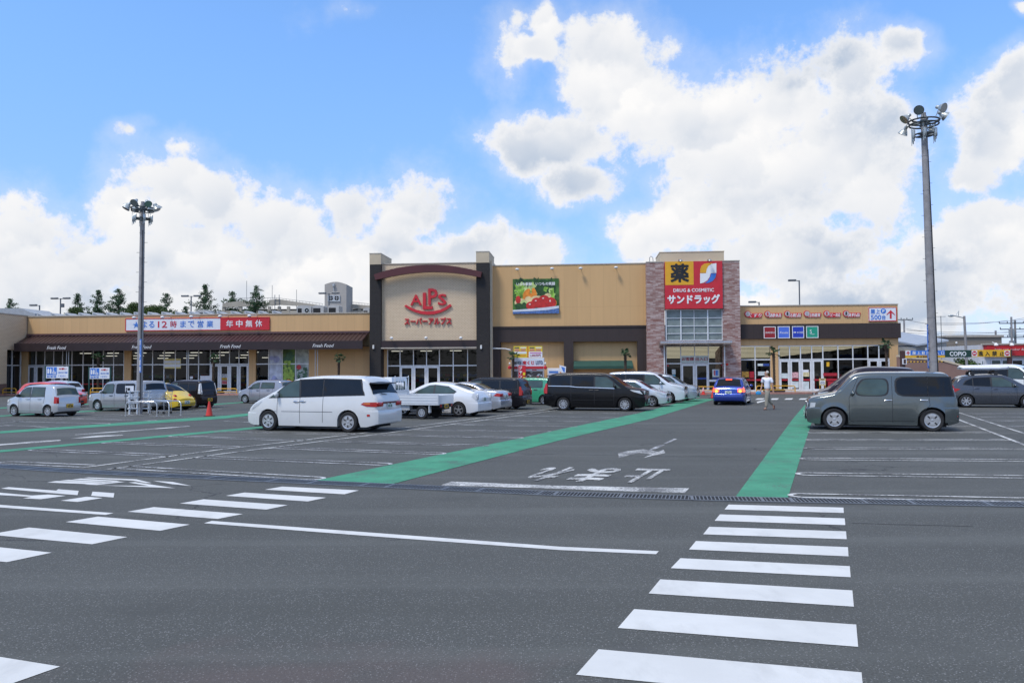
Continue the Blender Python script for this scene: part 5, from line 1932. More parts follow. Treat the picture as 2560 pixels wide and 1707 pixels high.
        for rear in (True, False):
            if not rear and not p['front_plate']: continue
            x = (s.X(1) - .05 * s.H * .8 - .004) if rear else (s.X(0) + .05 * s.H)
            z = p['plate_z'] * s.H if rear else .27 * s.H
            if rear and p['plate_z'] > p['bump_r'] - .02: x = s.X(1) - .012
            sg = -1 if rear else 1
            q = MB()
            xa, xb = sorted((x, x + sg * .012))
            q.box(xa, xb, -.165, .165, z - .082, z + .082, 0)
            xc, xd = sorted((x + sg * .012, x + sg * .015))
            for k, (ya, yb) in enumerate(((-.13, -.085), (-.07, -.03), (.01, .055), (.075, .12))):
                q.box(xc, xd, ya, yb, z - .06, z + .015, 1)
            q.box(xc, xd, -.07, .05, z + .035, z + .062, 1)
            q.build('number_plate', [PLW if p['plate'] == 'w' else PLY, PLD if p['plate'] == 'w' else PLK], t)
        for f in p.get('extra', ()):
            f(s, t, paint_m)


def place(spec, name, label, color, ref, ref_px, other_x, phi, roof_y, group='cars in the car park', L=None, H_=None, W_=None, **kw):
    """stand a car so that its near wheels meet the asphalt where the photo shows them"""
    sp = dict(DEF); sp.update(spec)
    d = Vector((math.cos(R(phi)), math.sin(R(phi)), 0))
    P = at(*ref_px)
    left = Vector((-d.y, d.x, 0))
    near = 1 if left.dot(-P) > 0 else -1
    if L is None:
        sgn = -1 if ref == 'f' else 1
        M = CAM.transposed()
        a = M @ (P - Vector((0, 0, EYE)))
        b_ = M @ (d * sgn)
        k = (other_x - 1280) / FPX
        t = -(a.x + k * a.z) / (b_.x + k * b_.z)
        wb = abs(t)
        L = wb / (sp['wr'] - sp['wf'])
    else:
        wb = L * (sp['wr'] - sp['wf'])
    Wd = W_ or sp['W'] * L / sp['L']
    mid = P + d * (wb / 2 if ref == 'r' else -wb / 2) - left * near * Wd / 2 * .9
    if H_ is None:
        r = ray((ref_px[0] + (other_x or ref_px[0])) / 2, roof_y)
        H_ = (EYE + r.z / math.hypot(r.x, r.y) * math.hypot(mid.x, mid.y)) / (1 + sp['crown'])
    t = thing(name, label, kw.pop('cat', 'car'), mid, R(phi), group)
    c = Car(spec, L, H_, Wd)
    c.make(t, color, **kw)
    print('%-16s L %.2f H %.2f W %.2f at %.1f %.1f' % (name, L, H_, Wd, mid.x, mid.y))
    return t, c


def spoiler(x0=.955, dz=.0, w=.8, m=None, l=.07):
    def f(s, t, pm):
        q = MB()
        z = interp(s.tc, x0) * s.H + .02 + dz
        hw = s.half(x0, .9) * w
        xa, xb = s.X(x0) + .1, s.X(x0) - l * s.L * .6
        q.loft([[(xa, -hw, z + .012), (xa, hw, z + .012), (xa, hw, z - .03), (xa, -hw, z - .03)], [(xb, -hw * .93, z - .02), (xb, hw * .93, z - .02), (xb, hw * .93, z - .045), (xb, -hw * .93, z - .045)]], 0, True, True)
        q.build('spoiler', m or pm, t)
    return f


def side_strip(pts, w, m, name='side_trim', off=.012):
    def f(s, t, pm):
        q = MB()
        for sd_ in (1, -1):
            s.strip(q, pts, w, sd_, off, 0)
        q.build(name, m, t)
    return f


def garnish(s, t, pm):
    q = MB()
    ry = s.half(1.0, .5) * .55
    q.box(s.X(1.0) - .03, s.X(.985), -ry, ry, .51 * s.H, .54 * s.H, 0, .01)
    q.build('tail_garnish', mat('dark red garnish', (0.10, 0.015, 0.018), .3), t)
    for sd_ in (1, -1):
        q = MB()
        s.patch(q, [(.905, .505), (.955, .50), (.955, .53), (.92, .528)], sd_, .013, 0, 4, 2)
        q.build('indicator', AMB, t)
        q = MB()
        s.patch(q, [(.935, .29), (.955, .29), (.955, .325), (.935, .325)], sd_, .012, 0, 2, 2)
        q.build('reflector', TAIL, t)


def antenna(x=.9):
    def f(s, t, pm):
        q = MB()
        z = interp(s.tc, x) * s.H
        q.tube([(s.X(x), 0, z), (s.X(x) - .12, 0, z + .16)], .006, 5)
        q.build('antenna', BLACK, t)
    return f


def wiper(z=.63, y=.35):
    def f(s, t, pm):
        q = MB()
        x = s.X(max(x_ for x_, z_ in s.tc if z_ >= z)) - .03
        q.tube([(x - .01, 0.02, z * s.H), (x - .01, y, z * s.H + .04)], .012, 5)
        q.build('rear_wiper', BLACK, t)
    return f


def door_seams(xs, zlo, zhi):
    return tuple(((x, zlo), (x, zhi)) for x in xs)


# body styles: profile from nose (0) to tail (1), heights as a share of the roof height
ONEBOX = dict(L=4.75, W=1.79, top=[(0, .34), (.012, .405), (.05, .495), (.12, .59), (.17, .64), (.36, .94), (.46, .985), (.60, 1), (.84, .985), (.915, .955), (.965, .70), (.99, .62), (1, .56)],
              belt=.60, tum=.17, wf=.185, wr=.795, rw=.185, tf=.22, lf=.24, ws=(.175, .35), rg=(.93, .972), rc=.05, sill=.10, rgv=1.1,
              panes=(([(.195, .615), (.262, .62), (.262, .735)], 1), ([(.272, .62), (.425, .63), (.412, .925), (.345, .885), (.272, .755)], 1), ([(.437, .632), (.60, .648), (.597, .945), (.424, .93)], 0), ([(.608, .65), (.905, .672), (.872, .93), (.604, .946)], 0)),
              seams=(((.255, .16), (.258, .61)), ((.432, .15), (.432, .62)), ((.606, .17), (.608, .63)), ((.13, .36), (.25, .36)), ((.29, .36), (.68, .36))),
              handles=((.405, .545), (.455, .55)), mirror=(.262, .63), head=((.035, .38), (.10, .47), (.135, .55), (.06, .475)), headf=(0, 0, .44, .53),
              tail=((.89, .50), (.93, .465), (.999, .455), (.999, .54), (.91, .535)), tailr=(.55, 1.0, .46, .535), plate_z=.475, bump_r=.40, bump_f=.345, grille=(0, .46, .50))
estima = dict(ONEBOX)
estima['style'] = 'slot'; estima['spokes'] = 6
estima['extra'] = (spoiler(.93, .0, .88, BLACK, .09), wiper(.665, .4), garnish)
VAN = dict(L=4.6, W=1.70, top=[(0, .44), (.01, .52), (.04, .56), (.14, .60), (.175, .625), (.335, .925), (.42, .985), (.55, 1), (.88, .985), (.955, .95), (.985, .66), (1, .58)],
           belt=.60, tum=.11, wf=.185, wr=.80, rw=.178, tf=.16, lf=.16, ws=(.185, .325), rg=(.964, .984), rc=.05, sill=.105,
           panes=(([(.225, .605), (.285, .60), (.285, .735)], 1), ([(.297, .60), (.475, .612), (.475, .90), (.365, .885), (.297, .755)], 1), ([(.492, .62), (.71, .638), (.71, .91), (.492, .905)], 0), ([(.73, .645), (.945, .66), (.935, .905), (.73, .91)], 0)),
           seams=(((.29, .17), (.29, .59)), ((.484, .16), (.484, .92)), ((.72, .18), (.72, .92)), ((.30, .30), (.70, .28))),
           handles=((.46, .545), (.515, .55)), mirror=(.275, .61), head=((.012, .44), (.10, .51), (.135, .56), (.04, .535)), headf=(.5, .97, .44, .53),
           tail=((.965, .45), (.999, .45), (.999, .58), (.985, .72), (.965, .72)), tailr=(.86, 1.0, .45, .60), plate_z=.46, grille=(.5, .42, .53))
voxy = dict(VAN)
voxy['extra'] = (side_strip(((.955, .655), (.74, .648), (.66, .625), (.48, .612), (.285, .592)), .026, CHROME, 'chrome_strip', .010), side_strip(((.70, .20), (.30, .18)), .02, paint('black skirt', (.012, .012, .014)), 'side_skirt'), spoiler(.945, 0, .9))
voxy['spokes'] = 10
noah = dict(VAN)
CUBE11 = dict(L=3.75, W=1.67, top=[(0, .44), (.012, .54), (.05, .575), (.20, .605), (.225, .63), (.30, .93), (.35, .985), (.5, 1), (.93, .992), (.968, .965), (.99, .66), (1, .60)],
              belt=.60, tum=.10, wf=.185, wr=.81, rw=.185, tf=.10, tr=.04, rc=.075, ws=(.228, .295), rg=(.971, .988), flare=.03,
              panes=(([(.27, .60), (.455, .60), (.465, .66), (.465, .86), (.44, .895), (.345, .885), (.325, .85)], 1), ([(.52, .62), (.55, .595), (.80, .60), (.83, .63), (.83, .87), (.80, .905), (.55, .90), (.52, .87)], 0)),
              seams=(((.255, .17), (.255, .58)), ((.49, .15), (.49, .92)), ((.20, .35), (.74, .36)), ((.735, .30), (.85, .58))),
              handles=((.43, .52), (.70, .52)), mirror=(.285, .60), head=((.01, .45), (.06, .47), (.065, .54), (.02, .53)), tail=((.985, .30), (.999, .30), (.999, .40), (.985, .40)), tailr=(.4, .9, .23, .29), style='steel', spokes=8, plate_z=.30, bump_r=.36, rgv=.95, plate='w')
CUBE12 = dict(L=3.89, W=1.695, top=[(0, .44), (.010, .535), (.04, .57), (.16, .62), (.20, .645), (.305, .935), (.37, .985), (.5, 1), (.90, .99), (.955, .965), (.985, .66), (1, .50)],
              belt=.60, tum=.12, wf=.182, wr=.833, rw=.190, tf=.15, tr=.08, rc=.075, sill=.10, ws=(.208, .30), rg=(.96, .984), flare=.045, spokes=4, style='slot',
              panes=(([(.335, .70), (.345, .63), (.38, .605), (.51, .605), (.54, .65), (.545, .78), (.535, .86), (.51, .885), (.42, .885), (.375, .86)], 1, 2),
                     ([(.603, .76), (.605, .69), (.622, .635), (.655, .606), (.71, .60), (.805, .60), (.805, .915), (.645, .908), (.617, .885), (.605, .84)], 0), ([(.812, .60), (.970, .605), (.952, .91), (.812, .915)], 0)),
              seams=(((.287, .17), (.285, .55), (.30, .64), (.35, .91)), ((.575, .15), (.575, .93)), ((.82, .44), (.815, .58)), ((.74, .25), (.80, .40), (.82, .44)), ((.29, .165), (.72, .175))),
              handles=((.548, .525), (.782, .53)), mirror=(.31, .605), head=((.012, .38), (.05, .40), (.055, .475), (.02, .475)), headf=(.6, .97, .38, .475), tail=((.996, .25), (.999, .25), (.999, .27), (.996, .27)), tailr=(.4, .9, .22, .28), grille=(.5, .38, .46), plate_z=.42)
HATCH = dict(L=3.9, W=1.695, top=[(0, .44), (.012, .50), (.05, .55), (.16, .62), (.205, .65), (.39, .955), (.48, .995), (.58, 1), (.80, .965), (.885, .92), (.955, .68), (.985, .62), (1, .55)],
             belt=.61, tum=.20, wf=.19, wr=.825, rw=.20, tf=.20, lf=.22, ws=(.215, .375), rg=(.895, .955), rc=.065,
             panes=(([(.285, .63), (.34, .63), (.34, .74)], 1), ([(.352, .63), (.55, .645), (.55, .915), (.45, .90), (.352, .765)], 1), ([(.57, .648), (.745, .665), (.745, .895), (.57, .915)], 0), ([(.757, .668), (.85, .70), (.82, .80), (.757, .885)], 0)),
             seams=(((.30, .17), (.30, .60)), ((.56, .15), (.56, .64)), ((.755, .30), (.75, .66)), ((.30, .16), (.72, .16))), handles=((.52, .56), (.71, .58)), mirror=(.325, .635),
             head=((.012, .44), (.13, .53), (.15, .59), (.05, .545)), headf=(.5, .97, .44, .53), tail=((.93, .49), (.998, .47), (.998, .60), (.965, .66)), tailr=(.66, 1.0, .47, .60), plate_z=.46, lightrg=0)
fit = dict(HATCH)
fit['extra'] = (antenna(.86),); fit['tum'] = .26; fit['tr'] = .12; fit['rg'] = (.865, .962); fit['rgv'] = .96
note = dict(HATCH)
note['tail'] = ((.885, .565), (.94, .47), (.999, .45), (.985, .60), (.965, .70), (.945, .58)); note['tailr'] = (.8, 1, .46, .58); note['spokes'] = 7
note['extra'] = (side_strip(((.26, .50), (.50, .535), (.80, .60)), .015, paint('grey crease', (.11, .12, .13), .6), 'side_crease', .004),)
PRI = dict(HATCH)
PRI.update(L=4.46, W=1.745, top=[(0, .44), (.012, .49), (.05, .54), (.17, .62), (.22, .65), (.42, .955), (.50, .995), (.56, 1), (.72, .95), (.90, .775), (.93, .755), (.965, .72), (.988, .60), (1, .52)],
           ws=(.23, .41), rg=(.73, .895), wf=.205, wr=.81, rw=.208, tum=.24,
           panes=(([(.305, .645), (.355, .645), (.355, .745)], 1), ([(.365, .645), (.535, .665), (.535, .915), (.47, .90), (.365, .765)], 1), ([(.552, .668), (.75, .69), (.775, .75), (.68, .87), (.552, .918)], 1)),
           seams=(((.31, .17), (.31, .62)), ((.543, .15), (.543, .66)), ((.72, .30), (.74, .68)), ((.30, .155), (.70, .155))), handles=((.51, .575), (.70, .59)), mirror=(.335, .65), spokes=5,
           tail=((.945, .58), (.985, .50), (.999, .50), (.985, .66), (.955, .69)), tailr=(.86, 1.0, .50, .66), tail_m=LENS, plate_z=.50,
           extra=(spoiler(.925, 0, .92, BLACK, .03), antenna(.66)))
SEDAN = dict(HATCH)
SEDAN.update(L=4.6, W=1.77, top=[(0, .45), (.012, .52), (.05, .56), (.20, .63), (.25, .655), (.40, .955), (.47, .995), (.54, 1), (.66, .955), (.80, .755), (.83, .74), (.95, .725), (.985, .66), (1, .54)], ws=(.26, .39), rg=(.67, .795), wf=.19, wr=.79, rw=.215, tum=.22,
             panes=(([(.345, .655), (.505, .665), (.505, .915), (.45, .90), (.345, .745)], 1), ([(.52, .665), (.67, .675), (.67, .88), (.52, .915)], 1), ([(.68, .68), (.74, .70), (.68, .85)], 1)),
             seams=(((.30, .17), (.31, .62)), ((.512, .15), (.512, .66)), ((.70, .30), (.68, .67))), handles=((.48, .585), (.66, .595)), mirror=(.335, .655), tail=((.925, .56), (.999, .52), (.999, .63), (.96, .645)), tailr=(.55, 1.0, .53, .63), plate_z=.52, spokes=5)
KEI = dict(L=3.395, W=1.475, top=[(0, .42), (.014, .51), (.04, .555), (.15, .615), (.19, .645), (.345, .945), (.42, .99), (.55, 1), (.86, .985), (.935, .95), (.985, .655), (1, .60)],
           belt=.61, tum=.15, wf=.17, wr=.84, rw=.185, tf=.14, ws=(.20, .335), rg=(.942, .982), rc=.065, plate='y', plate_z=.34, lightrg=1, rgv=1.06,
           panes=(([(.255, .625), (.48, .63), (.48, .925), (.385, .915), (.325, .82)], 1), ([(.51, .63), (.765, .64), (.755, .92), (.52, .925)], 1)),
           seams=(((.27, .17), (.27, .62)), ((.497, .15), (.497, .93)), ((.76, .42), (.775, .64)), ((.20, .165), (.72, .165))), handles=((.45, .56), (.68, .565)), mirror=(.29, .635), flare=.03,
           head=((.012, .44), (.06, .46), (.075, .54), (.025, .53)), tail=((.955, .42), (.999, .42), (.999, .62), (.955, .64)), tailr=(.86, 1.0, .42, .61), bump_r=.42, spokes=8)
green_kei = dict(KEI)
green_kei['panes'] = (([(.27, .635), (.475, .64), (.475, .89), (.42, .875), (.345, .80)], 1), ([(.515, .64), (.80, .65), (.80, .86), (.78, .885), (.535, .892)], 1))
STELLA = dict(KEI)
STELLA.update(tail=((.94, .52), (.99, .52), (.97, .88), (.94, .88)), tailr=(.9, 1.0, .52, .62), tail_m=LENS, lightrg=0, top=[(0, .44), (.014, .52), (.04, .56), (.14, .62), (.18, .65), (.30, .93), (.38, .985), (.52, 1), (.90, .99), (.955, .96), (.985, .66), (1, .60)], ws=(.19, .295), rg=(.955, .982), plate_z=.30,
              panes=(([(.25, .62), (.46, .63), (.46, .905), (.37, .895), (.31, .82)], 1), ([(.50, .63), (.70, .64), (.70, .905), (.51, .908)], 0), ([(.72, .64), (.88, .65), (.88, .895), (.72, .90)], 0)))


def vert_tails(s, t, pm):
    for sd_ in (1, -1):
        q = MB()
        q.tube([(s.X(x) - .01, sd_ * s.half(x, z) * .93, z * s.H) for x, z in ((.997, .50), (.99, .62), (.975, .78), (.958, .90))], .024, 8)
        q.build('tail_light', LENS, t, smooth=60)


STELLA['extra'] = (vert_tails,)
BEETLE = dict(L=4.13, W=1.735, top=[(0, .36), (.012, .43), (.05, .50), (.14, .585), (.235, .645), (.27, .66), (.385, .90), (.46, .985), (.53, 1), (.62, .985), (.74, .87), (.84, .68), (.90, .57), (.97, .47), (1, .40)],
              belt=.58, tum=.26, wf=.20, wr=.81, rw=.215, tf=.28, lf=.26, tr=.24, lr=.24, ws=(.275, .41), rg=(.66, .835), rc=.11, crown=.04, flare=.06, lightrg=0, rgv=.9,
              panes=(([(.30, .64), (.50, .65), (.51, .92), (.46, .905), (.38, .82)], 1), ([(.53, .65), (.66, .66), (.72, .72), (.66, .85), (.53, .925)], 0)), seams=(((.30, .2), (.30, .6)), ((.52, .18), (.52, .64)), ((.30, .17), (.62, .17))), handles=((.49, .56),), mirror=(.34, .64),
              head=((.02, .36), (.06, .38), (.06, .46), (.03, .45)), tail=((.95, .40), (.995, .38), (.995, .44), (.96, .46)), tailr=(0, 0, .4, .5), plate_z=.30, bump_r=.36, grille=(0, 0, 0), spokes=6)


def round_tails(s, t, pm):
    for sd_ in (1, -1):
        q = MB()
        x, z = .925, .525
        q.ell((s.X(x), sd_ * s.half(x, z) * .70, z * s.H), (0.10, 0.10, 0.085), 14, 8)
        q.build('tail_light', TAIL, t, smooth=60)
    q = MB()
    s.strip
    for k in range(1):
        q.box(s.X(1) - .075, s.X(1) + .02, -.55, .55, .225 * s.H, .245 * s.H)
    q.build('bumper_strip', BLACK, t)


BEETLE['extra'] = (round_tails,)
FREED = dict(VAN)
FREED.update(L=4.2, top=[(0, .42), (.012, .50), (.05, .55), (.12, .595), (.15, .62), (.36, .94), (.46, .99), (.58, 1), (.86, .98), (.94, .95), (.985, .66), (1, .56)], ws=(.16, .35), lightws=0,
             panes=(([(.20, .61), (.28, .61), (.28, .77)], 0), ([(.292, .61), (.47, .615), (.47, .90), (.38, .885), (.292, .78)], 0), ([(.485, .62), (.70, .635), (.70, .91), (.485, .905)], 0), ([(.72, .64), (.93, .66), (.91, .90), (.72, .91)], 0)), extra=(spoiler(.94, .01, .92, None, .09),))
GRP = 'cars in the car park'
place(estima, 'minivan', 'white one-box minivan with dark rear windows parked in the left foreground', paint('pearl white', (0.60, 0.61, 0.61)), 'r', (872.6, 1080.5), 673.7, 161, 937.5, handle_m=CHROME)
place(KEI, 'kei_car', 'small silver hatchback with tall red tail lights and yellow plate at far left', paint('light silver', (0.47, 0.49, 0.51), .5), 'r', (121.4, 1042), 37, 159, 960.5, handle_m=CHROME, mirror_m=BLACK)
place(HATCH, 'hatchback', 'orange red hatchback half hidden behind the small silver car', paint('orange red', (0.62, 0.06, 0.03)), 'r', (62, 1018), 140, -21, 953.5)
place(HATCH, 'hatchback', 'pale blue hatchback roof showing behind the orange red car', paint('ice blue', (0.55, 0.62, 0.68), .3), 'r', (152, 1006), 92, 159, 950.5)
place(CUBE11, 'boxy_car', 'silver grey boxy car behind the left lamp pole and trolley rails', paint('warm silver', (0.33, 0.34, 0.36), .5), 'r', (333.5, 1028.8), 246, 158, 950.5, handle_m=BLACK)
place(BEETLE, 'beetle_car', 'yellow round-backed car with round red tail lights beside the boxy car', paint('yellow', (0.72, 0.50, 0.035)), 'r', (412, 1026), 328, 157, 956)
place(STELLA, 'kei_car', 'black tall kei car with bright vertical tail lights behind the yellow car', paint('black purple', (0.016, 0.012, 0.014), .2), 'r', (485, 1020.3), 412, 158, 949)
place(green_kei | dict(plate='w', W=1.66, L=3.9), 'hatchback', 'silver mauve tall hatchback behind the nose of the white minivan', paint('mauve silver', (0.30, 0.30, 0.33), .5), 'f', (613.8, 1007.5), 690, 159, 949, handle_m=BLACK)
place(PRI, 'hybrid_car', 'white sloping liftback beside the small flatbed truck', paint('white', (0.70, 0.71, 0.73)), 'r', (1148, 1041.6), 1009, 159, 953.5)
place(SEDAN, 'sedan', 'silver sedan with red tail light behind the white liftback', paint('silver sedan', (0.48, 0.50, 0.54), .5), 'r', (1206.6, 1030.5), 1085, 159, 954)
place(VAN | dict(plate='y', plate_z=.24), 'van', 'black tall van behind the silver sedan', paint('black van', (0.013, 0.013, 0.016), .2), 'r', (1266, 1023.5), 1148, 159, 942.5)
place(green_kei, 'kei_car', 'green boxy kei car in front of the lottery booth', paint('kei green', (0.045, 0.30, 0.16)), 'r', (1361, 1012), 1272, 160, 943, handle_m=BLACK)
place(voxy, 'minivan', 'black minivan with chrome strip below its windows, facing right', paint('black', (0.006, 0.006, 0.007)), 'f', (1562.6, 1027.6), 1409, -19, 930, handle_m=BLACK)
place(HATCH, 'hatchback', 'silver white hatchback nose showing behind the black minivan', paint('silver white', (0.56, 0.59, 0.63), .4), 'f', (1630.6, 1016.8), 1520, -21, 948)
place(noah, 'minivan', 'white minivan with dark windows behind the black minivan', paint('bluish white', (0.62, 0.66, 0.70), .1), 'f', (1671.6, 1008), 1549, -21, 927.5)
place(noah | dict(spokes=7), 'minivan', 'silver minivan nose sticking out beyond the white minivan', paint('silver blue', (0.40, 0.45, 0.51), .5), 'f', (1706, 1003), 1594, -21, 934)
fb_, fc_ = place(fit | dict(tail_m=BRAKE), 'hatchback', 'blue hatchback with lit brake lights driving toward the store', paint('vivid blue', (0.018, 0.050, 0.30), .5), 'r', (1862, 1012), None, 68.6, 940.8, L=3.85)
q = MB()
for sd_ in (1, -1):
    yy = fc_.half(1, .5) * .82 * sd_
    q.ell((fc_.X(1) - .04, yy, .50 * fc_.H), (.03, .07, .06), 10, 6)
q.build('indicator', BLINK, fb_, smooth=60)
q = MB()
q.box(fc_.X(.905) - .03, fc_.X(.90), -.16, .16, .905 * fc_.H, .93 * fc_.H)
q.build('high_brake_light', BRAKE, fb_)
place(FREED, 'minivan', 'dark purple minivan behind the grey boxy car on the right', paint('dark plum', (0.022, 0.018, 0.028), .3), 'f', (2086, 1055.5), 2253, 162, 915, W_=1.75)
place(CUBE12, 'boxy_car', 'dark grey rounded boxy car in the right foreground', paint('gunmetal', (0.105, 0.125, 0.128), .65, .20), 'r', (2330.5, 1078.5), 2086, 162, 927.5, handle_m=CHROME)
place(HATCH, 'hatchback', 'white car corner peeking out behind the grey boxy car', paint('plain white', (0.68, 0.69, 0.70)), 'r', (2346, 1037), 2215, 163, 936)
nt_, nc_ = place(note, 'hatchback', 'grey hatchback carrying a white roof box at the right edge', paint('slate grey', (0.060, 0.067, 0.082), .55), 'r', (2415.6, 1018.4), 2570, -18, 934)
place(VAN | dict(lightws=1), 'van', 'white van cut off by the right edge behind the grey hatchback', paint('van white', (0.70, 0.72, 0.70)), 'f', (2585, 1001), None, -50, 914, L=4.4, H_=2.05, cat='van')

# roof box on the grey hatchback
rb = thing('roof_box', 'long white roof box strapped on top of the grey hatchback', 'roof box', nt_.matrix_world if False else nt_.location + Vector((0, 0, nc_.H)), R(-18))
q = MB()
xa, xb = nc_.X(.86), nc_.X(.34)
sec = lambda x, f, zl, zh: [(x, y * f, z) for y, z in ((-.36, zl + .02), (-.40, zl + .10), (-.38, zh - .08), (-.30, zh), (.30, zh), (.38, zh - .08), (.40, zl + .10), (.36, zl + .02))]
q.loft([sec(xa, .85, .24, .36), sec(xa + .10, 1, .21, .43), sec(xa + .6, 1, .20, .45), sec(xb - .5, 1, .20, .45), sec(xb - .12, .9, .22, .40), sec(xb, .6, .26, .33)], 0, True, True)
q.build('box_shell', mat('white shell', (0.72, 0.73, 0.76), 0.35, coat=.4, var=.03), rb, smooth=40)
for x in (nc_.X(.74), nc_.X(.50)):
    q = MB()
    q.box(x - .04, x + .04, -.62, .62, .10, .15)
    q.box(x - .03, x + .03, -.2, .2, .15, .21)
    for y in (-.60, .60):
        q.box(x - .07, x + .07, y - .05, y + .05, -.04, .10)
    q.build('roof_bar', BLACK, rb)


# small flatbed truck
def kei_truck():
    P = at(1054.4, 1047.5)
    phi = 159
    d = Vector((math.cos(R(phi)), math.sin(R(phi)), 0))
    left = Vector((-d.y, d.x, 0))
    W_, wb = 1.38, 1.80
    rw = .255
    near = 1 if left.dot(-P) > 0 else -1
    mid = P + d * (wb / 2) - left * near * W_ / 2 * .95
    t = thing('flatbed_truck', 'small white flatbed truck with yellow plate behind the white minivan', 'truck', mid, R(phi), GRP)
    wm = paint('truck white', (0.64, 0.67, 0.70))
    xr = -wb / 2
    bz0, bz1 = .60, .92
    q = MB()                                   # cab
    hw = W_ / 2
    fx0, fx1 = .42, 1.50
    rings = []
    for z, a, b_, w in ((.32, fx0, fx1, hw * .96), (.75, fx0, fx1 + .02, hw), (1.0, fx0, fx1 - .04, hw), (1.55, fx0 + .02, fx1 - .50, hw * .90), (1.63, fx0 + .06, fx1 - .62, hw * .84)):
        rings.append([(a, -w, z), (a, w, z), (b_ - .08, w, z), (b_, w * .85, z), (b_, -w * .85, z), (b_ - .08, -w, z)])
    q.loft(rings, 0, True, True)
    q.build('cab', wm, t, smooth=25)
    for sd_ in (1, -1):
        q = MB()
        q.quad((fx0 + .12, sd_ * (hw + .003), 1.03), (fx1 - .18, sd_ * (hw + .003), 1.03), (fx1 - .52, sd_ * (hw * .915 + .004), 1.48), (fx0 + .14, sd_ * (hw * .915 + .004), 1.48))
        q.build('side_window', CARL, t)
        q = MB()
        q.ell((fx1 - .1, sd_ * (hw + .12), 1.12), (.05, .08, .1))
        q.build('mirror', BLACK, t, smooth=60)
        q = MB()
        q.box(fx1 - .02, fx1 + .02, min(sd_ * hw * .5, sd_ * hw * .82), max(sd_ * hw * .5, sd_ * hw * .82), .55, .70, 0, .015)
        q.build('headlight', LENS, t)
        q = MB()
        q.box(xr - .75, xr - .72, min(sd_ * hw * .62, sd_ * hw * .78), max(sd_ * hw * .62, sd_ * hw * .78), .47, .57)
        q.build('tail_light', TAIL, t)
    q = MB()
    q.quad((fx1 + .0, -hw * .78, 1.03), (fx1 + .0, hw * .78, 1.03), (fx1 - .46, hw * .7, 1.50), (fx1 - .46, -hw * .7, 1.50))
    q.build('windscreen', CARL, t)
    q = MB()
    q.box(fx0 - .004, fx0 + .01, -.36, .36, 1.12, 1.46, 0, .04)
    q.build('rear_window', CARL, t)
    q = MB()                                   # guard frame behind the cab
    for y in (-.55, .55):
        q.tube([(fx0 - .09, y, bz0), (fx0 - .09, y, 1.68)], .022, 6)
    for z in (1.08, 1.62):
        q.tube([(fx0 - .09, -.55, z), (fx0 - .09, .55, z)], .018, 6)
    for y in (-.28, -.09, .10, .28):
        q.tube([(fx0 - .09, y, 1.08), (fx0 - .09, y, 1.62)], .012, 5)
    q.build('guard_frame', wm, t)
    q = MB()
    q.box(xr - .72, fx0 - .03, -hw * .98, hw * .98, bz0 - .06, bz0)
    for sd_ in (1, -1):
        y = sd_ * hw
        ya, yb = sorted((y, y - sd_ * .035))
        q.box(xr - .72, fx0 - .03, ya, yb, bz0 - .05, bz1)
        yc, yd = sorted((y, y + sd_ * .012))
        for k in range(3):
            q.box(xr - .72, fx0 - .03, yc, yd, bz0 + .02 + k * .10, bz0 + .05 + k * .10)
        q.box(xr - .74, fx0 - .03, ya - .008, yb + .008, bz1, bz1 + .025)
    q.box(xr - .735, xr - .70, -hw, hw, bz0 - .05, bz1 - .002)
    q.box(fx0 - .07, fx0 - .035, -hw * .97, hw * .97, bz0, bz1 + .12)
    q.build('cargo_bed', wm, t)
    q = MB()
    q.box(xr - .715, fx0, -hw * .5, hw * .5, .36, bz0 - .065)
    q.box(xr - .74, xr - .70, -hw * .85, hw * .85, .44, .58)
    q.box(-.35, .1, -hw * .9, -hw * .55, .34, .52, 1)
    q.box(-.35, .1, hw * .55, hw * .9, .34, .52, 1)
    q.build('chassis', [DARK, GREYW], t)
    for sd_ in (1, -1):                        # rear mudguard plates
        q = MB()
        ya, yb = sorted((sd_ * hw * .97, sd_ * hw * .70))
        q.box(xr - .33, xr - .30, ya, yb, .25, bz0 - .06)
        q.build('mud_flap', wm, t)
    q = MB()
    q.box(xr - .752, xr - .742, -.17, .17, .42, .58, 0)
    q.box(xr - .755, xr - .752, -.12, .12, .45, .53, 1)
    q.build('number_plate', [PLY, PLK], t)
    c = Car(dict(top=[(0, 0), (1, 1)], wf=.1, wr=.9, rw=.255, style='steel', spokes=8), wb / .8, 1.0, W_)
    c.rw = rw
    for x in (.1, .9):
        for sd_ in (1, -1):
            c.wheel(x, sd_, t)


kei_truck()
# ------------------------------------------------------------------ lamp poles
POLEM = mat('weathered concrete pole', (0.27, 0.26, 0.26), 0.75, var=0.18, scale=2.5, fine=0.2)
GALD = mat('dark galvanised steel', (0.10, 0.115, 0.12), 0.5, 0.5, var=0.2)
HOUS = mat('lamp housing', (0.42, 0.45, 0.44), 0.35, 0.5, var=0.1)
FLENS = glass_mat('flood lamp glass', (0.1,) * 3, 0.7, 0.08, opaque=(0.16, 0.19, 0.18))


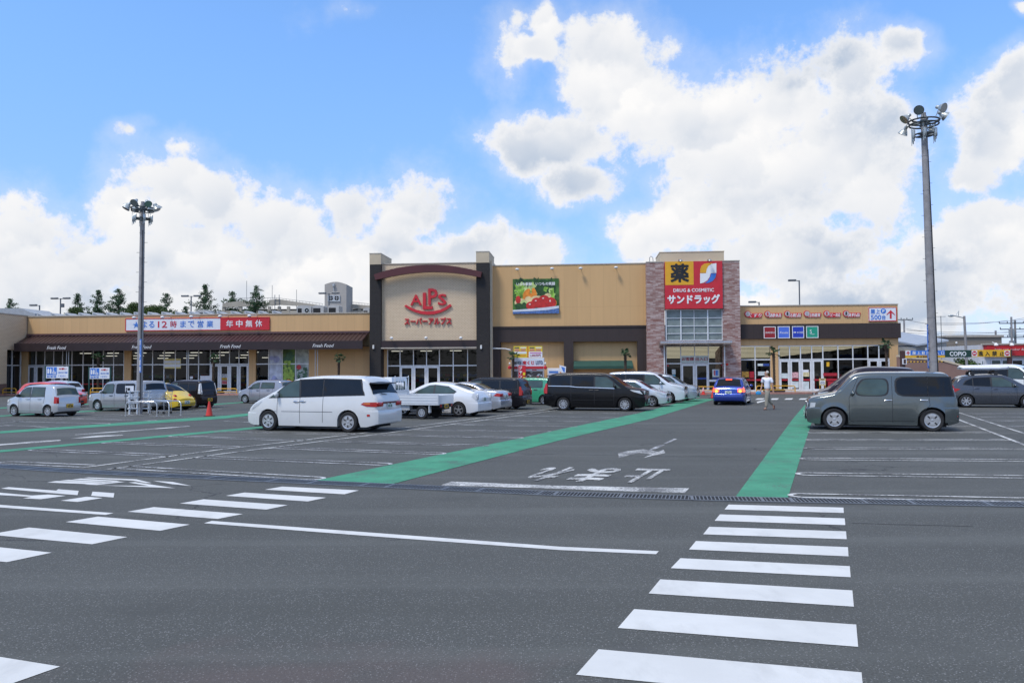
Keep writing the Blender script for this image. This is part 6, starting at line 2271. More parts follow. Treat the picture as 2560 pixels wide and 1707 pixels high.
def flood_pole(base, top, k, r0, r1, label, lamps):
    t = thing('floodlight_pole', label, 'lamp pole', base)
    ax = top - base
    Hh = ax.length
    on = lambda z, x=0, y=0: tuple(ax * (z / Hh) + Vector((x, y, 0)))
    q = MB()
    q.tube([on(0), on(Hh * .5), on(Hh)], [r0, (r0 + r1) / 2, r1], 16)
    for f in (.15, .3, .45, .6, .74, .86):
        z = Hh * f
        r = r0 + (r1 - r0) * f
        q.tube([on(z), on(z + .05)], [r + .008, r + .008], 16)
    q.build('pole', POLEM, t, smooth=40)
    q = MB()
    z, i = 1.9, 0
    while z < Hh - 1.6 * k:
        r = r0 + (r1 - r0) * z / Hh
        sx = 1 if i % 2 else -1
        q.tube([on(z, sx * r * .9), on(z, sx * (r + .14))], .009, 5)
        z += .45 * (1 + (k - 1) * .5); i += 1
    q.build('climbing_peg', GALD, t)
    q = MB()
    q.tube([on(.3, r0 * .6, -r0 * .85), on(Hh * .62, (r0 + r1) * .3, -(r0 + r1) * .42), on(Hh - 1.2 * k, r1 * .6, -r1 * .9)], .02 * k, 6)
    q.build('conduit', BLACK, t)
    zr_ = Hh - .18 * k
    q = MB()
    R0 = .50 * k
    for rr, zz2 in ((R0, 0), (R0 * .95, -.12 * k)):
        q.tube([on(zr_ + zz2, rr * math.cos(a), rr * math.sin(a)) for a in [2 * math.pi * j / 24 for j in range(25)]], .030 * k, 6)
    for j in range(6):
        a = 2 * math.pi * j / 6 + .3
        q.tube([on(zr_ - .05 * k, 0, 0), on(zr_ - .05 * k, R0 * math.cos(a), R0 * math.sin(a))], .028 * k, 6)
    q.tube([on(zr_ - .16 * k), on(zr_ + .05 * k)], r1 * 1.25, 14)
    q.build('ring_platform', GALD, t, smooth=40)
    zl = Hh - .66 * k
    q = MB()
    R2 = .33 * k
    q.tube([on(zl, R2 * math.cos(a), R2 * math.sin(a)) for a in [2 * math.pi * j / 20 for j in range(21)]], .028 * k, 6)
    for j in range(4):
        a = 2 * math.pi * j / 4 + .4
        q.tube([on(zl), on(zl, R2 * math.cos(a), R2 * math.sin(a))], .03 * k, 6)
    q.tube([on(zl - .1 * k), on(zl + .1 * k)], r1 * 1.2, 14)
    q.build('ballast_ring', GALD, t, smooth=40)
    for j in range(6):
        a = 2 * math.pi * j / 6 + .1
        c = Vector(on(zl, (R2 + .07 * k) * math.cos(a), (R2 + .07 * k) * math.sin(a)))
        q = MB()
        w = .045 * k
        q.box(c.x - w, c.x + w, c.y - w, c.y + w, c.z - .14 * k, c.z + .16 * k, 0, .01 * k)
        q.tube([(c.x - w * 1.2, c.y, c.z - .3 * k), (c.x - w * 1.2, c.y, c.z + .32 * k)], .010 * k, 5)
        q.tube([(c.x, c.y, c.z - .14 * k), (c.x, c.y, c.z - .24 * k)], .022 * k, 6)
        q.build('ballast_box', HOUS, t, smooth=40)
    for (a, tilt, up) in lamps:
        a = R(a)
        out = Vector((math.cos(a), math.sin(a), 0))
        d = (out * math.cos(R(tilt)) - Vector((0, 0, math.sin(R(tilt))))).normalized()
        c = Vector(on(zr_)) + out * (R0 + .16 * k) + Vector((0, 0, up * k))
        q = MB()
        prof = [(-.22, .035), (-.20, .06), (-.13, .065), (-.10, .06), (-.04, .11), (.05, .155), (.09, .168), (.10, .172)]
        u = d.orthogonal().normalized(); v = d.cross(u)
        q.loft([[c + d * (h * k) + (u * math.cos(2 * math.pi * j / 18) + v * math.sin(2 * math.pi * j / 18)) * (r * k) for j in range(18)] for h, r in prof], 0, True, False)
        side = Vector((-out.y, out.x, 0))
        for sg in (1, -1):
            q.tube([c + side * (.15 * k * sg) * .6 + d * (-.02 * k), Vector(on(zr_)) + out * R0 + side * (.10 * k * sg)], .014 * k, 5)
        f = q.build('floodlight', HOUS, t, smooth=40)
        q = MB()
        q.poly([c + d * (.093 * k) + (u * math.cos(2 * math.pi * j / 18) + v * math.sin(2 * math.pi * j / 18)) * (.160 * k) for j in range(18)])
        q.build('lamp_glass', FLENS, f)
    q = MB()
    q.tube([on(Hh - .02), on(Hh + .12 * k)], r1 * .8, 12)
    q.build('pole_cap', POLEM, t, smooth=40)
    return t


B0 = at(348, 1034); T0 = atd(357, 511, B0.y)
flood_pole(B0, T0, 1.0, .135, .10, 'lamp pole with ring of floodlights by the trolley rails on the left', [(265, 38, .16), (312, 40, .14), (185, 42, .12), (140, 55, .1), (40, 50, .12), (350, 62, -.02), (85, 50, .1), (215, 60, -.02)])
B1 = at(2337, 1013); T1 = atd(2309, 291, B1.y)
flood_pole(B1, T1, 1.45, .225, .145, 'tall lamp pole with ring of floodlights behind the grey boxy car on the right', [(232, 30, .26), (300, 22, .30), (185, 40, .10), (352, 35, .18), (140, 62, -.25), (42, 62, -.22)])


def strip_sign(p0, rot, w, h, label):
    t = thing('pole_sign', label, 'sign', p0, rot)
    q = MB()
    q.box(-w / 2, w / 2, -.012, .012, 0, h, 0)
    q.build('panel', BLUEL, t)
    q = MB()
    n = 5
    for i, ch in enumerate('カー置ト場'[:0] or 'カート置場'):
        z1 = h - (i + .12) * h / n; z0 = h - (i + .88) * h / n
        if ch == 'ー':
            q.box(-w * .05, w * .05, -.02, -.0125, z0, z1)
        else:
            q.text(ch, lambda u, v, w_, a=z0, b_=z1: (-w * .36 + u * w * .72, -.013 - w_ * .006, a + v * (b_ - a)), 0, .02)
    q.build('lettering', WHITEL, t)


c = atd(354.5, 931, B0.y) + Vector((.02, -.2, 0))
strip_sign(c, R(-52), .26, 1.5, 'blue upright sign strip with white letters on the left lamp pole')
c = atd(2324, 920, B1.y) + Vector((-.06, -.05, 0))
strip_sign(c, R(46), .3, 2.2, 'blue upright sign strip seen edge-on at the tall right lamp pole')

# ------------------------------------------------------------------ trees behind the roof
BARK = mat('bark', (0.10, 0.075, 0.055), 0.9, var=0.25, scale=4)


def leaf_mat(name, a, b_, c):
    m = bpy.data.materials.new(name)
    m.use_nodes = True
    b = NB(m.node_tree)
    p = m.node_tree.nodes['Principled BSDF']
    tc = b.n('ShaderNodeTexCoord').outputs['Object']
    n = b.noise(tc, 1.1, 3.0, 0.6)
    n2 = b.noise(tc, 9.0, 2.0, 0.6)
    cc = b.mix(b.mapr(n, .35, .65, 0, 1), (*a, 1), (*b_, 1))
    cc = b.mix(b.mapr(n2, .45, .7, 0, .7), cc, (*c, 1))
    b.link(cc, p.inputs['Base Color'])
    p.inputs['Roughness'].default_value = 0.6
    p.inputs['Specular IOR Level'].default_value = 0.25
    return m


NEED = leaf_mat('conifer needles', (0.040, 0.085, 0.038), (0.065, 0.120, 0.055), (0.095, 0.150, 0.070))
LEAF = leaf_mat('broad leaves', (0.040, 0.075, 0.020), (0.070, 0.115, 0.028), (0.105, 0.150, 0.040))
PALML = leaf_mat('palm leaves', (0.020, 0.050, 0.022), (0.032, 0.070, 0.028), (0.045, 0.085, 0.035))


def tuft(mb, c, size, rg, k, elong=2.2):
    for _ in range(k):
        d = Vector((rg.gauss(0, 1), rg.gauss(0, 1), rg.gauss(0, .7))).normalized()
        o = Vector((rg.gauss(0, 1), rg.gauss(0, 1), rg.gauss(0, 1)))
        u = d.cross(o).normalized() * size * rg.uniform(.18, .32)
        p = c + Vector((rg.uniform(-1, 1), rg.uniform(-1, 1), rg.uniform(-1, 1))) * size * .7
        e = d * size * elong * rg.uniform(.3, .6)
        mb.add((p - u * .5, p + e * .5 - u, p + e, p + e * .5 + u), ((0, 1, 2, 3),))


def conifer(seed, h):
    rg = random.Random(seed)
    tr, cr = MB(), MB()
    lean = Vector((rg.uniform(-.02, .02), rg.uniform(-.02, .02), 1))
    tr.tube([lean * (h * f) for f in (0, .3, .6, .85, 1)], [.20, .16, .10, .05, .01], 8)
    z = h - .25
    while z > 2.5:
        dt = h - z
        rad = min(3.2, .24 + dt * rg.uniform(.20, .78)) * (1 if dt < 7 else .95)
        nb = rg.randint(3, 5) if dt > .8 else 3
        a0 = rg.uniform(0, 6.28)
        for j in range(nb):
            if rg.random() < .25 and dt > .8: continue
            a = a0 + 6.283 * j / nb + rg.uniform(-.4, .4)
            L_ = rad * rg.uniform(.55, 1.15)
            up_ = rg.uniform(-.05, .40)
            b0 = lean * z
            tip = b0 + Vector((math.cos(a) * L_, math.sin(a) * L_, up_ * L_))
            mid_ = b0.lerp(tip, .5) - Vector((0, 0, .10 * L_))
            tr.tube([b0, mid_, tip], [.035, .022, .006], 4, caps=False)
            n = max(3, int(L_ * (5.5 if dt < 7 else 3)))
            for i in range(n):
                f = .18 + .84 * (i + rg.random() * .6) / n
                p = b0.lerp(mid_, f * 2) if f < .5 else mid_.lerp(tip, min(1.06, f * 2 - 1))
                tuft(cr, p + Vector((rg.gauss(0, .08), rg.gauss(0, .08), rg.gauss(0, .06))), .27, rg, 10 if dt < 7 else 4)
        z -= rg.uniform(.26, .46) * (1 if dt < 6 else 1.7)
    tuft(cr, lean * (h - .1), .2, rg, 14)
    return tr, cr


def tree_at(px, py, Y, kind, label, seed, group='conifers behind the store roof'):
    top = atd(px, py, Y)
    t = thing(kind, label, 'tree', (top.x, Y, 0), seed * 1.3, group)
    tr, cr = conifer(seed, top.z)
    tr.build('trunk', BARK, t)
    cr.build('crown', NEED, t, recalc=False)


for i, (px, py, Y, lab) in enumerate(((26, 747, 150, 'small dark conifer above the tiled wing at the far left edge'), (195, 735, 136, 'slim conifer rising from a low bush, right of the two-armed roof lamp'), (242, 725, 132, 'conifer with open branches, second of three left of the lamp pole'),
                                      (297, 722, 132, 'wide ragged conifer just left of the lamp pole'), (410, 734, 138, 'thin conifer tip growing out of the round leafy tree'), (513, 711, 128, 'conifer beside the two-armed roof lamp above the white sign'),
                                      (582, 729, 134, 'lower conifer between two taller ones above the red sign half'), (638, 714, 128, 'full dark conifer above the right end of the red sign'), (461, 766, 140, 'little conifer tip left of the two-armed roof lamp post'))):
    tree_at(px, py, Y, 'conifer_tree', lab, 11 + i)


def leafy(px, py, Y, rx, seed, label, name='leafy_tree', lobes=9, rz=None, n=420, zlow=None, group=None):
    top = atd(px, py, Y)
    rg = random.Random(seed)
    t = thing(name, label, 'tree' if 'tree' in name else 'bush', (top.x, Y, 0), 0, group)
    rz = rz or rx * .8
    cz = top.z - rz
    tr, cr = MB(), MB()
    tr.tube([(0, 0, 0), (0, 0, cz * .6), (.1, 0, cz)], [.22, .16, .08], 8)
    for j in range(lobes):
        a = rg.uniform(0, 6.28)
        f = rg.uniform(.25, .75)
        c = Vector((math.cos(a) * rx * f, math.sin(a) * rx * f * .7, cz + rg.uniform(-.45, .55) * rz))
        tr.tube([(0, 0, cz * .55), c], [.07, .02], 5)
        r = rx * rg.uniform(.30, .48)
        for _ in range(n):
            d = Vector((rg.gauss(0, 1), rg.gauss(0, 1), rg.gauss(0, 1))).normalized()
            p = c + Vector((d.x * r, d.y * r, d.z * r * .8)) * (rg.random() ** .35)
            if p.z > top.z + .15: continue
            tuft(cr, p, .21, rg, 3, 1.6)
    tr.build('trunk', BARK, t)
    cr.build('crown', LEAF, t, recalc=False)


leafy(362, 748, 120, 2.6, 5, 'round leafy green tree behind the roof right of the lamp pole', lobes=12, rz=2.2)
leafy(408, 752, 121, 2.1, 6, 'smaller leafy green tree at the right side of the round one', lobes=9, rz=2.0)
leafy(200, 768, 118, 2.3, 7, 'low leafy green tree under the slim conifer left of the pole', lobes=8, rz=1.3)

# ------------------------------------------------------------------ on the store roof
POSTD = mat('dark lamp post', (0.11, 0.12, 0.13), 0.45, 0.4, var=0.15)
zroof = zc - 0.7


def roof_lamp(px, py, n, arms, label, box=False):
    s_, z_ = F(px, py, n)
    zb2 = zroof
    t, off = fthing('roof_lamp', label, 'lamp', s_, n, zb2, 'lamp posts of the roof car park')
    q = MB()
    q.tube([(s_, -n, zb2), (s_, -n, z_)], .065, 8)
    if box:
        q.box(s_ + .08, s_ + .38, -n - .1, -n + .1, z_ - .95, z_ - .55)
    q.build('post', POSTD, t, off, smooth=40)
    for sg in arms:
        q = MB()
        q.tube([(s_, -n, z_ - .08), (s_ + sg * .35, -n, z_)], .04, 6)
        a, b_ = sorted((s_ + sg * .30, s_ + sg * 1.05))
        q.box(a, b_, -n - .16, -n + .16, z_ - .08, z_ + .10, 0, .04)
        q.build('lamp_head', POSTD, t, off)


roof_lamp(99, 763, -14, (-1,), 'single-armed lamp post on the roof at far left')
roof_lamp(151.4, 746, -16, (-1, 1), 'two-armed lamp post on the roof left of the conifers', True)
roof_lamp(478, 740, -16, (-1, 1), 'two-armed lamp post on the roof above the white sign half')
roof_lamp(822.6, 733, -14, (-1, 1), 'two-armed lamp post on the roof in front of the stair tower')
roof_lamp(1897.7, 755, -18, (-1,), 'low single-armed lamp post above the drugstore wing')
roof_lamp(1998, 701, -16, (-1,), 'tall single-armed lamp post above the drugstore wing', False)
VENT = mat('pale vent sheet', (0.44, 0.46, 0.47), 0.5, var=0.12)
VT = None
for i in range(18):
    px = 92 + 34.6 * i
    s_, z_ = F(px, 784 - i * .62, -3.0)
    w_ = 34.6 * .0335
    zb2 = zc - .55
    if VT is None:
        t, off = fthing('roof_vent', 'low slanted pale roof vent in the row along the left roof edge', 'vent', s_, -3, zb2, 'row of slanted vents along the left roof edge')
        h_ = z_ - zb2
        q = MB()
        q.prism([(0, 0), (w_ * .98, 0), (w_ * .98, h_ * .55), (w_ * .10, h_), (0, h_)], 0, 1.4)
        q.build('vent_box', VENT, t)
        q = MB()
        q.prism([(w_ * .06, h_ + .005), (w_ * 1.04, h_ * .55 - .01), (w_ * 1.04, h_ * .55 + .03), (w_ * .06, h_ + .05)], -.1, 1.5)
        q.build('lid', GREYW, t)
        VT = t
    else:
        o = VT.copy(); C.objects.link(o)
        o.location = FM @ Vector((s_, 3.0, zb2))
        for ch in VT.children:
            d = ch.copy(); C.objects.link(d); d.parent = o


def ac(x0, x1, y0, n, label, fan):
    a, b_ = F(x0, 775, n)[0], F(x1, 775, n)[0]
    z1 = F((x0 + x1) / 2, y0, n)[1]
    zb2 = zroof - .1
    t, off = fthing('air_conditioner', label, 'air conditioner', a, n, zb2, 'air conditioners on the roof')
    q = MB()
    w_ = b_ - a
    pts = [(a, zb2), (b_, zb2), (b_, z1 - .12), (b_ - w_ * .2, z1 - .03), (a + w_ * .5, z1), (a + w_ * .2, z1 - .03), (a, z1 - .12)]
    q.prism(pts, -n, -n + 1.2)
    q.build('casing', mat('grey casing', (0.38, 0.375, 0.36), 0.6, var=0.1), t, off)
    q = MB()
    q.box(a + w_ * .06, a + (w_ * .34 if fan else w_ * .72), -n - .01, -n + .02, zb2 + .1, z1 - .28)
    q.build('grille', DARK, t, off)
    if fan:
        cx_, cz_ = a + w_ * .70, z1 - .48
        q = MB()
        q.lathe([(.26, -n - .015), (.26, -n - .03), (.20, -n - .03), (.20, -n - .016)], (cx_, 0, cz_), 20, 0, 'Y')
        q.lathe([(.20, -n - .012), (0.002, -n - .012)], (cx_, 0, cz_), 20, 1, 'Y')
        q.lathe([(.07, -n - .02), (0.002, -n - .03)], (cx_, 0, cz_), 12, 0, 'Y')
        q.build('fan', [HOUS, DARK], t, off)


ac(742, 778, 763, -6, 'grey roof unit with a round fan, leftmost of four', True)
ac(781, 809, 762.5, -6, 'grey roof unit with dark opening, left of the stair tower', False)
ac(820, 847, 761.5, -6, 'grey roof unit in front of the stair tower foot', False)
ac(908, 923, 769, -6, 'grey roof unit beside the dark tower pillar', False)
ac(489, 522, 774, -6, 'flat pale roof unit beside the two-armed lamp post', False)

# far deck and stair tower
YD = 128.0


def pbox(mb, x0, y0, x1, y1, Y, dep, mi=0, base=None, bev=0):
    a, b_ = atd(x0, (y0 + y1) / 2, Y).x, atd(x1, (y0 + y1) / 2, Y).x
    zt_, zl_ = atd((x0 + x1) / 2, y0, Y).z, atd((x0 + x1) / 2, y1, Y).z
    mb.box(a, b_, Y, Y + dep, zl_ if base is None else base, zt_, mi, bev)
    return a, b_, zl_, zt_


t = thing('stair_tower', 'grey round-topped stair tower with two fans behind the store roof', 'tower', (atd(838, 740, YD).x, YD, 0))
ox = atd(838, 740, YD).x
q = MB()
a, b_ = atd(811.5, 740, YD).x - ox, atd(866, 740, YD).x - ox
zl_, zt_ = atd(838, 711, YD).z, atd(838, 704.5, YD).z
pts = [(a, 0), (b_, 0), (b_, zl_)]
for i in range(1, 10):
    f = i / 10
    pts.append((b_ + (a - b_) * f, zl_ + (zt_ - zl_) * math.sin(math.pi * f)))
pts.append((a, zl_))
q.prism(pts, 0, 5)
q.build('tower_wall', mat('grey tower render', (0.40, 0.37, 0.33), 0.85, var=0.06, scale=.6), t)
q = MB()
x0_, x1_ = atd(819.5, 745, YD).x - ox, atd(850.5, 745, YD).x - ox
z0_, z1_ = atd(835, 754, YD).z, atd(835, 738, YD).z
q.box(x0_, x1_, -.12, 0, z0_, z1_)
fp = q.build('fan_panel', VENT, t)
for px in (827.5, 842):
    cx_, cz_ = atd(px, 745.5, YD).x - ox, atd(px, 745.5, YD).z
    q = MB()
    q.lathe([(.36, -.125), (0.002, -.125)], (cx_, 0, cz_), 20, 0, 'Y')
    q.box(cx_ - .36, cx_ + .36, -.14, -.128, cz_ - .03, cz_ + .03, 1)
    q.box(cx_ - .03, cx_ + .03, -.145, -.1405, cz_ - .36, cz_ + .36, 1)
    q.build('fan', [DARK, VENT], fp)
q = MB()
px_, pz_ = atd(834.5, 714, YD).x - ox, atd(834.5, 714, YD).z
q.tube([(px_, -.2, atd(834.5, 731, YD).z), (px_, -.2, pz_)], .06, 6)
q.box(px_ - .16, px_ + .16, -.35, -.05, pz_ - .1, pz_ + .3)
q.build('lamp', VENT, t)
ox = atd(700, 765, YD + 4).x
t = thing('parking_deck', 'pale concrete parking deck with sloping parapet behind the store roof', 'parking deck', (ox, YD + 4, 0))
YY = YD + 4
P_ = lambda x, y: (atd(x, y, YY).x - ox, atd(x, y, YY).z)
q = MB()
q.prism([P_(672, 764), P_(697, 762), P_(905, 772), P_(925, 774), P_(925, 764), P_(866, 759), P_(810, 764.5), P_(697, 748), P_(672, 750)], 0, .4)
q.prism([P_(556, 768), P_(672, 764), P_(672, 757), P_(600, 752), P_(556, 758)], .02, .42)
q.build('parapet', mat('deck concrete', (0.42, 0.38, 0.31), 0.85, var=0.08, scale=.5), t)
q = MB()
a, b_ = P_(556, 770)[0], P_(925, 770)[0]
q.box(a, b_, 1.5, 12, 0, P_(700, 771)[1], 1)
for x in (558, 600, 640, 672, 697, 720, 765, 806, 868, 898, 922):
    xx = P_(x, 770)[0]
    q.box(xx - .22, xx + .22, .1, .6, 0, P_(x, 766)[1], 0)
q.box(a, b_, .15, .5, 0, P_(700, 776)[1], 0)
q.build('deck_frame', [_M['deck concrete'], DARK], t)
q = MB()
for x0, y0, x1, y1 in ((590, 745, 690, 744), (690, 744, 806, 759), (868, 754, 922, 759)):
    k_n = 14
    A_, B_ = P_(x0, y0), P_(x1, y1)
    for dz in (0, .5):
        q.tube([(A_[0], .2, A_[1] - dz), (B_[0], .2, B_[1] - dz)], .03, 4)
    for i in range(k_n + 1):
        f = i / k_n
        x, z = A_[0] + (B_[0] - A_[0]) * f, A_[1] + (B_[1] - A_[1]) * f
        q.tube([(x, .2, z - 1.0), (x, .2, z)], .02, 4)
q.build('railing', GALV, t)
q = MB()
a = P_(693, 748)
for dx in (-.35, .35):
    q.tube([(a[0] + dx, -.1, 4), (a[0] + dx, -.1, P_(693, 737)[1])], .05, 5)
for i in range(14):
    z = 4 + i * (P_(693, 737)[1] - 4) / 14
    q.tube([(a[0] - .35, -.1, z), (a[0] + .35, -.1, z)], .03, 4)
q.build('ladder', GALV, t)
for px, py in ((616.8, 702), (680.6, 713), (741.5, 724)):
    p = atd(px, py, YD + 10)
    t = thing('mast', {616.8: 'tallest thin aerial mast, left of three behind the roof', 680.6: 'middle one of three thin aerial masts behind the roof', 741.5: 'right one of three thin aerial masts behind the roof'}[px], 'mast', (p.x, YD + 10, 0))
    q = MB()
    q.tube([(0, 0, 0), (0, 0, p.z)], .035, 5)
    q.build('pole', GALD, t)
# grey roof at the far left
q = MB()
s_a, s_b = F(-30, 780, -9)[0], F(88, 780, -9)[0]
za, zb2 = F(10, 770, -9)[1], F(80, 781, -9)[1]
q.prism([(s_a, zroof - .3), (s_b, zroof - .3), (s_b, zb2 - .1), (s_b - .6, zb2 + .05), (s_a + 3.5, za - .05), (s_a, za)], 9, 13)
t, off = fthing('roof_shed', 'low grey sloping shed on the roof at the far left edge', 'shed', s_a, -9, zroof - .3)
q.build('shed_wall', mat('grey shed', (0.33, 0.35, 0.37), 0.6, var=.1), t, off)

# ------------------------------------------------------------------ palms on the pavement
def palm(seed, hh):
    rg = random.Random(seed)
    tr, cr, pl = MB(), MB(), MB()
    pts = [(math.sin(f * 2 + seed) * .03, math.cos(f * 1.7 + seed) * .03, hh * f) for f in (0, .25, .5, .75, 1)]
    tr.tube(pts, [.10, .085, .08, .09, .11], 10)
    z = .1
    while z < hh:
        r = .09 + rg.uniform(.0, .025)
        tr.tube([(pts[0][0], pts[0][1], z), (pts[0][0], pts[0][1], z + .05)], [r + .02, r], 9)
        z += .11
    c = Vector((pts[-1][0], pts[-1][1], hh))
    for j in range(17):
        a = 6.283 * j / 17 * 1.618 * 4 + rg.uniform(-.25, .25)
        el = rg.uniform(-.55, 1.15)
        L_ = rg.uniform(.38, .58)
        d = Vector((math.cos(a) * math.cos(el), math.sin(a) * math.cos(el), math.sin(el)))
        tip = c + d * L_ * .62
        cr.tube([c, tip], [.016, .010], 4, caps=False)
        side = d.cross(Vector((0, 0, 1)))
        side = side.normalized() if side.length > .1 else Vector((1, 0, 0))
        up_ = side.cross(d).normalized()
        for k in range(13):
            b_ = (k - 6) / 6 * 1.25
            dir_ = (d * math.cos(b_) + side * math.sin(b_) + up_ * .12).normalized()
            l2 = L_ * (.62 - .16 * abs(b_))
            w = dir_.cross(up_).normalized() * .030
            e = tip + dir_ * l2 - Vector((0, 0, .05 + .12 * rg.random()))
            m_ = tip + dir_ * l2 * .55 + up_ * .02
            cr.add((tip, m_ - w, e, m_ + w), ((0, 1, 2, 3),))
    return tr, cr


for i, (px, py, n, lab) in enumerate(((246.5, 893, 2.4, 'palm between the two parking notice boards on the pavement'), (535, 897, 2.4, 'palm in front of the supermarket doors behind the black kei car'), (847, 896, 2.4, 'palm before the blank tan wall left of the dark tower'),
                                      (1282, 892, 2.9, 'palm in front of the lottery booth'), (1562.6, 887, 2.4, 'palm in front of the green awning'), (1933.7, 882, 2.4, 'palm in front of the tan pillar behind the walking man'), (2215.7, 862, 2.4, 'taller palm at the right corner of the drugstore wing'))):
    s_, z_ = F(px, py, n)
    t, off = fthing('palm_tree', lab, 'palm', s_, n, 0.12, 'young palms along the store front')
    tr, cr = palm(3 + i, z_ - .12)
    tr.build('trunk', mat('palm trunk', (0.055, 0.038, 0.026), 0.95, var=.3, scale=8), t, smooth=50)
    cr.build('crown', PALML, t, recalc=False)
    q = MB()
    q.box(-.75, .75, -.35, .35, 0, .16, 0, .04)
    q.box(-.68, .68, -.28, .28, .15, .22, 1)
    q.build('planter', [mat('dark planter', (0.07, 0.06, 0.05), 0.9, var=.2), leaf_mat('planter green %d' % i, (0.02, 0.04, 0.015), (0.03, 0.055, 0.02), (0.04, 0.06, 0.02))], t)

# ------------------------------------------------------------------ yellow hoop rails, cones, notice boards
YRAIL = mat('yellow rail', (0.62, 0.33, 0.02), 0.45, var=.12)
for (x0, x1, y0, y1, lab) in ((7, 40, 971, 988, 'yellow hoop rail at the tiled wing, far left'), (226, 300, 970.5, 987, 'yellow hoop rail between the notice boards and the boxy car'), (541, 592, 971.5, 988, 'yellow hoop rail right of the black kei car'),
                              (1741, 1800, 966.5, 984.5, 'orange yellow hoop rail at the drugstore doors, partly behind the blue car'), (1891.5, 1988, 964.5, 983, 'long yellow hoop rail behind the walking man')):
    n = 2.95
    a, za = F(x0, y1, n); b_, _ = F(x1, y1, n)
    z1 = F((x0 + x1) / 2, y0, n)[1]
    t, off = fthing('hoop_rail', lab, 'rail', a, n, .12, 'yellow hoop rails along the pavement')
    q = MB()
    r_ = .14
    pts = [(a, -n, .12), (a, -n, z1 - r_)] + [(a + r_ - r_ * math.cos(R(90 * k / 4)), -n, z1 - r_ + r_ * math.sin(R(90 * k / 4))) for k in range(1, 5)]
    pts += [(b_ - r_ + r_ * math.sin(R(90 * k / 4)), -n, z1 - r_ + r_ * math.cos(R(90 * k / 4))) for k in range(0, 5)] + [(b_, -n, .12)]
    q.tube(pts, .038, 8)
    q.build('hoop', YRAIL, t, off, smooth=50)
    q = MB()
    q.tube([(a, -n, .12 + (z1 - .12) * .36), (b_, -n, .12 + (z1 - .12) * .36)], .028, 8)
    q.build('lower_bar', YRAIL, t, off, smooth=50)


def cone(px, py, pt, label, bands):
    p = at(px, py)
    h = (py - pt) / FPX * p.y * 1.0
    t = thing('traffic_cone', label, 'cone', p, 0.3, 'red traffic cones')
    q = MB()
    q.lathe([(.17 * h / .75, .03), (.03, h), (.001, h)], (0, 0, 0), 18)
    q.build('cone_body', mat('cone red', (0.60, 0.035, 0.02), 0.45, var=.08), t, smooth=50)
    q = MB()
    w = .25 * h / .75
    q.bbox(-w, w, -w, w, 0, .03, 0, .008)
    q.build('cone_base', mat('cone base black', (0.03, 0.02, 0.02), .7) if not bands else _M['cone red'], t)
    if bands:
        for f in (.3, .5, .7, .86):
            q = MB()
            rr = lambda g: (.17 * h / .75) + (.03 - .17 * h / .75) * g + .003
            q.lathe([(rr(f), h * f), (rr(f + .08), h * (f + .08))], (0, 0, 0), 18)
            q.build('reflective_band', WHITEL, t)


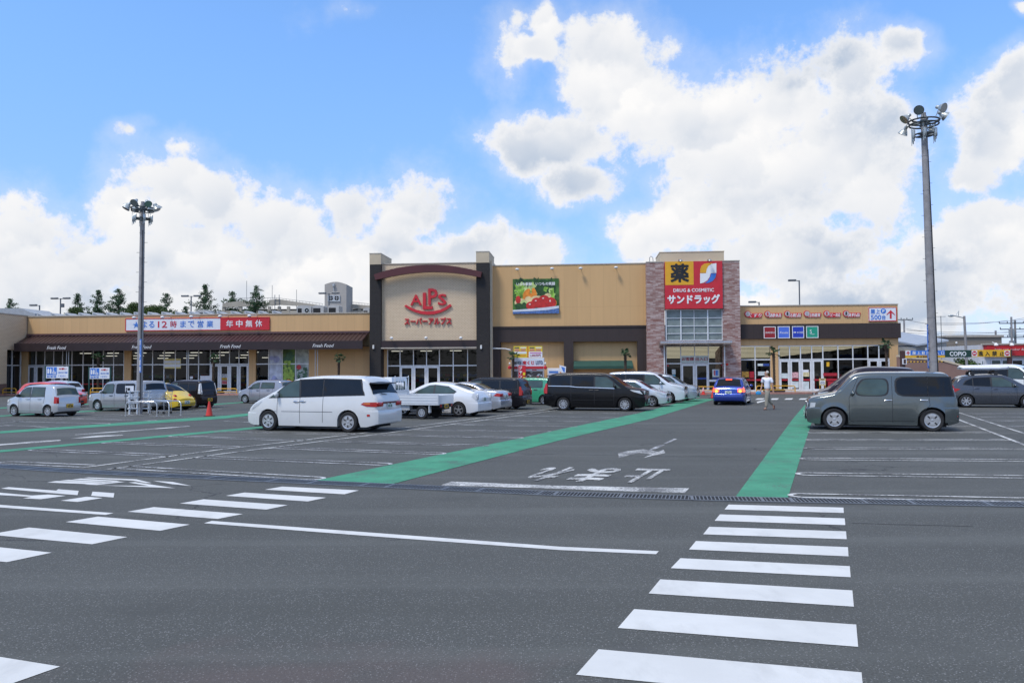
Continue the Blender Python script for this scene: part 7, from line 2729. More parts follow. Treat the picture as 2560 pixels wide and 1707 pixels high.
cone(523, 1040.5, 1003, 'plain red cone on a black base beside the green stripe on the left', False)
cone(1758.5, 986.5, 967, 'small red cone with white bands before the drugstore doors', True)
cone(1783, 995.5, 969.5, 'red cone just left of the blue car', False)
GPOST = mat('dark green post', (0.012, 0.055, 0.045), 0.5)
for (x0, y0, x1, y1, lab) in ((115.7, 916, 171.6, 945.5, 'blue and white parking notice board on green posts behind the small silver car'), (224.7, 919, 274.5, 946.8, 'blue and white parking notice board on green posts left of the boxy car')):
    Y = 53.0
    p0, p1 = atd(x0, y1, Y), atd(x1, y0, Y)
    t = thing('parking_notice', lab, 'notice board', (p0.x, Y, 0), 0, 'parking notice boards on green posts')
    w, z0, z1 = p1.x - p0.x, p0.z, p1.z
    h = z1 - z0
    q = MB()
    q.box(0, w, -.03, .03, z0, z1)
    q.build('panel', BOARDW, t)
    for x in (-.05, w + .05):
        q = MB()
        q.tube([(x, 0, 0), (x, 0, z1 + .06)], .055, 8)
        q.build('post', GPOST, t, smooth=40)
    q = MB()
    q.box(w * .03, w * .48, -.038, -.031, z0 + h * .28, z0 + h * .95)
    q.build('blue_field', BLUEL, t)
    q = MB()                                    # pictograms: two standing figures and a wheelchair user
    for cx, s_ in ((.10, .9), (.21, 1.05)):
        q.lathe([(.035 * w * .8, -.044), (0.001, -.044)], (w * cx, 0, z0 + h * .80 * (1 if s_ > 1 else .98)), 12, 0, 'Y')
        q.prism([(w * (cx - .035), z0 + h * .40), (w * (cx + .035), z0 + h * .40), (w * (cx + .04), z0 + h * .74), (w * (cx - .04), z0 + h * .74)], -.045, -.039)
    cx, cz = w * .36, z0 + h * .47
    q.lathe([(.075 * w, -.044), (.075 * w, -.046), (.055 * w, -.046), (.055 * w, -.044)], (cx, 0, cz), 18, 0, 'Y')
    q.lathe([(.026 * w, -.044), (0.001, -.044)], (cx - .035 * w, 0, z0 + h * .86), 12, 0, 'Y')
    q.prism([(cx - .045 * w, cz), (cx - .025 * w, cz), (cx - .02 * w, z0 + h * .79), (cx - .05 * w, z0 + h * .79)], -.0455, -.040)
    q.prism([(cx - .045 * w, cz + .02), (cx + .06 * w, cz + .02), (cx + .09 * w, cz - h * .12), (cx + .065 * w, cz - h * .12), (cx + .045 * w, cz - .02), (cx - .045 * w, cz - .02)], -.0465, -.041)
    q.build('pictogram', WHITEL, t)
    q = MB()
    q.text('お願い', lambda u, v, w_: (w * (.58 + .34 * u), -.031 - w_ * .006, z0 + h * (.72 + .17 * v)), 0, .02)
    q.text('駐車場', lambda u, v, w_: (w * (.04 + .42 * u), -.031 - w_ * .006, z0 + h * (.06 + .16 * v)), 1, .01)
    q.text('一般の方はご遠慮', lambda u, v, w_: (w * (.51 + .45 * u), -.031 - w_ * .006, z0 + h * (.42 + .14 * v)), 1, .01)
    q.text('ください', lambda u, v, w_: (w * (.55 + .34 * u), -.031 - w_ * .006, z0 + h * (.12 + .16 * v)), 1, .01)
    q.build('lettering', [REDL, BLUEL], t)

# trolley rails round the left lamp pole
PIPEW = mat('white painted pipe', (0.66, 0.69, 0.71), 0.4, var=.06)
STEEL = mat('bright steel pipe', (0.58, 0.59, 0.60), 0.25, 0.8, var=.06)
zt6 = lambda x, y: (220 + x / 6.918, 930 + y / 6.918)
Yc = at(*zt6(720, 735)).y
t = thing('trolley_bay', 'white pipe trolley bay around the foot of the left lamp pole', 'trolley bay', (at(*zt6(720, 735)).x, Yc, 0))
ox = t.location.x
Q = lambda x, y, Y=Yc: tuple(atd(*zt6(x, y), Y) - Vector((ox, Yc, 0)))
for (x, y0, y1) in ((720, 320, 738), (855, 322, 735), (1052, 322, 712)):
    Y = Yc + (x - 720) / 332 * 1.2
    a, b_ = Q(x, y0, Y), Q(x, y1, Y)
    q = MB()
    q.tube([(a[0], a[1], 0.0), a], .040, 8)
    q.build('post', PIPEW, t, smooth=40)
for y0, y1 in ((338, 338), (436, 436), (538, 535), (632, 630)):
    q = MB()
    for xa, xb in ((690, 855), (855, 1095)):
        Ya, Yb = Yc + (xa - 720) / 332 * 1.2, Yc + (xb - 720) / 332 * 1.2
        q.tube([Q(xa, y0, Ya), Q(xb, y1, Yb)], .028, 8)
    q.build('rail', PIPEW, t, smooth=40)
for i, (x0, x1, yt, yb, yb2, lab) in enumerate(((650, 1190, 515, 735, 765, 'low steel hoop rail, left one in front of the lamp pole'), (890, 1400, 495, 700, 757, 'low steel hoop rail, middle one right of the lamp pole'), (1075, 1605, 490, 700, 747, 'low steel hoop rail, right one reaching toward the yellow car'))):
    Pa, Pb = at(*zt6(x0, yb + 30)), at(*zt6(x1, yb2))
    t = thing('steel_hoop', lab, 'rail', Pa, 0, 'low steel hoops beside the trolley bay')
    d = Pb - Pa
    h = .62
    q = MB()
    n_ = d.normalized()
    pts = [Vector((0, 0, 0)), Vector((0, 0, h - .18))] + [n_ * (.18 - .18 * math.cos(R(90 * k / 4))) + Vector((0, 0, h - .18 + .18 * math.sin(R(90 * k / 4)))) for k in range(1, 5)]
    pts += [d - n_ * (.18 - .18 * math.sin(R(90 * k / 4))) + Vector((0, 0, h - .18 + .18 * math.cos(R(90 * k / 4)))) for k in range(5)] + [d]
    q.tube(pts, .026, 8)
    q.build('hoop', STEEL, t, smooth=50)
    for p in (Vector((0, 0, 0)), d):
        q = MB()
        q.lathe([(.06, 0), (.06, .012), (.026, .015)], p, 12)
        q.build('base_plate', STEEL, t)
Pn = at(*zt6(640, 728))
t = thing('trolley_notice', 'small white notice on a thin stand left of the lamp pole foot', 'notice board', Pn)
q = MB()
zb2 = atd(*zt6(700, 340), Pn.y).z; zt_ = atd(*zt6(700, 238), Pn.y).z
wN = atd(*zt6(790, 300), Pn.y).x - Pn.x
q.box(.0, wN, -.012, .012, zb2, zt_)
q.build('panel', BOARDW, t)
q = MB()
q.tube([(0, .02, 0), (0, .02, zt_ + .1)], .014, 6)
q.tube([(wN * .9, .02, 0), (wN * .9, .02, zb2)], .014, 6)
q.build('stand', GALD, t)
q = MB()
for k in range(2):
    q.box(wN * .08, wN * .22, -.018, -.0125, zt_ - .16 - k * .1, zt_ - .08 - k * .1)
q.box(wN * .28, wN * .58, -.018, -.0125, zb2 + .05, zb2 + .17)
q.build('print', INKY, t)
# one shopping trolley
Pt = at(*zt6(1255, 722))
t = thing('shopping_trolley', 'steel shopping trolley parked right of the lamp pole foot', 'trolley', Pt, R(160))
q = MB()
for z, f in ((.52, .8), (.62, .86), (.72, .92), (.82, .97), (.90, 1.0)):
    hw, l0, l1 = .26 * f, -.42 * f, .42 * f
    q.tube([(l0, -hw, z), (l1, -hw, z), (l1, hw, z), (l0, hw, z), (l0, -hw, z)], .008, 5)
for k in range(7):
    x = -.33 + k * .11
    q.tube([(x, -.26, .90), (x * .8, -.21, .52), (x * .8, .21, .52), (x, .26, .90)], .006, 4)
q.build('basket', STEEL, t)
q = MB()
for y in (-.22, .22):
    q.tube([(-.45, y, 1.0), (-.38, y, .55), (.25, y, .50), (.40, y, .14), (-.40, y, .14), (-.38, y, .55)], .013, 6)
q.tube([(-.45, -.25, 1.0), (-.45, .25, 1.0)], .016, 6)
q.build('chassis', STEEL, t)
for x in (-.38, .38):
    for y in (-.22, .22):
        q = MB()
        q.lathe([(.001, -.015), (.06, -.015), (.065, 0), (.06, .015), (.001, .015)], (x, y, .065), 14, 0, 'Y')
        q.build('wheel', BLACK, t)

# ------------------------------------------------------------------ lottery booth and its neighbours
KN = 2.3
zk = lambda x0, y0, x1, y1, n=KN: fr(1220 + x0 / 9.046, 840 + y0 / 9.046, 1220 + x1 / 9.046, 840 + y1 / 9.046, n)
r_ = zk(525, 500, 1240, 900)
t, off = fthing('lottery_booth', 'small white and red lottery booth with signboard against the tan recess', 'booth', (r_[0] + r_[1]) / 2, KN, .12)
q = MB()
rb_ = zk(525, 690, 1245, 930)
q.box(rb_[0], rb_[1], -KN + .02, -.2, .12, rb_[3], 0)
q.build('booth_body', BOARDW, t, off)
rs = zk(535, 497, 1272, 690)
q = MB()
q.box(rs[0], rs[1], -KN - .12, -KN + .3, rs[2], rs[3], 0, .03)
sg_ = q.build('sign_board', mat('booth sign white', (0.62, 0.66, 0.72), .5, var=.05), t, off)
q = MB()
ftext(q, 'BIG', zk(583, 575, 750, 640), KN + .12, .02, 0, .03)
ftext(q, '宝くじ', zk(785, 558, 1048, 642), KN + .12, .02, 1, .045)
ftext(q, 'LOTO', zk(1082, 555, 1240, 642), KN + .12, .02, 2, .03)
q.build('lettering', [INKY, REDL, NAVY], sg_, (0, 0, 0))
sgc = [o for o in C.objects if o.parent == sg_][0]
sgc.data.transform(Matrix.Translation(-Vector(off)))
q = MB()
fbox(q, zk(525, 697, 1248, 737), KN - .1, KN + .25, 0)
q.build('red_canopy', REDL, t, off)
q = MB()
fbox(q, zk(535, 740, 1238, 790), KN - .05, KN + .12, 0)
fbox(q, zk(1000, 757, 1100, 778), KN + .121, KN + .127, 1)
q.build('white_fascia', [BOARDW, REDL], t, off)
q = MB()
rw_ = zk(590, 797, 1238, 980)
fbox(q, rw_, KN - .015, KN + .0)
w_ = q.build('counter_window', glass_mat('booth glass', (.2, .2, .2), .5, opaque=(0.10, 0.09, 0.085)), t, off)
q = MB()
rg = random.Random(3)
for i in range(22):
    x = rg.uniform(595, 1190); y = rg.uniform(800, 950)
    m_i = rg.randrange(4)
    fbox(q, zk(x, y, x + rg.uniform(20, 55), y + rg.uniform(12, 40)), KN + .002 + i * .0015, KN + .003 + i * .0015, m_i)
q.build('counter_goods', [goods[0], goods[2], goods[5], PALE], t, off)
for x in (490, 1295):
    q = MB()
    rr = zk(x - 40, 672, x + 40, 752, KN + .2)
    q.lathe([(.02, rr[2]), ((rr[1] - rr[0]) * .45, rr[2] + .05), ((rr[1] - rr[0]) * .5, (rr[2] + rr[3]) / 2), ((rr[1] - rr[0]) * .45, rr[3] - .05), (.02, rr[3])], ((rr[0] + rr[1]) / 2, -KN - .2, 0), 16)
    q.build('red_lantern', REDL, t, off, smooth=40)
    q = MB()
    rr = zk(x - 20, 590, x + 24, 650, KN + .2)
    q.ell(((rr[0] + rr[1]) / 2, -KN - .2, (rr[2] + rr[3]) / 2), ((rr[1] - rr[0]) / 2, .1, (rr[3] - rr[2]) / 2))
    q.tube([((rr[0] + rr[1]) / 2, -KN - .2, rr[2]), ((rr[0] + rr[1]) / 2, -KN + .1, rs[2])], .025, 5)
    q.build('sign_lamp', LAMPW, t, off, smooth=50)
YB = mat('bright yellow poster', (0.72, 0.55, 0.02), .5, var=.05)
MAG = mat('magenta print', (0.50, 0.05, 0.28), .5)
for k_i, (x0, x1, lab) in enumerate(((580, 880, 'yellow lottery price poster, left of the pair above the booth'), (922, 1228, 'yellow and white lottery price poster, right of the pair above the booth'))):
    r_ = zk(x0, 228, x1, 480)
    t, off = fthing('lottery_poster', lab, 'poster', r_[0], KN, r_[2], 'lottery price posters on the booth')
    q = MB()
    fbox(q, r_, KN - .05, KN, 0)
    q.build('panel', YB, t, off)
    q = MB()
    hP = r_[3] - r_[2]; wP = r_[1] - r_[0]
    if k_i == 0:
        fbox(q, (r_[0] + wP * .03, r_[1] - wP * .03, r_[2] + hP * .32, r_[2] + hP * .50), KN, KN + .005, 1)
        fbox(q, (r_[0] + wP * .45, r_[1] - wP * .06, r_[2] + hP * .10, r_[2] + hP * .22), KN, KN + .005, 2)
    else:
        fbox(q, (r_[0], r_[1], r_[2], r_[2] + hP * .5), KN, KN + .005, 1)
        ftext(q, '1,000万円', (r_[0] + wP * .1, r_[0] + wP * .88, r_[2] + hP * .05, r_[2] + hP * .27), KN + .005, .01, 3, .03)
        fbox(q, (r_[0] + wP * .08, r_[1] - wP * .06, r_[2] + hP * .34, r_[2] + hP * .42), KN + .005, KN + .009, 4)
    fbox(q, (r_[0] + wP * .5, r_[1] - wP * .05, r_[2] + hP * .82, r_[2] + hP * .90), KN, KN + .005, 1)
    fbox(q, (r_[0] + wP * .06, r_[0] + wP * .42, r_[2] + hP * .80, r_[2] + hP * .91), KN, KN + .005, 5)
    for j in range(9):
        a = r_[0] + wP * (.07 + .095 * j)
        if j == 4:
            fbox(q, (a + .02, a + .05, r_[2] + hP * .54, r_[2] + hP * .60), KN, KN + .006, 4)
            continue
        q.box(a, a + wP * .07, -KN - .006, -KN, r_[2] + hP * .545, r_[2] + hP * .74, 4)
        q.box(a + wP * .022, a + wP * .048, -KN - .009, -KN - .0062, r_[2] + hP * .59, r_[2] + hP * .69, 0)
    q.build('print', [YB, BOARDW, mat('orange print', (0.65, .25, .03), .5), mat('dark red print', (.32, .01, .02), .5), MAG, GALD], t, off)
r_ = zk(882, 228, 920, 480)
t, off = fthing('orange_strip', 'narrow orange and red strip between the two lottery posters', 'poster', r_[0], KN, r_[2])
q = MB()
fbox(q, r_, KN - .05, KN - .01, 0)
for j in range(5):
    h_ = (r_[3] - r_[2]) / 5
    fbox(q, (r_[0] + .03, r_[1] - .03, r_[2] + h_ * (j + .2), r_[2] + h_ * (j + .75)), KN - .01, KN - .004, 1)
q.build('panel', [YELL, REDL], t, off)
# red banner on a pole
BNN = 3.0
r_ = zk(690, 665, 856, 985, BNN)
t, off = fthing('banner_flag', 'tall red banner with white katakana and yellow squares before the booth', 'banner', r_[0], BNN, .12)
q = MB()
q.tube([(r_[0] - .03, -BNN, .12), (r_[0] - .03, -BNN, r_[3] + .08), ], .014, 6)
q.tube([(r_[0] - .03, -BNN, r_[3] + .03), (r_[1], -BNN, r_[3] + .03)], .010, 6)
q.lathe([(.22, .12), (.22, .18), (.05, .22)], (r_[0] - .03, -BNN, 0), 14)
q.build('pole', BOARDW, t, off)
q = MB()
nS = 12
wv = lambda u, v: -BNN - .03 * math.sin(u * 5 + v * 3) * u
zlo = .5
q.loft([[(r_[0] + (r_[1] - r_[0]) * i / nS, wv(i / nS, j / 12), zlo + (r_[3] - zlo) * j / 12) for i in range(nS + 1)] for j in range(13)], 0, False)
q.build('cloth', REDL, t, off, smooth=60)
q = MB()
hB2 = r_[3] - zlo
for j, ch in enumerate('ジャンボ'):
    v1 = 1 - (.03 + .19 * j); v0 = v1 - .165
    q.text(ch, lambda u, v, w_, a=v0, b_=v1: (r_[0] + (r_[1] - r_[0]) * (.10 + .40 * u), wv(.3, .5) - .035 - w_ * .004, zlo + hB2 * (a + v * (b_ - a))), 0, .03)
for j in range(3):
    fbox(q, (r_[0] + (r_[1] - r_[0]) * .60, r_[0] + (r_[1] - r_[0]) * .92, zlo + hB2 * (.60 - .20 * j - .04), zlo + hB2 * (.60 - .20 * j + .09)), BNN + .04, BNN + .046, 1)
q.build('banner_print', [WHITEL, YB], t, off)
# white dispenser next to the booth with a tilted poster
r_ = zk(1345, 727, 1622, 930, 1.2)
t, off = fthing('ticket_machine', 'white and blue machine standing right of the lottery booth', 'machine', r_[0], 1.2, .12)
q = MB()
q.box(r_[0], r_[1], -1.2, -.3, .12, r_[3], 0, .03)
q.build('cabinet', BOARDW, t, off)
q = MB()
fbox(q, (r_[0] + .12, r_[1] - .12, r_[3] - .38, r_[3] - .22), 1.201, 1.206, 0)
fbox(q, (r_[0] + .10, r_[0] + .5, .9, r_[3] - .55), 1.201, 1.207, 0)
q.build('blue_print', BLUEL, t, off)
r_ = zk(1625, 655, 1765, 830, 2.2)
t, off = fthing('tilted_flag', 'small tilted white, blue and orange flag right of the booth', 'flag', r_[0], 2.2, .12)
q = MB()
q.tube([(r_[0] - .02, -2.2, .12), (r_[0] - .02, -2.2, r_[3] + .05)], .013, 6)
q.build('pole', BOARDW, t, off)
q = MB()
q.prism([(r_[0], r_[3]), (r_[1], r_[3] - .12), (r_[1] - .05, r_[2] - .35), (r_[0] - .02, r_[2] - .5)], -2.21, -2.20, 0)
q.prism([(r_[0], r_[2] + .12), (r_[1] - .06, r_[2] - .2), (r_[1] - .06, r_[2] - .34), (r_[0], r_[2] - .45)], -2.216, -2.2105, 1)
q.prism([(r_[0] + .10, r_[3] - .12), (r_[1] - .08, r_[3] - .22), (r_[1] - .10, r_[2] + .02), (r_[0] + .25, r_[2] + .10)], -2.216, -2.2105, 2)
q.build('cloth', [BOARDW, mat('flag orange', (.6, .24, .06), .6), BLUEL], t, off)
# bicycle parking board
r_ = z6r(1165, 1095, 1255, 1195, 2.6)
t, off = fthing('bicycle_sign', 'yellow board with black bicycle picture before the drugstore doors', 'sign', r_[0], 2.6, .12)
q = MB()
fbox(q, r_, 2.58, 2.62, 0)
q.build('panel', mat('cream yellow board', (0.62, 0.48, 0.22), .5), t, off)
q = MB()
for x in (r_[0] + .04, r_[1] - .04):
    q.tube([(x, -2.6, .12), (x, -2.6, r_[2])], .02, 6)
q.build('leg', YRAIL, t, off)
q = MB()
w_, h_ = r_[1] - r_[0], r_[3] - r_[2]
fbox(q, (r_[0] + .05, r_[1] - .05, r_[2] + h_ * .15, r_[2] + h_ * .68), 2.62, 2.624, 1)
fbox(q, (r_[0] + .10, r_[1] - .10, r_[2] + h_ * .78, r_[2] + h_ * .90), 2.62, 2.624, 0)
for x in (.30, .70):
    q.lathe([(w_ * .17, -2.6245), (w_ * .17, -2.628), (w_ * .13, -2.628), (w_ * .13, -2.6245)], (r_[0] + w_ * x, 0, r_[2] + h_ * .34), 16, 0, 'Y')
q.tube([(r_[0] + w_ * .30, -2.63, r_[2] + h_ * .34), (r_[0] + w_ * .42, -2.63, r_[2] + h_ * .55), (r_[0] + w_ * .62, -2.63, r_[2] + h_ * .55), (r_[0] + w_ * .70, -2.63, r_[2] + h_ * .34)], .012, 4)
q.build('bicycle_picture', [INKY, BOARDW], t, off)

# ------------------------------------------------------------------ right background
YG = 56.0
zg = lambda x, y, Y=YG: atd(2200 + x / 6.533, 760 + y / 6.533, Y)
gx = zg(375, 900).x
t = thing('height_gantry', 'height limit gantry of blue, green and yellow sign boards over the ramp lane', 'gantry', (gx, YG, 0))
Qg = lambda x, y: (zg(x, y).x - gx, zg(x, y).z)
BRP = mat('brown gantry post', (0.060, 0.026, 0.022), .5, var=.1)
for x0, x1, y in ((345, 408, 762), (2095, 2155, 745)):
    q = MB()
    q.box(Qg(x0, 850)[0], Qg(x1, 850)[0], -.05, .2, 0, Qg(x0, y)[1], 0, .02)
    q.build('post', BRP, t)


def gb(name, x0, y0, x1, y1, m, y_=-.12, th=.10, par=None):
    q = MB()
    a, b_ = Qg(x0, y1), Qg(x1, y0)
    q.box(a[0], b_[0], y_, y_ + th, a[1], b_[1])
    return q.build(name, m, par or t)


def gt(name, items, mats, par=None):
    q = MB()
    for tx, x0, y0, x1, y1, mi, bo in items:
        a, b_ = Qg(x0, y1), Qg(x1, y0)
        q.text(tx, lambda u, v, w_: (a[0] + u * (b_[0] - a[0]), -.122 - w_ * .012, a[1] + v * (b_[1] - a[1])), mi, bo)
    return q.build(name, mats, par or t)


p1 = gb('blue_board', 485, 757, 1045, 836, BLUEL)
gb('arrow_board', 408, 762, 485, 842, BOARDW)
gb('limit_board', 408, 837, 1045, 878, YELL)
gb('green_board', 1046, 752, 1478, 870, mat('dark green board', (0.008, 0.045, 0.030), .45))
gb('no_entry_board', 1479, 745, 2110, 863, YELL)
gt('lettering', (('屋', 515, 772, 570, 826, 0, .015), ('上', 592, 772, 645, 826, 0, .015), ('駐', 668, 772, 720, 826, 0, .015), ('車', 742, 772, 795, 826, 0, .015), ('場', 818, 772, 870, 826, 0, .015), ('入', 900, 772, 950, 826, 0, .015), ('口', 985, 775, 1030, 824, 0, .015)), WHITEL)
gt('lettering', (('高さ制限 2.3m', 580, 843, 900, 874, 0, .02),), mat('brown ink', (.10, .04, .02), .5))
gt('lettering', (('COPiO', 1122, 775, 1392, 850, 0, .025),), WHITEL)
for it in (('進', 1590, 768, 1665, 845, 0, .015), ('入', 1700, 770, 1775, 845, 0, .015), ('禁', 1815, 768, 1890, 845, 0, .015), ('止', 1935, 770, 2010, 842, 0, .015)):
    gt('kanji', (it,), INKY)
for x in (1524, 2057):
    q = MB()
    a, b_ = Qg(x - 42, 850), Qg(x + 45, 760)
    q.box(a[0], b_[0], -.128, -.1205, a[1], b_[1], 1)
    cx_, cz_ = (a[0] + b_[0]) / 2, (a[1] + b_[1]) / 2
    q.lathe([((b_[0] - a[0]) * .43, -.131), (.001, -.131)], (cx_, 0, cz_), 20, 0, 'Y')
    q.box(cx_ - (b_[0] - a[0]) * .28, cx_ + (b_[0] - a[0]) * .28, -.134, -.1315, cz_ - .035, cz_ + .035, 1)
    q.build('no_entry_disc', [REDL, BOARDW], t)
q = MB()
ap = [Qg(x, y) for x, y in ((445, 768), (472, 800), (472, 812), (453, 793), (453, 830), (437, 830), (437, 793), (418, 812), (418, 800))]
q.prism(ap, -.130, -.1205)
q.build('up_arrow', REDL, t)
q = MB()
a, b_ = Qg(425, 946), Qg(1040, 940)
n_ = 22
for i in range(n_):
    x0, x1 = a[0] + (b_[0] - a[0]) * i / n_, a[0] + (b_[0] - a[0]) * (i + 1) / n_
    q.tube([(x0, -.05, a[1] + (b_[1] - a[1]) * i / n_), (x1, -.05, a[1] + (b_[1] - a[1]) * (i + 1) / n_)], .04, 6, i % 2)
for f in (.12, .9):
    x = a[0] + (b_[0] - a[0]) * f
    q.tube([(x, -.05, a[1]), (x, -.05, Qg(500, 876)[1])], .01, 4)
q.build('limit_bar', [YELL, INKY], t)
q = MB()
a, b_ = Qg(356, 985), Qg(420, 890)
q.box(a[0], b_[0], -.14, -.06, a[1], b_[1], 0)
q.box(a[0] + .06, b_[0] - .06, -.15, -.1405, a[1] + .05, b_[1] - .05, 1)
q.build('signal_box', [BOARDW, BRP], t)

# ramp to the roof car park
YR = 60.0
rx = zg(340, 900, YR).x
t = thing('parking_ramp', 'sloping ramp with brown outer wall and cream parapet leading up to the roof', 'ramp', (rx, YR, 0))
Qr = lambda x, y, Y=YR: (zg(x, y, Y).x - rx, zg(x, y, Y).z)
RW = mat('brown pink ramp wall', (0.27, 0.165, 0.135), .85, var=.08, scale=1)
q = MB()
top = [Qr(300, 862), Qr(425, 890), Qr(985, 985 - 60), Qr(1340, 1020), Qr(1700, 1120)]
q.prism([(top[0][0], -.05)] + [(top[-1][0], -.05)] + top[::-1], 0, .3)
q.build('outer_wall', RW, t)
q = MB()
for a, b_ in zip(top[:-1], top[1:]):
    q.loft([[(a[0], -.04, a[1]), (a[0], -.04, a[1] + .14), (a[0], .34, a[1] + .14), (a[0], .34, a[1])], [(b_[0], -.04, b_[1]), (b_[0], -.04, b_[1] + .14), (b_[0], .34, b_[1] + .14), (b_[0], .34, b_[1])]], 0, True, True)
q.build('parapet_cap', CREAMED, t)
q = MB()
top2 = [Qr(250, 690, YR + 4), Qr(520, 762, YR + 4), Qr(985, 912, YR + 4), Qr(1340, 1012, YR + 4), Qr(1700, 1115, YR + 4)]
q.prism([(top2[0][0], 0)] + [(top2[-1][0], 0)] + top2[::-1], 4, 4.3)
q.build('inner_wall', CREAMED, t)
q = MB()
q.loft([[(a[0], .3, max(.02, a[1] - .75)), (a[0], 4.0, max(.02, a[1] - .75))] for a in top], 0, False)
q.build('ramp_road', ASPH, t)

# sheds, salon, flats and poles
def bld(name, label, cat, px, Y):
    x = atd(px, 880, Y).x
    return thing(name, label, cat, (x, Y, 0)), x


YB2 = 84.0
t, bx0 = bld('siding_building', 'low brown building clad in horizontal siding beyond the ramp', 'building', 2366, YB2)
SID = bpy.data.materials.new('brown siding')
SID.use_nodes = True
_b = NB(SID.node_tree)
_tc = _b.n('ShaderNodeTexCoord').outputs['Object']
_sp = _b.n('ShaderNodeSeparateXYZ'); _b.link(_tc, _sp.inputs[0])
_f = _b.m('LESS_THAN', _b.m('FRACT', _b.m('DIVIDE', _sp.outputs[2], .30)), .12)
_b.link(_b.mix(_f, (0.24, 0.205, 0.165, 1), (0.15, 0.125, 0.10, 1)), SID.node_tree.nodes['Principled BSDF'].inputs['Base Color'])
SID.node_tree.nodes['Principled BSDF'].inputs['Roughness'].default_value = .8
q = MB()
a, b_ = zg(1088, 700, YB2).x - bx0, zg(1990, 700, YB2).x - bx0
zt_ = zg(1500, 540, YB2).z
q.box(a, b_, 0, 14, 0, zt_)
q.box(a - .15, b_ + .15, -.15, 14, zt_, zt_ + .2, 1)
q.build('siding_wall', [SID, CAP], t)
for (x0, y0, x1, y1) in ((1220, 686, 1372, 750), (1175, 880, 1345, 962)):
    q = MB()
    p0, p1 = zg(x0, y1, YB2), zg(x1, y0, YB2)
    q.box(p0.x - bx0, p1.x - bx0, -.06, .02, p0.z, p1.z, 0)
    w = q.build('window', ALU, t)
    q = MB()
    mid_ = (p0.x + p1.x) / 2 - bx0
    q.box(p0.x - bx0 + .08, mid_ - .04, -.07, -.061, p0.z + .08, p1.z - .08, 0)
    q.box(mid_ + .04, p1.x - bx0 - .08, -.07, -.061, p0.z + .08, p1.z - .08, 0)
    q.build('pane', CARG, w)
q = MB()
p0 = zg(1230, 635, YB2)
q.ell((p0.x - bx0, -.2, p0.z), (.11, .11, .12))
q.build('wall_lamp', LAMPW, t, smooth=50)
t, bx0 = bld('grey_shed', 'grey gabled shed between the flats and the siding building', 'shed', 2290, 80.0)
q = MB()
zq2 = lambda x, y: (zg(x, y, 80.0).x - bx0, zg(x, y, 80.0).z)
q.prism([(zq2(580, 700)[0], 0), (zq2(1085, 700)[0], 0), zq2(1085, 622), zq2(580, 690)], 0, 9)
q.build('shed_wall', mat('grey shed wall', (0.34, 0.33, 0.31), .8, var=.06), t)
q = MB()
A_, B_ = zq2(562, 690), zq2(1085, 612)
q.loft([[(A_[0], -.4, A_[1]), (A_[0], 9.2, A_[1] + 1.2), (A_[0], 9.2, A_[1] + 1.35), (A_[0], -.4, A_[1] + .16)], [(B_[0], -.4, B_[1]), (B_[0], 9.2, B_[1] + 1.2), (B_[0], 9.2, B_[1] + 1.35), (B_[0], -.4, B_[1] + .16)]], 0, True, True)
q.build('roof', mat('blue grey roof', (0.30, 0.33, 0.37), .5, var=.08), t)
YF = 170.0
t, bx0 = bld('apartment_block', 'pale distant apartment block with stepped balconies behind the shed', 'apartment block', 2290, YF)
zf = lambda x, y: (zg(x, y, YF).x - bx0, zg(x, y, YF).z)
q = MB()
for (x0, x1, y) in ((318, 350, 598), (350, 400, 580), (400, 585, 575), (585, 700, 563), (700, 835, 560)):
    q.box(zf(x0, y)[0], zf(x1, y)[0] - .02, 0 + (x0 % 3) * .4, 12, 0, zf(x0, y)[1])
q.build('wall', mat('pale flat wall', (0.55, 0.56, 0.58), .8, var=.05, scale=.3), t)
for (x0, x1) in ((412, 512), (590, 690), (770, 830)):
    for y0 in (580, 632, 684):
        q = MB()
        a, b_ = zf(x0, y0 + 40), zf(x1, y0)
        q.box(a[0], b_[0], -.15, .0, a[1], b_[1], 0)
        w = q.build('window', mat('flat window dark', (0.12, 0.14, 0.16), .4, var=.2), t)
        q = MB()
        q.box(a[0] - .3, b_[0] + .3, -1.3, -.2, a[1] - .2, a[1] + .9)
        q.build('balcony', _M['pale flat wall'], t)
YS = 70.0
t, bx0 = bld('hair_salon', 'low white salon under a long red signboard at the right edge', 'building', 2470, YS)
zs_ = lambda x, y: (zg(x, y, YS).x - bx0, zg(x, y, YS).z)
q = MB()
a, b_ = zs_(1605, 800)[0], zs_(3200, 800)[0]
q.box(a, b_, 0, 9, 0, zs_(1700, 668)[1])
q.build('wall', mat('white salon wall', (0.60, 0.61, 0.63), .7, var=.05), t)
q = MB()
c0, c1 = zs_(1690, 845), zs_(3200, 662)
q.box(c0[0], c1[0], -.5, -.02, c0[1], c1[1], 0)
q.box(c0[0] - .1, c1[0], -.55, .2, c1[1], c1[1] + .12, 1)
sb_ = q.build('sign_board', [mat('salon red', (0.50, 0.016, 0.020), .45, var=.04), CAP], t)
q = MB()
ca, cb = zs_(1820, 772), zs_(2470, 722)
q.text('hair cut color & perm', lambda u, v, w_: (ca[0] + u * (cb[0] - ca[0]), -.502 - w_ * .02, ca[1] + v * (cb[1] - ca[1])), 0, .004)
q.build('lettering', mat('pink white lettering', (0.74, 0.52, 0.50), .5), sb_)
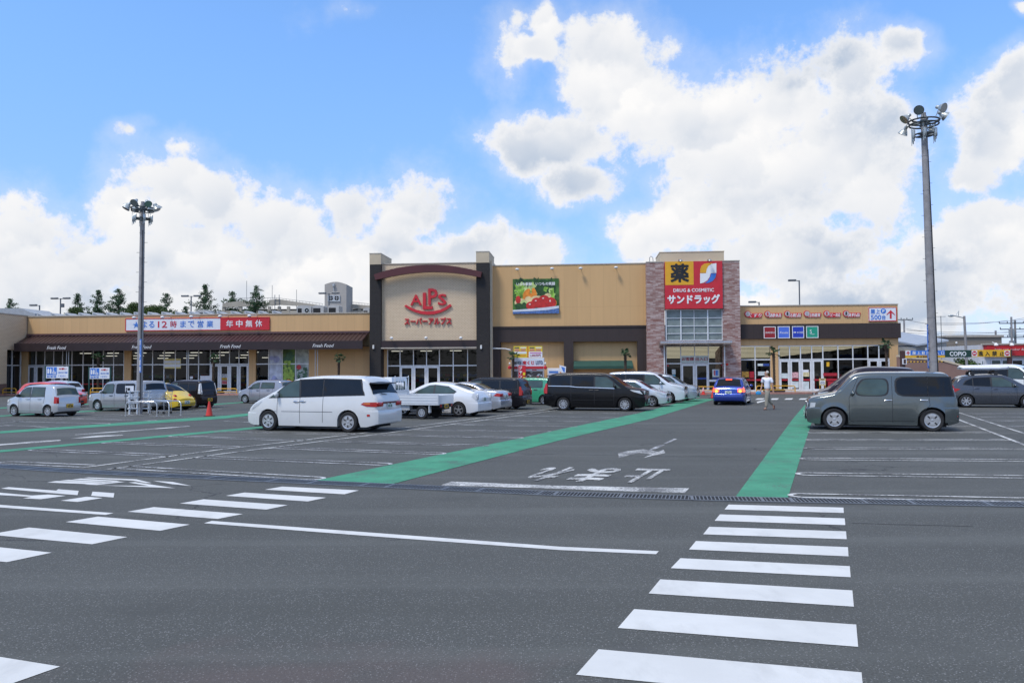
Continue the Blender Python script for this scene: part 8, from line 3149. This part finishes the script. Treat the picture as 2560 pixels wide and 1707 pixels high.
for x0, x1, y0, y1 in ((1810, 1975, 905, 1030), (1985, 2080, 905, 1030), (2150, 2330, 905, 1020), (1650, 1690, 915, 1000)):
    q = MB()
    a2, b2 = zs_(x0, y1), zs_(x1, y0)
    q.box(a2[0], b2[0], -.05, .02, a2[1], b2[1], 0)
    w = q.build('window', ALU, t)
    q = MB()
    q.box(a2[0] + .08, b2[0] - .08, -.06, -.051, a2[1] + .08, b2[1] - .08)
    q.build('pane', CARL if x0 < 2100 else CARG, w)
for x in (1800, 2055, 2300):
    q = MB()
    l0 = zs_(x, 672)
    q.lathe([(.02, .18), (.14, .10), (.17, -.05), (.001, -.06)], (l0[0], -.85, l0[1]), 12)
    q.tube([(l0[0], -.85, l0[1] + .1), (l0[0], -.3, l0[1] + .25)], .03, 5)
    q.build('sign_lamp', LAMPW, t, smooth=45)
for px, py, Y, rr, sd_, lab in ((2420, 893, 66, 1.0, 21, 'dark green shrub at the foot of the street lamp'), (2440, 899, 64, 1.2, 22, 'dense green hedge shrub left of the salon'), (2548, 907, 60, .8, 23, 'yellow green shrub before the salon windows')):
    leafy(px, py, Y, rr, sd_, lab, 'garden_shrub', 6, .8, 160)

WIRE = mat('wire', (0.05, 0.05, 0.055), .6)


def upole(px, py, Y, r, label, cross=(), tilt_x=0, extra=None):
    p = atd(px, py, Y)
    b_x = p.x + tilt_x
    t = thing('utility_pole', label, 'utility pole', (b_x, Y, 0), 0, 'utility poles on the right')
    q = MB()
    q.tube([(0, 0, 0), (-tilt_x, 0, p.z)], [r * 1.25, r], 10)
    q.build('pole', POLEM, t, smooth=40)
    for dz, w in cross:
        q = MB()
        q.box(-w - tilt_x, w - tilt_x, -.06, .06, p.z - dz - .05, p.z - dz + .05)
        for k in range(4):
            x = -w + 2 * w * k / 3 - tilt_x
            q.tube([(x, 0, p.z - dz), (x, 0, p.z - dz + .22)], .05, 6)
        q.build('cross_arm', GALD, t)
    if extra: extra(t, p.z, -tilt_x)
    return p


def street_lamp(t, z, x):
    q = MB()
    q.tube([(x, 0, z - .15), (x - .5, -.1, z - .05), (x - .95, -.1, z + .05)], .04, 6)
    q.ell((x - 1.05, -.1, z + .02), (.25, .12, .09))
    q.tube([(x - .5, -.1, z), (x - .45, -.1, z + .4), (x - .65, -.1, z + .1)], .03, 5)
    q.build('lamp_arm', HOUS, t, smooth=40)


def transformer(t, z, x):
    for dz in (1.3, 2.6):
        q = MB()
        q.lathe([(.001, z - dz - .5), (.28, z - dz - .5), (.28, z - dz + .3), (.2, z - dz + .36), (.001, z - dz + .36)], (x - .45, -.1, 0), 12)
        q.build('transformer', HOUS, t, smooth=40)


upole(2260, 797, 95, .10, 'thin utility pole left of the tall lamp pole above the flats', ((.1, 1.0),), 0)
q1 = upole(2410.5, 790, 62, .085, 'leaning concrete pole with a street lamp arm before the siding building', (), .16, street_lamp)
q2 = upole(2528, 792, 88, .10, 'thick utility pole with cross arms, left of the pair at right', ((.7, 1.3), (2.2, 1.3)), 0)
upole(2537, 800, 89, .11, 'thick utility pole with transformer cans, right of the pair', ((1.0, 1.6), (3.2, 1.0)), 0, transformer)
upole(2489, 826, 92, .10, 'short bare pole standing behind the salon sign', (), 0)
for i, (x0, y0, x1, y1, sag, Y) in enumerate(((2268, 800, 2340, 811, 1.5, 92), (2340, 811, 2520, 801, 4, 92), (2340, 808, 2600, 796, 4, 90), (2266, 822, 2340, 829, 1.5, 92), (2266, 826, 2600, 830, 3, 92), (2266, 832, 2600, 836, 3, 92), (2340, 833, 2600, 824, 4, 91),
                                              (2240, 833, 2262, 828, 1, 93), (2240, 806, 2258, 801, .5, 93), (2530, 800, 2640, 780, 1, 88), (2530, 806, 2640, 800, 1, 88), (2530, 838, 2640, 842, 1, 88), (2530, 845, 2640, 852, 1, 88))):
    q = MB()
    pts = []
    for k in range(13):
        f = k / 12
        pts.append(atd(x0 + (x1 - x0) * f, y0 + (y1 - y0) * f + sag * 4 * f * (1 - f), Y))
    q.tube(pts, .018, 4)
    tag(q.build('overhead_wire', WIRE), 'thin dark overhead wire strung between the utility poles at right', 'wire', 'overhead wires on the right')
p = atd(2352, 790, 75)
t = thing('tv_aerial', 'thin television aerial mast just right of the tall lamp pole', 'aerial', (p.x, 75, 0))
q = MB()
q.tube([(0, 0, 0), (0, 0, p.z)], .03, 5)
q.tube([(-.45, 0, p.z - .05), (.45, 0, p.z - .05)], .018, 4)
q.build('mast', GALD, t)

# far tree line closing the horizon on both sides; unseen row behind added to darken reflections
for j, (xa, xb, Y) in enumerate(((-260, -95, 190), (75, 330, 210), (-70, 75, -55))):
    rg = random.Random(40 + j)
    q = MB()
    for i in range(2600):
        x = rg.uniform(xa, xb)
        h = (5.5 if Y > 0 else 8.5) + 2.0 * math.sin(x * .13) + 1.2 * math.sin(x * .41 + 2)
        tuft(q, Vector((x, Y + rg.uniform(-6, 6), rg.uniform(.3, 1) ** .6 * h)), .9, rg, 2, 1.5)
    tag(q.build('distant_wood', LEAF, recalc=False), 'low far-off line of trees beyond the shops' if Y > 0 else 'dense unseen trees added behind the viewer to darken reflections', None, None, 'stuff')
# ------------------------------------------------------------------ the man crossing the lane
SKIN = mat('skin', (0.42, 0.24, 0.165), 0.55, var=.06, scale=6)
SHIRT = mat('white cotton', (0.74, 0.75, 0.82), 0.85, var=.03, scale=5)
TROU = mat('khaki cloth', (0.30, 0.275, 0.22), 0.9, var=.10, scale=6)
SHOE = mat('brown sandal', (0.10, 0.035, 0.025), 0.6)
HAIRM = mat('grey hair', (0.45, 0.43, 0.40), 0.8, var=.15, scale=20)


def skin_mesh(name, verts, edges, radii, m, parent, sub=2, root=0):
    me = bpy.data.meshes.new(name)
    me.from_pydata(verts, edges, [])
    ob = bpy.data.objects.new(name, me)
    C.objects.link(ob)
    md = ob.modifiers.new('Skin', 'SKIN')
    md.use_smooth_shade = True
    for i, sv in enumerate(me.skin_vertices[0].data):
        r = radii[i]
        sv.radius = r if isinstance(r, tuple) else (r, r)
        sv.use_root = (i == root)
    sd_ = ob.modifiers.new('Sub', 'SUBSURF')
    sd_.levels = sub
    sd_.render_levels = sub
    dg = bpy.context.evaluated_depsgraph_get()
    new = bpy.data.meshes.new_from_object(ob.evaluated_get(dg))
    bpy.data.objects.remove(ob)
    new.materials.clear()
    new.materials.append(m)
    new.shade_smooth()
    o = bpy.data.objects.new(name, new)
    C.objects.link(o)
    o.parent = parent
    return o


PP = at(1919, 1024)
man = thing('person', 'grey-haired man in white T-shirt and khaki trousers walking left with a blue bag', 'person', PP, 0)
V, E, RD = [], [], []


def jn(p, r, frm=None):
    V.append(p); RD.append(r)
    if frm is not None: E.append((frm, len(V) - 1))
    return len(V) - 1


pel = jn((0, 0, .93), (.13, .10))
sp1 = jn((-.005, 0, 1.10), (.125, .10), pel)
sp2 = jn((-.005, 0, 1.30), (.135, .105), sp1)
nk0 = jn((-.01, 0, 1.47), (.075, .07), sp2)
nk1 = jn((-.03, -.01, 1.545), (.052, .052), nk0)
hd0 = jn((-.045, -.015, 1.62), (.068, .075), nk1)
hd1 = jn((-.035, -.015, 1.70), (.082, .090), hd0)
hd2 = jn((-.025, -.012, 1.755), (.058, .066), hd1)
# near (his left) arm hangs at the right of the picture, far arm swings forward
hands = []
for sh, el, wr, ha in (((.135, -.10, 1.45), (.185, -.16, 1.16), (.225, -.17, .93), (.225, -.185, .87)), ((-.15, .10, 1.45), (-.185, .15, 1.16), (-.255, .10, .95), (-.275, .085, .885))):
    a = jn(sh, .062, nk0)
    b_ = jn(el, .044, a)
    c = jn(wr, .030, b_)
    d = jn(ha, (.034, .022), c)
    hands.append((d, Vector(ha), (Vector(ha) - Vector(wr)).normalized()))
for hi, hp, dr_ in hands:
    side = Vector((-dr_.z, 0, dr_.x)).normalized()
    if side.length < .1: side = Vector((1, 0, 0))
    for k, ln in enumerate((.062, .072, .068, .052)):
        p0 = hp + side * (.016 * (k - 1.5)) + dr_ * .035
        p1 = p0 + dr_ * ln * .55 + Vector((-.006, 0, 0))
        p2 = p1 + dr_ * ln * .45 + Vector((-.014, 0, 0))
        a = jn(tuple(p0), .0095, hi)
        b_ = jn(tuple(p1), .0085, a)
        jn(tuple(p2), .0075, b_)
    a = jn(tuple(hp - side * .032 + dr_ * .012), .011, hi)
    jn(tuple(hp - side * .045 + dr_ * .045), .009, a)
for hip, kn, an, to in (((-.01, -.085, .84), (-.06, -.085, .47), (-.095, -.09, .085), (-.20, -.11, .035)), ((.01, .085, .84), (.085, .08, .46), (.275, .07, .20), (.305, .06, .045))):
    a = jn(hip, .085, pel)
    b_ = jn(kn, .055, a)
    c = jn(an, .036, b_)
    jn(to, (.036, .026), c)
body = skin_mesh('body', V, E, RD, SKIN, man, 2, pel)
# shirt
V, E, RD = [], [], []
a0 = jn((0, 0, .905), (.178, .14)); a1 = jn((-.005, 0, 1.08), (.172, .138), a0); a2 = jn((-.005, 0, 1.28), (.178, .14), a1); a3 = jn((-.01, 0, 1.43), (.115, .10), a2); jn((-.012, 0, 1.485), (.075, .072), a3)
for sh, el in (((.14, -.10, 1.43), (.19, -.155, 1.22)), ((-.155, .10, 1.43), (-.19, .145, 1.22))):
    b_ = jn(sh, .078, a3); jn(el, .072, b_)
skin_mesh('t_shirt', V, E, RD, SHIRT, man, 2, 0)
V, E, RD = [], [], []
a0 = jn((0, 0, .95), (.135, .11)); a1 = jn((0, 0, .86), (.14, .12), a0)
for hip, kn, an in (((-.02, -.08, .76), (-.06, -.085, .47), (-.088, -.09, .11)), ((.025, .08, .76), (.085, .08, .46), (.255, .072, .235))):
    b_ = jn(hip, .115, a1); c = jn(kn, .092, b_); jn(an, .075, c)
skin_mesh('trousers', V, E, RD, TROU, man, 2, 0)
for an, to, tilt in (((-.085, -.09, 0), (-.21, -.115, 0), 0), ((.27, .07, .15), (.315, .06, .0), 1)):
    q = MB()
    if not tilt:
        q.loft([[(an[0] + .05 + dx, an[1] + dy * .8, z) for dx, dy in ((0, -.035), (0, .035), (-.12, .045), (-.20, .035), (-.215, 0), (-.20, -.04), (-.12, -.045))] for z in (.0, .025)], 0, True, True)
        q.loft([[(an[0] - .02, an[1] - .046, .025), (an[0] - .02, an[1], .085), (an[0] - .02, an[1] + .046, .025)], [(an[0] - .085, an[1] - .046, .025), (an[0] - .085, an[1], .075), (an[0] - .085, an[1] + .046, .025)]], 0, False)
    else:
        q.loft([[(.335, .02, .20), (.335, .11, .20), (.31, .11, .20), (.31, .02, .20)], [(.35, .015, .10), (.35, .115, .10), (.325, .115, .10), (.325, .015, .10)], [(.325, .02, .005), (.325, .105, .005), (.285, .105, .0), (.285, .02, .0)]], 0, True, True)
    q.build('sandal', SHOE, man)
q = MB()                                        # hair as a thin cap at the back and sides
hc = Vector((-.022, -.012, 1.700))
rings = []
for i in range(7):
    th = R(8 + 14 * i)
    rings.append([hc + Vector((.100 * math.sin(th) * math.cos(a) + .012, .094 * math.sin(th) * math.sin(a), .098 * math.cos(th))) for a in [R(-125 + 250 * k / 14) for k in range(15)]])
q.loft(rings, 0, False)
q.build('hair', HAIRM, man, smooth=60, recalc=False)
for y, nm in ((-.098, 'ear'), (.072, 'ear')):
    q = MB(); q.ell((-.028, y, 1.665), (.018, .010, .032), 8, 6); q.build(nm, SKIN, man, smooth=60)
q = MB(); q.ell((-.128, -.018, 1.655), (.020, .013, .022), 8, 6); q.build('nose', SKIN, man, smooth=60)
for y in (-.048, .018):
    q = MB(); q.ell((-.112, y, 1.688), (.010, .013, .008), 8, 6); q.build('eye', INKY, man, smooth=60)
q = MB(); q.ell((-.108, -.016, 1.612), (.012, .024, .006), 8, 6); q.build('mouth', mat('lip', (.28, .10, .09), .5), man, smooth=60)
bag = thing('blue_bag', 'light blue bag hanging from the hand of the walking man', 'bag', PP + Vector((-.385, .08, 0)))
q = MB()
rings = [[(dx * s_, dy * s_, z) for dx, dy in ((-.11, -.05), (0, -.065), (.11, -.05), (.12, 0), (.11, .05), (0, .065), (-.11, .05), (-.12, 0))] for z, s_ in ((.695, .85), (.71, .98), (.76, 1.03), (.815, .96), (.835, .85))]
q.loft(rings, 0, True, True)
q.build('pouch', mat('light blue cloth', (0.03, 0.30, 0.62), .7, var=.1, scale=9), bag, smooth=45)
q = MB()
q.tube([(-.06, 0, .83), (.02, 0, .87), (.10, .0, .872), (.08, 0, .83)], .010, 6)
q.build('strap', _M['light blue cloth'], bag)
